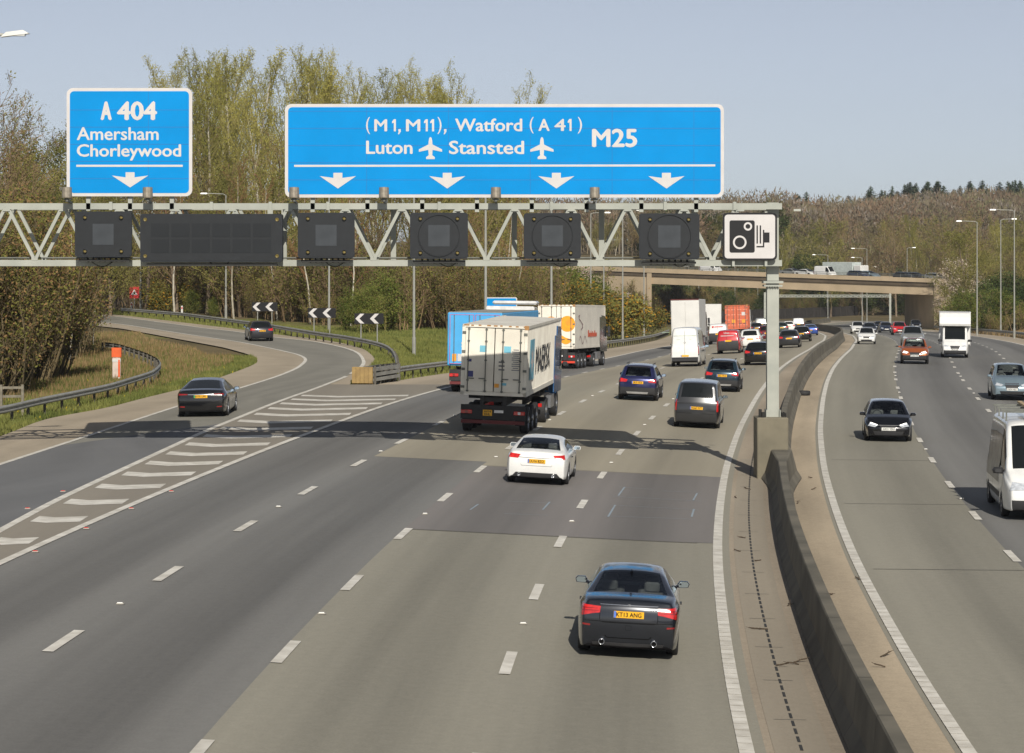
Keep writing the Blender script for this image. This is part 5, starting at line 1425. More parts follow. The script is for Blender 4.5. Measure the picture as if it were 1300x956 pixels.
# ---------------------------------------------------------------- lorries
CWH = mat('container_white', srgb(228,224,210), .5, 0, .10, .9, col2=srgb(208,202,188), detail=8); RST = mat('container_rust', srgb(150,112,70), .8, 0, .25, 4)
CHS = mat('chassis_dark', (.022,.021,.021), .7, 0, .2, 3); CRED = mat('bumper_dark_red', srgb(96,30,30), .6, 0, .1, 2)
def truck_thing(label, px, py, hd=None, name='container_lorry', scale=1., anchory=0):
    p = unproj(px, py); h = Hd(p.y+6) if hd is None else hd
    fwd = Vector((math.sin(h), math.cos(h), 0)); g = ground(p.x, p.y); g2 = ground(p.x+fwd.x*8, p.y+fwd.y*8)
    r2 = Vector((fwd.y, -fwd.x, 0)); roll = math.atan2(ground(p.x-r2.x, p.y-r2.y)-ground(p.x+r2.x, p.y+r2.y), 2)
    t = thing(name, label, 'lorry', (p.x, p.y, g+.01), -h); t.rotation_euler = (math.atan2(g2-g, 8), roll*.7, -h); t.scale = (scale,)*3
    return t
def axle(t, y, r=.5, W=1.22, dual=False, steer=False):
    for s_ in (-1, 1): wheel(t, s_*W, y, r, s_, True, wid=.30 if not dual else .29, truck=True, dual=dual)
def container(t, y0, L, z0, m, W=2.44, H=2.6, frame=None, corr=True, rearbars=True, name='container'):
    mb = MB(); h = W/2; frame_m = 1
    # corrugated side walls
    for s_ in (-1, 1):
        n = int(L/.28); xs = []
        pts = []
        for i in range(n):
            y = y0+.16+(L-.32)*i/n; st = (L-.32)/n
            pts += [(y, 0), (y+st*.35, 0), (y+st*.5, .036 if corr else 0), (y+st*.85, .036 if corr else 0)]
        pts.append((y0+L-.16, 0))
        o = len(mb.v)
        for y, d in pts: mb.v.append((s_*(h-.015-d), y, z0+.16)); mb.v.append((s_*(h-.015-d), y, z0+H-.08))
        for i in range(len(pts)-1): a = o+i*2; mb.face((a, a+2, a+3, a+1) if s_ > 0 else (a+1, a+3, a+2, a))
        mb.box((s_*(h-.04), y0+L/2, z0+H-.05), (.08, L, .10)); mb.box((s_*(h-.04), y0+L/2, z0+.08), (.08, L, .16))
        for y in (y0+.06, y0+L-.06): mb.box((s_*(h-.06), y, z0+H/2), (.12,.12,H-.01))
    mb.box((0, y0+L/2, z0+H-.03), (W-.12, L-.2, .03)); mb.box((0, y0+L/2, z0+.1), (W-.1, L-.1, .1)); mb.box((0, y0+L-.05, z0+H/2), (W-.1, .04, H-.1))
    mb.box((0, y0+.05, z0+H-.05), (W-.1,.10,.09)); mb.box((0, y0+.05, z0+.07), (W-.1,.1,.13))
    body = mb.build(name, m, t)
    for k in (-1, 1):
        d = MB(); d.bbox((k*(h-.11)/2, y0+.02, z0+H/2+.01), (h-.14, .05, H-.27), .01); d.build('container_door', m, t)
        for bx in (.28, .86):
            b = MB(); x = k*bx*(h-.1); b.cyl((x, y0-.045, z0+.12), (x, y0-.045, z0+H-.1), .022, n=6)
            for z in (.16,.55,1.3,2.0,H-.16): b.box((x, y0-.03, z0+z), (.09,.03,.05))
            b.box((x+.11*(-k if bx > .5 else k), y0-.05, z0+.62), (.26,.025,.04)); b.build('locking_bar', GDARK, t)
        hg = MB()
        for z in (.3,.95,1.6,2.3): hg.box((k*(h-.08), y0-.015, z0+z), (.13,.04,.09))
        hg.build('door_hinges', GDARK, t)
    for k in range(9): MB().box((-h+.15+k*(W-.3)/8+rnd.uniform(-.05,.05), y0-.002, z0+H-.02-rnd.random()*.015), (rnd.uniform(.06,.2),.006,.05)).build('rust_patch', RST, t)
    MB().box((h-.05, y0-.004, z0+H-.06), (.16,.006,.16)).build('rust_patch', RST, t)
    return body
def chassis(t, y0, L, axles, z0=1.1, rear='std', lamps=TAIL, bumper=CRED, W=2.5, plate_txt='HX14'):
    mb = MB()
    for s_ in (-.42, .42): mb.box((s_, y0+L/2, z0-.18), (.14, L-.3, .34))
    for i in range(8): mb.box((0, y0+.3+(L-.6)*i/7, z0-.15), (2.3 if i % 2 else 1.0,.12,.16))
    mb.build('chassis', CHS, t)
    mb = MB(); mb.box((0, y0+.25, .44), (2.36,.10,.13)); mb.build('underrun_bumper', bumper, t)
    mb = MB(); mb.box((0, y0+.22, .80), (2.4,.06,.52)); mb.build('rear_panel', CHS, t)
    for s_ in (-1, 1):
        MB().bbox((s_*.98, y0+.17, .80), (.42,.06,.14), .015).build('tail_light', lamps, t)
        MB().box((s_*.98, y0+.15, .80), (.10,.05,.10)).build('lamp_segment', TAILW if s_ > 0 else TAILD, t)
        for a in axles: MB().box((s_*.98, y0+a+.0-.62, .55), (.4,.02,.5)).build('mudflap', CHS, t)
    o = MB().box((-.2, y0+.17, .78), (.34,.02,.22)).build('number_plate', YPL, t)
    m = MB(); text_fit(m, 'AV14', -.33, .79, -.07, .87, y0+.157, 0, .02); text_fit(m, 'EHL', -.31, .69, -.09, .77, y0+.157, 0, .02); m.build('plate_lettering', PLT, o)
    MB().box((.22, y0+.17, .84), (.34,.02,.1)).build('marker_board', TAILW, t)
    for a in axles: axle(t, y0+a)
def tractor(t, y0, m, H=3.6, W=2.48, deflector=True):
    """cab-over tractor, y0 = rear of the tractor frame"""
    c0 = y0+3.7; c1 = c0+2.2
    prof = [(c0,.95),(c1-.05,.95),(c1+.0,1.3),(c1-.02,1.9),(c1-.30,2.85),(c1-.5,H-.35),(c1-.9,H-.05),(c0,H)]
    h = W/2; mb = MB(); n = len(prof)
    rings = [(-h+.10,.95),(-h,1.),(h,1.),(h-.10,.95)]
    cy, cz = (c0+c1)/2, 2.2
    for x, k in ((-h+.06,.965),(-h,1.),(h,1.),(h-.06,.965)):
        pass
    xs = [(-h,.97),(-h+.07,1.),(h-.07,1.),(h,.97)]
    for x, k in xs:
        for y, z in prof: mb.v.append((x, cy+(y-cy)*k, cz+(z-cz)*k))
    for i in range(3):
        for j in range(n): a = i*n+j; b = i*n+(j+1) % n; mb.face((a, a+n, b+n, b))
    mb.face(range(n)); mb.face([3*n+j for j in range(n)][::-1]); mb.build('cab', m, t)
    mb = MB(); mb.add([(-h+.15,c1-.02,1.98),(h-.15,c1-.02,1.98),(h-.2,c1-.28,2.82),(-h+.2,c1-.28,2.82)], [(0,1,2,3)]); mb.v = [(x,y+.02,z) for x,y,z in mb.v]; mb.build('windscreen', GLASS, t)
    for s_ in (-1, 1):
        mb = MB(); X = s_*(h+.008); mb.add([(X,c1-.95,1.9),(X,c1-.15,1.9),(X,c1-.38,2.7),(X,c1-.95,2.7)], [(0,1,2,3)]); mb.build('side_window', GLASS, t)
        mb = MB(); mb.bbox((s_*(h+.14), c1-.1, 2.45), (.20,.12,.5), .03); mb.bbox((s_*(h+.14), c1-.1, 2.08), (.20,.12,.2), .03); mb.beam((s_*h,c1-.15,2.6), (s_*(h+.12),c1-.1,2.6), .04,.04); mb.build('wing_mirror', TRIM, t)
        MB().box((s_*(h-.12), y0+2.3, .75), (.28,1.3,.5)).build('fuel_tank', RIM if s_ > 0 else CHS, t)
        MB().box((s_*1.0, y0+.5, 1.12), (.5,1.5,.05)).build('mudguard', CHS, t)
        MB().bbox((s_*.95, y0-.42, .72), (.36,.06,.14), .01).build('tail_light', TAIL, t)
        mb = MB(); mb.box((s_*(h-.02), c0-.35, 2.2), (.04,.75,2.3)); mb.build('side_fairing', m, t)
    mb = MB()
    for s_ in (-.4, .4): mb.box((s_, y0+2.6, .85), (.12, 6.0, .26))
    mb.box((0, c0-.3, 1.6), (1.6,.4,1.2)); mb.build('frame', CHS, t)
    axle(t, y0+.5, dual=True); axle(t, y0+4.55)
# -- white container lorry
t = truck_thing('lorry carrying a worn white corrugated container, with blue cab, left of the small white coupe', 630, 548.5, scale=.985)
y0 = -1.35; zc = 1.42
container(t, y0, 12.19, zc, CWH)
chassis(t, y0-.05, 12.2, (1.3, 2.65, 4.0), z0=zc)
CAB = paint('lorry_blue', 38,84,130, .1, .4); tractor(t, y0+6.9, CAB, H=3.75)
mb = MB(); text_fit(mb, 'MAERSK', 0, 0, 5.2, 1.0, 0, 0, .014); M_ = lambda s_: None
DKB = mat('faded_dark_lettering', srgb(104,106,112), .6, 0, .3, 2); LBL = mat('container_pale_blue', srgb(110,176,196), .55, 0, .12, 2); STK = mat('sticker_blue', srgb(56,62,120), .5); STO = mat('sticker_orange', srgb(220,150,40), .5)
mb.v = [(1.232, y0+2.9+v[0], zc+.75+v[2]) for v in mb.v]; mb.build('container_lettering', DKB, t)
mb = MB(); mb.box((1.228, y0+1.6, zc+1.32), (.008,1.35,1.5)); mb.build('logo_square', LBL, t)
star = []
for k in range(14): rr = .58 if k % 2 == 0 else .26; star.append((rr*math.sin(k*math.pi/7), rr*math.cos(k*math.pi/7)))
mb = MB(); mb.add([(1.236, y0+1.6+a, zc+1.32+b) for a, b in star]+[(1.236,y0+1.6,zc+1.32)], [(i, (i+1) % 14, 14) for i in range(14)]); mb.build('logo_star', SW, t)
for x in (-.42, .48): MB().box((x, y0-.012, zc+1.72), (.26,.006,.24)).build('door_logo_square', LBL, t)
for x, z, w_, h_, m in ((-.86,.78,.19,.22,STK),(.12,.38,.17,.14,STO),(.38,.44,.20,.09,LBL),(-.9,1.28,.12,.1,STK)): MB().box((x, y0-.012, zc+z), (w_,.006,h_)).build('door_sticker', m, t)
mb = MB()
for k in range(11): mb.box((.80+.0*k, y0-.012, zc+1.72-k*.075-.0), (.30 if k % 3 else .2,.005,.028))
for k in range(3): mb.box((.28, y0-.012, zc+1.25-k*.14), (.22,.005,.05))
mb.build('door_code_lines', DKB, t)
# -- blue curtain-sided lorry
BLU = mat('lorry_box_blue', srgb(70,160,214), .45, 0, .06, 1.5); PNK = mat('pink_edging', srgb(180,90,140), .5)
t = truck_thing('sky blue box lorry mostly hidden behind the white container', 607, 497.5, name='box_lorry')
y0 = -1.3
BX = MB(); BX.bbox((0, y0+6.8, 2.47), (2.55, 13.6, 2.45), .04); BX.build('box_body', BLU, t)
MB().box((0, y0+6.8, 3.71), (2.49, 13.4, .02)).build('roof_skin', mat('lorry_roof_grey', srgb(146,144,136), .7, 0, .15, .5), t)
for k in (-1, 1):
    MB().bbox((k*.6, y0-.03, 2.47), (1.14,.05,2.3), .015).build('rear_door', BLU, t)
    mb = MB()
    for dx in (-.56,.56): mb.box((k*.6+dx*.98, y0-.06, 2.47), (.025,.01,2.26))
    for dz in (-1.13,1.13): mb.box((k*.6, y0-.06, 2.47+dz), (1.1,.01,.025))
    mb.build('door_edging', PNK, t)
    for bx in (.25,.95): MB().cyl((k*bx, y0-.08, 1.4), (k*bx, y0-.08, 3.6), .02, n=6).build('locking_bar', GDARK, t)
for dx in (-.93,-.68): MB().box((dx, y0-.07, 1.62), (.2,.01,.34)).build('hazard_plate', STO if dx < -.8 else SW, t)
mb = MB(); text_fit(mb, 'SA', -.62, 2.1, -.2, 2.35, y0-.065, 0, .02); mb.build('door_lettering', SW, t)
chassis(t, y0, 13.6, (1.3, 2.65, 4.0), z0=1.2); tractor(t, y0+8.4, mat('cab_white', srgb(206,206,204), .4, coat=1.), H=3.9)
MB().bbox((0, y0+14.3, 4.06), (2.3,1.2,.2), .08).build('roof_air_deflector', MATS['cab_white'], t)
# -- container lorry with orange graphics
t = truck_thing('lorry with a cream container carrying orange circles, third in the nearside lane', 711, 468, scale=.97, hd=Hd(158)+.045)
y0 = -1.3; zc = 1.3
container(t, y0, 12.19, zc, mat('container_cream', srgb(226,220,206), .5, 0, .08, 1.2), corr=False, H=2.86)
chassis(t, y0-.05, 12.2, (1.3, 2.65, 4.0), z0=zc, bumper=mat('rear_orange_red', srgb(210,60,34), .6)); tractor(t, y0+6.9, mat('cab_dark_green', srgb(36,48,44), .4, coat=1.), H=3.5)
ORC = mat('graphic_orange', srgb(236,156,30), .5); MAR = mat('graphic_maroon', srgb(110,50,70), .5); ORR = mat('graphic_red', srgb(206,86,50), .5)
def disc_sector(cx, cz, r, a0, a1, y):
    mb = MB(); n = 18; vs = [(cx, y, cz)]+[(cx+r*math.cos(R(a0+(a1-a0)*i/n)), y, cz+r*math.sin(R(a0+(a1-a0)*i/n))) for i in range(n+1)]
    mb.add(vs, [(0, i+1, i+2) for i in range(n)]); return mb
for cx, cz, r, a0, a1 in ((.72,1.62,.52,0,360),(-.36,1.68,.42,0,360),(.62,.72,.42,150,345)):
    disc_sector(cx, zc+cz, r, a0, a1, y0-.014).build('orange_circle', ORC, t)
for cx, cz, r in ((.78,1.70,.2),(-.36,1.72,.14)): disc_sector(cx, zc+cz, r, 0, 360, y0-.019).build('circle_centre', STO, t)
mb = MB(); yy = y0+5.0
for k, (w_, h_) in enumerate(((.34,.44),(.24,.26),(.26,.26),(.12,.4),(.3,.26),(.24,.36),(.3,.26),(.16,.26),(.28,.4),(.24,.26),(.3,.26))):
    mb.box((1.236, yy+w_/2, zc+.74+h_/2), (.006, w_, h_)); yy += w_+.07
mb.build('container_lettering', ORR, t)
mb = MB()
def swirl(pts, w): 
    for (a, b), (c, d) in zip(pts[:-1], pts[1:]): mb.beam((1.237, y0+a, zc+b), (1.237, y0+c, zc+d), .006, w, up=(1,0,0)) if False else mb.add([(1.237,y0+a,zc+b-w/2),(1.237,y0+c,zc+d-w/2),(1.237,y0+c,zc+d+w/2),(1.237,y0+a,zc+b+w/2)], [(0,1,2,3)])
swirl([(2.2+.9*math.sin(k*.5)*(.6 if k % 2 else 1), 1.2+.09*k) for k in range(12)], .06); swirl([(1.6+.22*k, .55+.25*math.sin(k*.8)) for k in range(14)], .06)
mb.build('side_graphic_or_shade', MAR, t)
# -- white box lorry ahead of the sprinter
t = truck_thing('tall plain white box lorry directly ahead of the tall white panel van', 872, 443, name='box_lorry'); y0 = -1.2
WB = mat('box_white', srgb(204,203,198), .5, 0, .05, 1)
MB().bbox((0, y0+4.2, 2.75), (2.5, 8.4, 3.3), .03).build('box_body', WB, t)
for k in (-1, 1): MB().bbox((k*.6, y0-.03, 2.7), (1.15,.05,3.0), .01).build('rear_door', WB, t)
MB().box((0, y0-.05, 4.37), (2.5,.04,.07)).build('rear_header', CRED, t)
chassis(t, y0, 8.2, (1.6,), z0=1.1); tractor(t, y0+4.6, MATS['cab_white'], H=3.3)
t = truck_thing('distant white box lorry left of the orange container', 903.5, 424.5, name='box_lorry'); y0 = -1.2
MB().bbox((0, y0+4.2, 2.5), (2.5, 8.4, 2.9), .03).build('box_body', WB, t); chassis(t, y0, 8.2, (1.6,), z0=1.1); tractor(t, y0+4.6, MATS['cab_white'], H=3.1)
# -- orange container lorry
t = truck_thing('lorry with an orange shipping container seen from behind under the bridge', 936.5, 433)
y0 = -1.3; OC = mat('container_orange', srgb(196,98,66), .6, 0, .12, 1.2)
container(t, y0, 6.1, 1.3, OC); chassis(t, y0-.05, 9, (1.3, 2.65), z0=1.3); tractor(t, y0+4.4, MATS['cab_white'], H=3.2)
mb = MB()
for i in range(4):
    for j in (-1, 1):
        for b in (-.28, .28): mb.box((j*.62+b, y0-.012, 1.3+.45+i*.55), (.42,.006,.07))
mb.build('door_ribs', mat('container_orange_pale', srgb(222,140,112), .6), t)
for x, z, m in ((-.32,.85,STO),(.75,.85,STO),(.75,1.65,SW)): MB().box((x, y0-.02, 1.3+z), (.36,.006,.36)).build('hazard_sticker', m, t)
# -- white box van (luton) coming towards the camera
def ex_luton(B, t, W):
    mb = MB(); w_ = 1.14; z0, z1 = .95, 3.35
    prof = [(-3.6,z0),(.85,z0),(.85,2.30),(1.75,2.34),(1.82,2.5),(1.62,2.95),(1.28,3.28),(.9,3.38),(-3.6,3.38)]
    n = len(prof)
    for x, k in ((-w_,.985),(-w_+.06,1),(w_-.06,1),(w_,.985)):
        for y, z in prof: mb.v.append((x, -1+(y+1)*k, 2.1+(z-2.1)*k))
    for i in range(3):
        for j in range(n): a = i*n+j; b = i*n+(j+1) % n; mb.face((a, a+n, b+n, b))
    mb.face(range(n)); mb.face([3*n+j for j in range(n)][::-1]); mb.build('box_body', PW, t)
    for s_ in (-1, 1):
        mb = MB(); mb.box((s_*w_, -1.3, 3.36), (.05,4.6,.06)); mb.box((s_*w_, -1.3, .98), (.05,4.6,.08)); mb.box((s_*w_, .83, 2.), (.05,.06,2.3)); mb.build('edge_trim', SILV, t)
        MB().box((s_*.62, -2.0, .75), (.08,3.6,.2)).build('chassis_rail', CHS, t)
toward('cab', 'white box van with a rounded overhang above its cab coming towards the camera', 'van', 1212, 454, PW, name='box_van', lvl=1, detail=2, extra=ex_luton, plate_txt='KX15', lit=False, scale=.95)
def ex_crafter(B, t, W):
    for s_ in (-1, 1):
        patch(B, 'headlight_housing', [(s_*.52,.98),(s_*.93,1.02)], [(s_*.52,.82),(s_*.93,.80)], 'front', HEADL, t, .012, wrap=.5)
        v = 'right' if s_ > 0 else 'left'
        gap(B, [(1.0,.5),(1.0,2.2)], v, t, .02); gap(B, [(2.0,.8),(2.05,1.2)], v, t, .02); gap(B, [(-.6,.5),(-.6,2.2)], v, t, .02)
        patch(B, 'side_graphic_or_shade', [(-2.7,2.05),(-1.0,2.15),(.9,2.15)], [(-2.75,.86),(-1.0,.86),(.9,.86)], v, mat('van_side_shade_grey', srgb(96,94,90), .5, 0, .35, 2.2, coat=.6), t, .008, n=20, k=4)  # grey panel paints in the side's shade along with its markings
        patch(B, 'side_moulding', [(-2.7,.62),(1.6,.62)], [(-2.7,.48),(1.6,.48)], v, TRIM, t, .01, n=20, k=1)
    WD = mat('rack_timber', srgb(170,150,116), .8, 0, .2, 4)
    for y in (-2.0,-.9,.2,1.1):
        mb = MB(); mb.beam((-.86,y,2.80), (.86,y,2.80), .05,.05)
        for s_ in (-.8,.8): mb.beam((s_,y,2.55), (s_,y,2.80), .04,.04)
        mb.build('roof_bar', GDARK, t)
    for i, (x, zz_, L_) in enumerate(((-.55,2.86,3.6),(-.35,2.9,3.8),(-.15,2.86,3.4),(.1,2.88,3.9))):
        MB().beam((x,-2.2,zz_), (x+.05,-2.2+L_,zz_), .12,.06).build('ladder_rail' if i < 2 else 'plank', GDARK if i < 2 else WD, t)
    mb = MB()
    for k in range(12): mb.beam((-.55,-2.0+k*.3,2.87), (-.35,-2.0+k*.3,2.9), .03,.03)
    mb.build('ladder_rungs', GDARK, t)
p = GP(1317, 660, 68.5)
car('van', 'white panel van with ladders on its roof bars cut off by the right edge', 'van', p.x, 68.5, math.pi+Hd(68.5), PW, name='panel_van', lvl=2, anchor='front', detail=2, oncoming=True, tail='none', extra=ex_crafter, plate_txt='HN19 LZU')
# -- pale lorry crossing the bridge
best = min((abs(((A.x+ax.x*s+dn.x*8)/(A.y+ax.y*s+dn.y*8))-(1069-CX)/F), s) for s in np.arange(0, Lb, .2))[1]
p = Vector((A.x, A.y, 0))+ax*best+dn*8
t = thing('box_lorry', 'long pale grey lorry box crossing the bridge behind the cars', 'lorry', (p.x, p.y, zz(best)-.78), math.atan2(ax.y, ax.x))
MB().bbox((0,0,2.0), (7.6,2.4,2.4), .04).build('box_body', mat('lorry_pale_grey', srgb(176,184,180), .5), t)
mb = MB()
for x in (-3.7,-1.2,1.3,3.75): mb.box((x,-1.22,2.0), (.12,.03,2.4))
mb.box((0,-1.22,3.17), (7.6,.03,.1)); mb.build('frame_edges', SW, t)
MB().bbox((-4.9,0,1.7), (1.9,2.2,1.9), .15).build('cab', WB, t)
for x in (-4.9,-2.6,2.2,3.1):
    for s_ in (-1, 1): MB().cyl((x,s_*.85,.5), (x,s_*1.15,.5), .48, n=16).build('wheel', TY, t)
MB().box((0,0,.7), (9,.9,.25)).build('chassis', CHS, t)
# ---------------------------------------------------------------- vegetation
def vmat(name, c1, c2, sc_=.6, trans=.25, rough=.8):
    """leaf / twig colour: varies over the plant and from plant to plant"""
    m = bpy.data.materials.new(name); m.use_nodes = True; nt = m.node_tree; N = nt.nodes; L = nt.links; b = N['Principled BSDF']
    b.inputs['Roughness'].default_value = rough; b.inputs['Specular IOR Level'].default_value = .15
    tc = N.new('ShaderNodeTexCoord'); oi = N.new('ShaderNodeObjectInfo'); add = N.new('ShaderNodeVectorMath'); add.operation = 'ADD'
    L.new(tc.outputs['Object'], add.inputs[0]); L.new(oi.outputs['Location'], add.inputs[1])
    nz = N.new('ShaderNodeTexNoise'); nz.inputs['Scale'].default_value = sc_; nz.inputs['Detail'].default_value = 5; L.new(add.outputs[0], nz.inputs['Vector'])
    ad = N.new('ShaderNodeMath'); ad.operation = 'MULTIPLY_ADD'; ad.inputs[1].default_value = .30; L.new(oi.outputs['Random'], ad.inputs[0]); 
    sb = N.new('ShaderNodeMath'); sb.operation = 'SUBTRACT'; sb.inputs[1].default_value = .15; L.new(nz.outputs['Fac'], sb.inputs[0]); L.new(sb.outputs[0], ad.inputs[2])
    rp = N.new('ShaderNodeValToRGB'); rp.color_ramp.elements[0].position = .32; rp.color_ramp.elements[1].position = .68
    rp.color_ramp.elements[0].color = (*c1, 1); rp.color_ramp.elements[1].color = (*c2, 1); L.new(ad.outputs[0], rp.inputs['Fac']); L.new(rp.outputs['Color'], b.inputs['Base Color'])
    if trans:
        tb = N.new('ShaderNodeBsdfTranslucent'); L.new(rp.outputs['Color'], tb.inputs['Color']); mx = N.new('ShaderNodeMixShader'); mx.inputs['Fac'].default_value = trans
        L.new(b.outputs[0], mx.inputs[1]); L.new(tb.outputs[0], mx.inputs[2]); L.new(mx.outputs[0], N['Material Output'].inputs['Surface'])
    return m
BK = vmat('bark_brown', srgb(92,80,66), srgb(124,110,92), 1.2, 0); BKP = vmat('bark_pale', srgb(140,132,114), srgb(186,180,164), 2., 0)
TWB = vmat('twig_brown', srgb(104,88,66), srgb(142,120,90), .25, .1); TWG = vmat('twig_olive', srgb(112,106,62), srgb(150,140,84), .25, .1)
TWR = vmat('twig_russet', srgb(116,84,60), srgb(146,108,80), .2, .1)
TWD = vmat('twig_dark', srgb(84,76,58), srgb(122,108,80), .3, .1)
LFY = vmat('bud_yellow_green', srgb(138,138,60), srgb(182,174,92), .22, .3); LFG = vmat('leaf_fresh_green', srgb(82,98,40), srgb(120,132,62), .3, .3)
LFO = vmat('leaf_olive', srgb(98,100,50), srgb(136,132,68), .3, .25); LFB = vmat('leaf_dry_brown', srgb(122,96,62), srgb(150,120,82), .3, .2)
LFD = vmat('leaf_evergreen', srgb(44,58,38), srgb(66,82,52), .4, .1); GOR = vmat('gorse_yellow', srgb(160,116,40), srgb(184,142,52), .8, .2)
BLO = vmat('blossom_pale', srgb(196,180,162), srgb(222,208,192), .5, .3); IVY = vmat('leaf_ivy', srgb(52,66,34), srgb(80,92,46), .5, .15)

def rot_about(d, ang, az):
    a = Vector((0,0,1)) if abs(d.z) < .95 else Vector((1,0,0)); x = d.cross(a).normalized(); y = d.cross(x)
    return (d*math.cos(ang)+(x*math.cos(az)+y*math.sin(az))*math.sin(ang)).normalized()
def skeleton(seed, H, spread, ang, up, nch, levels=3, start=.18, lens=(.55,.5,.45), r0=None, multi=1, wob=.12, crownpow=1., lean=0.):
    """segments per level: (p0,p1,r0,r1,level)"""
    r_ = random.Random(seed); segs = []; tips = []
    def grow(p, d, L_, rad, lv):
        n = (7, 4, 3, 2)[min(lv, 3)]; pts = [p]
        for i in range(n):
            w_ = wob*(1+lv*.6); d = (d+Vector((r_.uniform(-w_, w_), r_.uniform(-w_, w_), r_.uniform(-w_*.3, w_*.6)+up*(.25 if lv else .3)))).normalized()
            q = pts[-1]+d*L_/n; ra, rb = rad*(1-.8*i/n), rad*(1-.8*(i+1)/n); segs.append((pts[-1], q, ra, rb, lv)); pts.append(q)
        if lv >= levels: tips.append((pts[-2], pts[-1])); return
        c = nch[lv]; c = int(c*r_.uniform(.85,1.15)+.5)
        for k in range(c):
            f = (start if lv == 0 else .15)+(1-(start if lv == 0 else .15))*((k+r_.random())/c)
            i = min(n-1, int(f*n)); q = pts[i].lerp(pts[i+1], f*n-i)
            a_ = ang[lv]*r_.uniform(.7, 1.3); dd = rot_about((pts[i+1]-pts[i]).normalized(), a_, r_.uniform(0, 2*math.pi))
            env = (1-.62*f**crownpow) if lv == 0 else (1-.5*f)
            grow(q, dd, L_*lens[lv]*env*r_.uniform(.75,1.2), rad*(1-.75*f)*(.5 if lv == 0 else .55), lv+1)
    for m_ in range(multi):
        if multi == 1: grow(Vector((0,0,-.15)), Vector((lean,0,1)).normalized(), H, r0 or H*.014, 0)
        else:
            a = r_.uniform(0, 2*math.pi); rr = spread*math.sqrt(r_.random()); b_ = r_.uniform(.05,.35)
            grow(Vector((rr*math.cos(a), rr*math.sin(a), -.1)), Vector((math.cos(a)*b_*rr/spread, math.sin(a)*b_*rr/spread, 1)).normalized(), H*r_.uniform(.6,1.05), r0 or H*.008, 0)
    return segs, tips
def seg_mesh(segs, minr=.012, ribbon=2):
    V = []; Fc = []; o = 0
    rr = random.Random(3)
    for p0, p1, a, b, lv in segs:
        d = (p1-p0).normalized(); t = Vector((0,0,1)) if abs(d.z) < .9 else Vector((1,0,0)); x = d.cross(t).normalized(); y = d.cross(x)
        a = max(a, minr); b = max(b, minr*.8)
        if lv >= ribbon:
            an = rr.uniform(0, math.pi); e = x*math.cos(an)+y*math.sin(an)
            V += [p0-e*a, p0+e*a, p1+e*b, p1-e*b]; Fc.append((o, o+1, o+2, o+3)); o += 4
        else:
            n = 6 if lv == 0 else 4
            for p, r in ((p0, a), (p1, b)):
                for k in range(n): t_ = 2*math.pi*k/n; V.append(p+x*(r*math.cos(t_))+y*(r*math.sin(t_)))
            for k in range(n): Fc.append((o+k, o+(k+1) % n, o+n+(k+1) % n, o+n+k))
            o += 2*n
    return V, Fc
def leaf_quads(pts, size, rr, aspect=.6):
    n = len(pts); P = np.array(pts, float); rg = np.random.default_rng(rr)
    a = rg.normal(size=(n,3)); a /= np.linalg.norm(a, axis=1)[:,None]; b = rg.normal(size=(n,3)); b -= (a*b).sum(1)[:,None]*a; b /= np.linalg.norm(b, axis=1)[:,None]
    s = size*rg.uniform(.6,1.4,(n,1)); a = a*s; b = b*s*aspect
    V = np.stack([P-a, P-b*.9, P+a, P+b*.9], 1).reshape(-1,3); return V, [(4*i,4*i+1,4*i+2,4*i+3) for i in range(n)]
def plant(seed, leaf=None, nleaf=0, lsize=.1, jit=.25, bark=BK, twig=TWB, minr=.014, leaf2=None, nleaf2=0, lowleaf=0., trunk_levels=1, **k):
    segs, tips = skeleton(seed, **k); r_ = random.Random(seed+99)
    if k.get('multi', 1) > 1: lo_ = []; hi = segs
    else: lo_ = [s for s in segs if s[4] < trunk_levels]; hi = [s for s in segs if s[4] >= trunk_levels]
    V, Fc = seg_mesh(lo_); me = bpy.data.meshes.new('trunk') if lo_ else None
    if me: me.from_pydata([tuple(v) for v in V], [], Fc); me.materials.append(bark); me.polygons.foreach_set('use_smooth', [True]*len(Fc))
    V, Fc = seg_mesh(hi, minr); V = [tuple(v) for v in V]; mi = [0 if hi[0] is None else 0]*len(Fc); mats = [twig]
    for lf, n_ in ((leaf, nleaf), (leaf2, nleaf2)):
        if not lf or not n_: continue
        src = [s for s in segs if s[4] >= 2] or segs; pts = []
        for _ in range(n_):
            s = src[r_.randrange(len(src))]; p = s[0].lerp(s[1], r_.random()); pts.append((p.x+r_.gauss(0,jit), p.y+r_.gauss(0,jit), max(.05, p.z+r_.gauss(0,jit))))
        LV, LF = leaf_quads(pts, lsize, seed+n_); o = len(V); V += [tuple(v) for v in LV]; Fc = Fc+[tuple(i+o for i in f) for f in LF]; mats.append(lf); mi += [len(mats)-1]*len(LF)
    mc = bpy.data.meshes.new('crown'); mc.from_pydata(V, [], Fc)
    for m in mats: mc.materials.append(m)
    mc.polygons.foreach_set('material_index', mi); mc.update(); return me, mc
rng = random.Random(11)
PRO = {}
def pro(key, n, **k): PRO[key] = [plant(sd*37+hash_(key), **k) for sd in range(n)]
def hash_(s): return sum(ord(c)*(i+3) for i, c in enumerate(s)) % 997
pro('poplar', 4, H=26, spread=0, ang=(.50,.55,.6), up=.62, nch=(34,9,5), start=.16, lens=(.42,.42,.40), leaf=LFY, nleaf=7500, lsize=.085, jit=.22, twig=TWG, bark=BKP, minr=.022, crownpow=1.6)
pro('bare', 4, H=19, spread=0, ang=(.85,.75,.7), up=.35, nch=(26,9,6), start=.2, lens=(.50,.46,.42), twig=TWB, leaf=LFO, nleaf=2600, lsize=.09, minr=.02, crownpow=1.3)
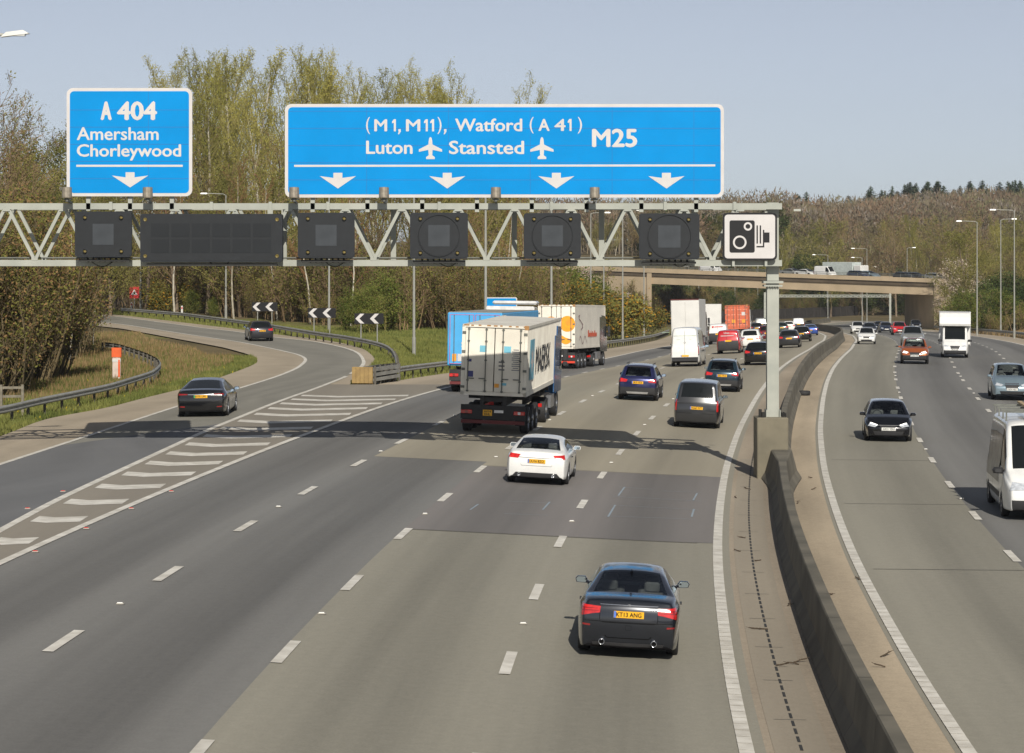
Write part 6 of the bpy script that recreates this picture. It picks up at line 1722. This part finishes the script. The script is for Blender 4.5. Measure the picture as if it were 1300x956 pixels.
pro('olive', 3, H=15, spread=0, ang=(.8,.75,.7), up=.4, nch=(26,9,5), start=.1, lens=(.5,.46,.42), twig=TWG, leaf=LFO, nleaf=5200, lsize=.10, minr=.018, crownpow=1.3)
pro('birch', 2, H=16, spread=0, ang=(.6,.7,.7), up=.3, nch=(20,8,5), start=.3, lens=(.36,.45,.42), twig=TWR, leaf=LFO, nleaf=1000, lsize=.08, bark=BKP, minr=.014, r0=.13)
pro('green', 3, H=6.5, spread=1.2, multi=5, ang=(.8,.8,.8), up=.3, nch=(11,7,4), start=.08, lens=(.5,.5,.45), twig=TWG, leaf=LFG, nleaf=4800, lsize=.10, jit=.38, minr=.015, leaf2=LFO, nleaf2=2500)
pro('brush', 4, H=5.5, spread=1.6, multi=14, ang=(.5,.6,.7), up=.35, nch=(9,5,3), start=.1, lens=(.42,.5,.45), twig=TWB, leaf=LFO, nleaf=2600, lsize=.075, minr=.016)
pro('thicket', 4, H=7.5, spread=2.0, multi=20, ang=(.4,.5,.6), up=.4, nch=(11,6,2), start=.08, lens=(.36,.5,.45), twig=TWD, leaf=LFO, nleaf=6500, lsize=.07, minr=.012, bark=BK, leaf2=LFB, nleaf2=3500)
pro('gorse', 2, H=3.2, spread=1.4, multi=9, ang=(.7,.7,.7), up=.3, nch=(9,6,3), start=.1, lens=(.5,.5,.45), twig=TWG, leaf=GOR, nleaf=1300, lsize=.08, leaf2=LFO, nleaf2=4500, minr=.015)
pro('blossom', 2, H=9, spread=0, ang=(.9,.8,.7), up=.25, nch=(18,9,5), start=.15, lens=(.6,.5,.42), twig=TWB, leaf=BLO, nleaf=4200, lsize=.10, minr=.016)
pro('ivytree', 2, H=8, spread=1., multi=4, ang=(.8,.8,.8), up=.25, nch=(13,8,4), start=.05, lens=(.45,.5,.45), twig=TWD, leaf=IVY, nleaf=9000, lsize=.12, jit=.35, minr=.015)
def conifer(seed, H=17):
    r_ = random.Random(seed); mb = MB(); mb.cyl((0,0,-.2), (0,0,H), H*.012, .02, 6); tr_ = mb.mesh('trunk', BK)
    V = []; Fc = []; n = 46
    for i in range(n):
        z = H*(.12+.87*i/n); rad = H*.19*(1-(i/n))**.75*r_.uniform(.75,1.15)+.15
        for k in range(7):
            a = r_.uniform(0, 2*math.pi); d = Vector((math.cos(a), math.sin(a), -.28)); e = Vector((-math.sin(a), math.cos(a), 0)); L_ = rad*r_.uniform(.6,1.1)
            for s in range(4):
                f0 = s/4; p = Vector((0,0,z))+d*L_*f0; w_ = rad*.20*(1-f0)+.10; q = p+d*L_*.34+Vector((0,0,r_.uniform(-.15,.2)))
                o = len(V); V += [p-e*w_, q+Vector((0,0,-.1)), p+e*w_, p+Vector((0,0,.12))]; Fc += [(o,o+1,o+2),(o,o+1,o+3)]
    mc = bpy.data.meshes.new('crown'); mc.from_pydata([tuple(v) for v in V], [], Fc); mc.materials.append(LFD); return tr_, mc
PRO['conifer'] = [conifer(i*5+1) for i in range(4)]
MULTI = {'green','brush','thicket','gorse','ivytree'}
INFO = {
 'poplar': ('tall_tree', 'tree', 26), 'bare': ('bare_tree', 'tree', 19), 'olive': ('budding_tree', 'tree', 15), 'birch': ('birch_tree', 'tree', 16), 'green': ('green_bush', 'bush', 6.5),
 'brush': ('brushwood_bush', 'bush', 5.5), 'thicket': ('thicket_bush', 'bush', 7.5), 'gorse': ('gorse_bush', 'bush', 3.2), 'blossom': ('blossom_tree', 'tree', 9), 'ivytree': ('evergreen_bush', 'bush', 8), 'conifer': ('conifer_tree', 'tree', 17)}
def grow_at(key, X, Y, H, label, group=None, wide=1., z=None):
    if key in MULTI:
        nm_, cat, H0 = INFO[key]; me, mc = PRO[key][rng.randrange(len(PRO[key]))]; s = H/H0
        o = bpy.data.objects.new(nm_, mc); COL.objects.link(o); o.location = (X, Y, (ground(X, Y) if z is None else z)-.1); o.rotation_euler = (0,0,rng.uniform(0,6.28)); o.scale = (s*wide, s*wide, s)
        return tag(o, label, cat, group)
    nm_, cat, H0 = INFO[key]; me, mc = PRO[key][rng.randrange(len(PRO[key]))]; s = H/H0
    t = thing(nm_, label, cat, (X, Y, (ground(X, Y) if z is None else z)-.1), rng.uniform(0, 6.28), group); t.scale = (s*wide, s*wide, s)
    mobj('trunk', me, t); mobj('crown', mc, t); return t
def at(key, px, D, ytop, label, group=None, wide=1.):
    X = (px-CX)/F*D; H = (HC-(ytop-HY)/F*D)-ground(X, D); return grow_at(key, X, D, H, label, group, wide)
# belt of tall budding trees beyond the slip road
gp = 'tall budding trees beyond the slip road'
for px, D, yt in ((205,305,98),(232,290,90),(258,318,84),(287,298,92),(318,285,86),(345,312,94),(372,296,92),(398,280,90),(425,318,95),(452,300,98),(500,330,108),(515,300,112),(552,320,106),(570,338,118),(612,335,116),(188,330,118),(300,340,100),(410,345,104),(270,275,120),(632,350,130),(480,305,118),(335,270,130),(536,292,128),(590,298,140)):
    at('poplar', px+14 if px < 260 else px, D, yt+12, 'tall slender tree hazed with yellow-green buds in the belt beyond the slip road', gp, 1.05)
gp = 'bare brown trees beyond the slip road'
for px, D, yt in ((60,300,195),(95,310,205),(130,290,200),(160,300,190),(30,280,180),(150,270,230),(110,262,235),(70,265,240),(185,262,215),(225,258,235),(262,256,225),(305,250,240),(352,248,235),(390,236,240),(440,232,245),(475,240,235),(520,236,240),(560,238,230),(600,244,235),(640,258,215),(205,285,160),(365,262,200)):
    at('bare' if rng.random() < .5 else 'olive', px, D, yt, 'brown leafless tree in the dense belt behind the tall guard-railed bend of the slip road', gp, 1.15)
gp = 'pale-stemmed birches in the tree belt'
for px, D, yt in ((222,252,210),(297,244,220),(352,238,235),(394,228,238),(445,222,250),(568,212,270),(575,214,262),(633,225,260),(655,240,250)):
    at('birch', px, D, yt, 'slender pale-stemmed birch at the front of the tree belt beyond the slip road', gp)
# undergrowth at the foot of the belt
gp = 'brown brushwood along the foot of the tree belt'
for i in range(62):
    px = 165+i*8.6+rng.uniform(-5, 5); D = float(np.interp(px, [165,230,300,360,430,500,560,640,700], [290,268,252,236,218,206,204,214,240]))+rng.uniform(0, 22)
    X = (px-CX)/F*D; grow_at('brush' if rng.random() < .75 else 'thicket', X, D, rng.uniform(3.2, 6.8), 'tangled brown brushwood at the foot of the tree belt beyond the slip road', gp, 1.25)
for px, D, yt, lab in ((245,256,370,'green bush between the first two lamp columns beyond the slip road'),(270,250,378,'low green bush left of the first chevron board'),(462,200,368,'broad fresh green bush directly behind the chevron board nearest the crash cushion'),(485,204,352,'taller green bush rising right of the chevron board nearest the crash cushion'),(440,206,372,'dull green bush behind the middle chevron board'),(585,222,345,'green bush behind the roof of the blue lorry, on its left'),(668,262,345,'bright green bush above the roof of the white container'),(640,250,350,'green bush above the cab of the blue lorry'),(508,206,372,'small green bush left of the grassy lamp column')):
    at('green', px, D, yt, lab, None, 1.15)
for px, D, yt, lab in ((213,262,357,'yellow-flowering gorse bush beyond the slip road behind the white verge post'),(690,268,366,'gorse bush with yellow flowers left of the orange-circled container'),(715,272,362,'gorse bush with yellow flowers directly above the orange-circled container'),(742,280,366,'gorse bush right of the pair above the orange-circled container'),(770,292,372,'gorse bush in front of the bridge wing wall'),(806,330,385,'small gorse bush beside the left bridge pier'),(700,300,352,'gorse bush high on the bank under the bridge wing wall')):
    at('gorse', px, D, yt, lab, None, 1.5)
gp = 'bushes on the bank before the left end of the bridge'
for px, D, yt in ((690,285,350),(705,310,345),(728,300,352),(752,315,362),(775,330,368),(792,340,378),(812,345,384),(738,330,350),(760,350,372),(720,345,340),(785,300,392),(805,310,400),(765,290,398),(745,275,402),(725,268,405)):
    at(rng.choice(['brush','green','brush','thicket']), px, D, yt, 'scrubby olive-brown bush on the bank in front of the bridge wing wall', gp, 1.35)
at('blossom', 728, 340, 350, 'pale blossoming shrub in front of the bridge wing wall', None); at('blossom', 801, 350, 378, 'second pale blossoming shrub, beside the left bridge pier', None, .8)
# near thicket on the left of the slip road
gp = 'dense near thicket on the inside of the slip road'
for i in range(92):
    f = rng.random(); Y = 96+f*85; xr = float(np.interp(Y, [96,108,125,150,185], [-22.5,-23.5,-24,-27.5,-31.5])); X = xr-rng.uniform(0, 1)**.7*9+.2
    grow_at('thicket', X, Y, float(np.interp(Y, [96,130,180], [6.6,8.2,9.6]))*rng.uniform(.72,1.08), 'tall dense olive-brown thicket crowding the left edge behind the guard rail', gp, 1.1)
for px, D, yt in ((2,200,158),(-22,170,112),(30,215,190),(-45,185,100)): at('bare', px, D, yt, 'tall bare tree at the left edge of the photograph, its twigs against the sky', 'tall bare trees at the left edge', 1.0)
for px, D, yt, lab in ((96,168,352,'pale leaning birch stems in the middle of the left thicket'),(118,176,348,'pale birch leaning out at the right side of the left thicket'),(88,150,330,'pale birch deeper in the left thicket')): at('birch', px, D, yt-40, lab)
gp = 'woodland behind the left thicket'
for px, D, yt in ((20,240,205),(50,235,215),(85,240,225),(115,248,250),(140,252,265),(10,225,240),(40,218,260),(75,225,270),(105,232,290),(135,262,240)):
    at('olive', px, D, yt, 'olive-brown tree of the wood rising behind the near left thicket', gp, 1.3)
# beneath and beyond the bridge
gp = 'dark trees seen through the bridge opening'
for i in range(84):
    px = 815+i*4.2; D = 628+rng.uniform(0, 60); X = (px-CX)/F*D; grow_at(rng.choice(['ivytree','ivytree','bare','ivytree','brush']), X, D, rng.uniform(7, 12), 'dark green and brown tree behind the fence seen through the bridge opening', gp, 1.5)
for i in range(110):
    Y = rng.uniform(500, 640); X = XE(Y)-rng.uniform(25, 62)
    grow_at(rng.choice(['ivytree','ivytree','thicket','ivytree','brush']), X, Y, rng.uniform(4.5, 8.5), 'dark green and brown tree behind the fence seen through the bridge opening', gp, 1.5)
# right bank
gp = 'mixed trees on the bank right of the bridge'
for i in range(44):
    px = rng.uniform(1212, 1322); D = rng.uniform(400, 560); X = (px-CX)/F*D; k = rng.choice(['bare','olive','bare','brush','thicket','ivytree'])
    grow_at(k, X, D, rng.uniform(9, 15) if k in ('bare','olive') else rng.uniform(4, 7), 'brown and olive tree or bush on the bank right of the bridge abutment', gp, 1.25)
gp = 'low scrub along the right-hand verge'
for i in range(26):
    px = 1205+i*4.4; D = rng.uniform(335, 385); X = (px-CX)/F*D; grow_at(rng.choice(['brush','brush','green','ivytree']), X, D, rng.uniform(2.6, 5.5), 'low scrubby bush at the back of the right-hand grass verge', gp, 1.4)
for px, D, yt, lab in ((1232,430,340,'pale pink-white blossoming tree beside the right bridge abutment'),(1243,440,350,'second blossoming tree, right of the larger one by the bridge abutment'),(1214,452,366,'low blossoming shrub against the right bridge abutment')): at('blossom', px, D, yt, lab, None, 1.2)
for px, D, yt in ((1246,390,372),(1254,385,362),(1240,395,378),(1268,392,370),(1290,372,360),(1276,400,352)): at('ivytree', px, D, yt, 'glossy green bush on the right bank between the lamp columns', 'glossy green bushes on the right bank', 1.4)
# wood right behind the bridge deck
gp = 'brown trees just behind the bridge deck'
for i in range(96):
    px = 545+i*8.0+rng.uniform(-4, 4); D = rng.uniform(600, 700); X = (px-CX)/F*D; z = ground(X, D); top = HC-((rng.uniform(285, 322) if px > 960 else rng.uniform(275, 312))-HY)/F*D
    grow_at(rng.choice(['bare','olive','bare','poplar']), X, D, max(8, top-z), 'brown or yellow-green tree rising behind the bridge deck', gp, 1.1)
# skyline conifers
gp = 'dark conifers on the far skyline'
for i in range(170):
    px = rng.uniform(975, 1312); D = rng.uniform(960, 1080); ysk = float(np.interp(px, [985,1035,1090,1130,1150,1170,1200,1240,1260,1310], [268,256,254,264,256,252,243,240,246,242])); X = (px-CX)/F*D
    z = ground(X, D); H = rng.uniform(12, 21) if px > 1120 or rng.random() < .4 else rng.uniform(9, 14)
    if H > 5: grow_at('conifer', X, D, min(26, max(9, H)), 'dark pointed conifer standing along the far wooded skyline', gp, rng.uniform(1.6,2.5))
# far hillside wood as one mass
TWP2 = vmat('far_twig_grey', srgb(116,108,98), srgb(142,132,120), .05, .1); FW1 = vmat('far_twig_brown', srgb(100,92,76), srgb(130,118,98), .05, .1); FW2 = vmat('far_twig_russet', srgb(104,88,72), srgb(132,110,88), .05, .1); FW3 = vmat('far_twig_olive', srgb(100,98,70), srgb(126,120,88), .05, .1)  # far twig colours greyed to carry some of the distance haze
def far_wood():
    rg = np.random.default_rng(5); Vs = []; Fs = []; Ms = []; o = 0
    for i in range(1650):
        D = rg.uniform(650, 1050); px = rg.uniform(560, 1330); X = (px-CX)/F*D; ysk = float(np.interp(px, [560,750,900,985,1035,1130,1160,1200,1250,1320], [255,262,270,274,268,266,262,256,256,250]))
        z0 = ground(X, D); hmax = HC-(ysk-HY)/F*D-z0; H = rg.uniform(10, 16)*(1+.12*math.sin(X*.09+D*.02))
        if H < 4: continue
        n = 230; r = H*.38; th = rg.uniform(0, 2*np.pi, n); ph = np.arccos(rg.uniform(-.55, 1, n)); rad = r*rg.uniform(.55, 1.05, n)**.6
        P = np.stack([X+rad*np.sin(ph)*np.cos(th), D+rad*np.sin(ph)*np.sin(th), z0+H*.58+rad*np.cos(ph)*1.15], 1)
        d = P-np.array([X, D, z0+H*.12]); d /= np.linalg.norm(d, axis=1)[:,None]; d += rg.normal(0,.45,(n,3)); s = rg.uniform(.5, 1.3, (n,1)); e = rg.normal(size=(n,3)); e -= (e*d).sum(1)[:,None]*d; e /= np.linalg.norm(e, axis=1)[:,None]
        Vs.append(np.stack([P-e*.22*s, P+e*.22*s, P+d*.95*s], 1).reshape(-1,3)); m = rg.choice([0,0,1,2,3], p=[.3,.12,.3,.2,.08]); Ms += [int(m)]*n
        # stem
        Vs.append(np.array([[X-.16,D,z0],[X+.16,D,z0],[X,D,z0+H*.7]])); Ms.append(0)
    V = np.concatenate(Vs); nf = len(V)//3; me = bpy.data.meshes.new('far_woodland'); me.vertices.add(len(V)); me.vertices.foreach_set('co', V.ravel()); me.loops.add(nf*3); me.polygons.add(nf)
    me.loops.foreach_set('vertex_index', np.arange(nf*3)); me.polygons.foreach_set('loop_start', np.arange(0, nf*3, 3)); me.polygons.foreach_set('loop_total', np.full(nf, 3)); me.polygons.foreach_set('material_index', Ms)
    for m in (FW1, FW2, FW3, TWP2): me.materials.append(m)
    me.update(); me.validate(); o = bpy.data.objects.new('far_woodland', me); COL.objects.link(o); o['kind'] = 'stuff'; o['label'] = 'hazy brown leafless woodland covering the far hillside'
far_wood()
# grass and weeds on the verges
def grass(name, n, sampler, m, h, w_, label):
    rg = np.random.default_rng(n); V = []; k = 0; r_ = random.Random(n)
    while k < n:
        x, y = sampler(r_)
        if paved(x, y): continue
        z = ground(x, y)-.09; a = r_.uniform(0, math.pi); hh = h*r_.uniform(.4, 1.3); c, s = math.cos(a)*w_, math.sin(a)*w_
        V += [(x-c, y-s, z), (x+c, y+s, z), (x+r_.uniform(-.1,.1), y+r_.uniform(-.1,.1), z+.09+hh)]; k += 1
    me = bpy.data.meshes.new(name); me.from_pydata(V, [], [(3*i, 3*i+1, 3*i+2) for i in range(len(V)//3)]); me.materials.append(m); o = bpy.data.objects.new(name, me); COL.objects.link(o); o['kind'] = 'stuff'; o['label'] = label
GRS = vmat('grass_green', srgb(88,102,50), srgb(132,134,74), .35, .3); DRY = vmat('grass_dry', srgb(138,116,78), srgb(170,146,108), .4, .3); YFL = vmat('dandelion_yellow', srgb(210,180,30), srgb(226,196,50), .5, .1)
PLr = [(p.x, p.y) for p in PL]
def edge_left(Y):
    xs = [PLr[i][0] for i in range(len(PLr)-1) if (PLr[i][1]-Y)*(PLr[i+1][1]-Y) <= 0]
    return xs
_cpl = {}
def pl_near(Y):
    k = int(Y)
    if k not in _cpl: xs = edge_left(Y); _cpl[k] = (xs[0] if xs else None, xs[-1] if xs else None)
    return _cpl[k]
POLY = [(p.x, p.y) for p in PL]+[(p.x, p.y) for p in PR][::-1]
def paved(x, y):
    if -19.3 < x-XE(y) < 22.2: return True
    if y < 40 or y > 300: return False
    c = False; n = len(POLY); j = n-1
    for i in range(n):
        xi, yi = POLY[i]; xj, yj = POLY[j]
        if (yi > y) != (yj > y) and x < (xj-xi)*(y-yi)/(yj-yi)+xi: c = not c
        j = i
    return c
def s_verge(r_):
    while True:
        Y = r_.uniform(70, 158); xs = pl_near(Y)
        if xs[0] is None: continue
        X = max(xs)-.1-r_.random()**1.3*9
        return X, Y
grass('verge_grass', 42000, s_verge, GRS, .16, .03, 'short green grass on the inside verge of the slip road')
def s_dry(r_):
    while True:
        Y = r_.uniform(112, 200); xs = pl_near(Y); x = max(xs) if xs[0] is not None and Y < 158 else None
        if x is None: x = float(np.interp(Y, [158,170,185,200], [-17.5,-20,-25,-28]))
        X = x-1.5-r_.random()*13
        return X, Y
grass('dry_grass', 30000, s_dry, DRY, .27, .03, 'tall dry straw-coloured grass inside the slip road bend')
grass('mixed_grass', 16000, s_dry, GRS, .22, .03, 'green grass mixed through the dry grass inside the slip road bend')
grass('dandelions', 260, s_verge, YFL, .10, .05, 'yellow dandelions dotted in the verge grass')
def s_nose(r_):
    while True:
        Y = r_.uniform(127, 215); x0 = XE(Y)-19.8
        X = x0-r_.random()*(2.5+max(0, Y-127)*.28)
        p = r_.random()
        return X, Y
grass('nose_grass', 42000, s_nose, GRS, .20, .04, 'green grass between the slip road bend and the main carriageway')
def s_right(r_):
    Y = r_.uniform(180, 420); return XE(Y)+22.4+r_.random()*9, Y
grass('right_verge_grass', 22000, s_right, DRY, .35, .06, 'pale rough grass on the right-hand verge')
def s_outer(r_):
    k = r_.randrange(len(PR)-2); p = PR[k]
    if p.y < 130: return s_outer(r_)
    d = (PR[k+1]-p).normalized(); nrm = Vector((d.y, -d.x)); q = p+nrm*r_.uniform(-6, 6)+d*r_.uniform(0,1.5); return q.x, q.y
grass('outer_verge_grass', 30000, s_outer, GRS, .22, .035, 'rough grass between the slip road and its outer guard rail')
SKYS, SUNS, EXPO, HAZE = .088, 4.9, 0.0, 0.00012
# ---------------------------------------------------------------- light, air, camera
w = bpy.data.worlds.new('World'); sc.world = w; w.use_nodes = True
nt = w.node_tree; bg = nt.nodes['Background']; sky = nt.nodes.new('ShaderNodeTexSky'); sky.sky_type = 'NISHITA'; sky.sun_disc = False
SUN = Vector((-.20, 1.53, -1.0)).normalized()           # direction the light travels
el = math.asin(-SUN.z); az = math.atan2(-SUN.x, -SUN.y)    # azimuth of the sun itself, clockwise from +Y
sky.sun_elevation = el; sky.sun_rotation = az; sky.air_density = .5; sky.dust_density = .5; sky.ozone_density = 2.5; sky.altitude = 60
bg.inputs['Strength'].default_value = SKYS
hs = nt.nodes.new('ShaderNodeHueSaturation'); hs.inputs['Saturation'].default_value = .46; nt.links.new(sky.outputs[0], hs.inputs['Color']); nt.links.new(hs.outputs[0], bg.inputs['Color'])
ld = bpy.data.lights.new('sun', 'SUN'); ld.energy = SUNS; ld.angle = R(.3); ld.color = (1, .94, .85)
lo = bpy.data.objects.new('sun', ld); COL.objects.link(lo); lo.rotation_euler = SUN.to_track_quat('-Z', 'Y').to_euler(); lo.location = (30, -60, 60)
if HAZE:
    mb = MB(); mb.box((100, 1100, 60), (3000, 2400, 160)); o = mb.build('haze', None); o.data.materials.clear()
    m = bpy.data.materials.new('haze_air'); m.use_nodes = True; n = m.node_tree.nodes; n.remove(n['Principled BSDF'])
    v = n.new('ShaderNodeVolumePrincipled'); v.inputs['Color'].default_value = (.86,.9,.95,1); v.inputs['Density'].default_value = HAZE; v.inputs['Anisotropy'].default_value = .2
    m.node_tree.links.new(v.outputs[0], n['Material Output'].inputs['Volume']); o.data.materials.append(m); struct(o, 'stuff')
cam = bpy.data.cameras.new('camera'); co = bpy.data.objects.new('camera', cam); COL.objects.link(co)
co.location = (0, 0, HC); co.rotation_euler = (R(90), 0, 0)
cam.sensor_width = 36; cam.lens = 36*F/1300; cam.shift_x = 0; cam.shift_y = -(478-HY)/1300; cam.clip_end = 9000; cam.clip_start = .5
sc.camera = co
sc.view_settings.view_transform = 'Standard'; sc.view_settings.look = 'None'; sc.view_settings.gamma = 1; sc.view_settings.use_curve_mapping = False
sc.view_settings.exposure = EXPO
sc.cycles.max_bounces = 6; sc.cycles.transparent_max_bounces = 8
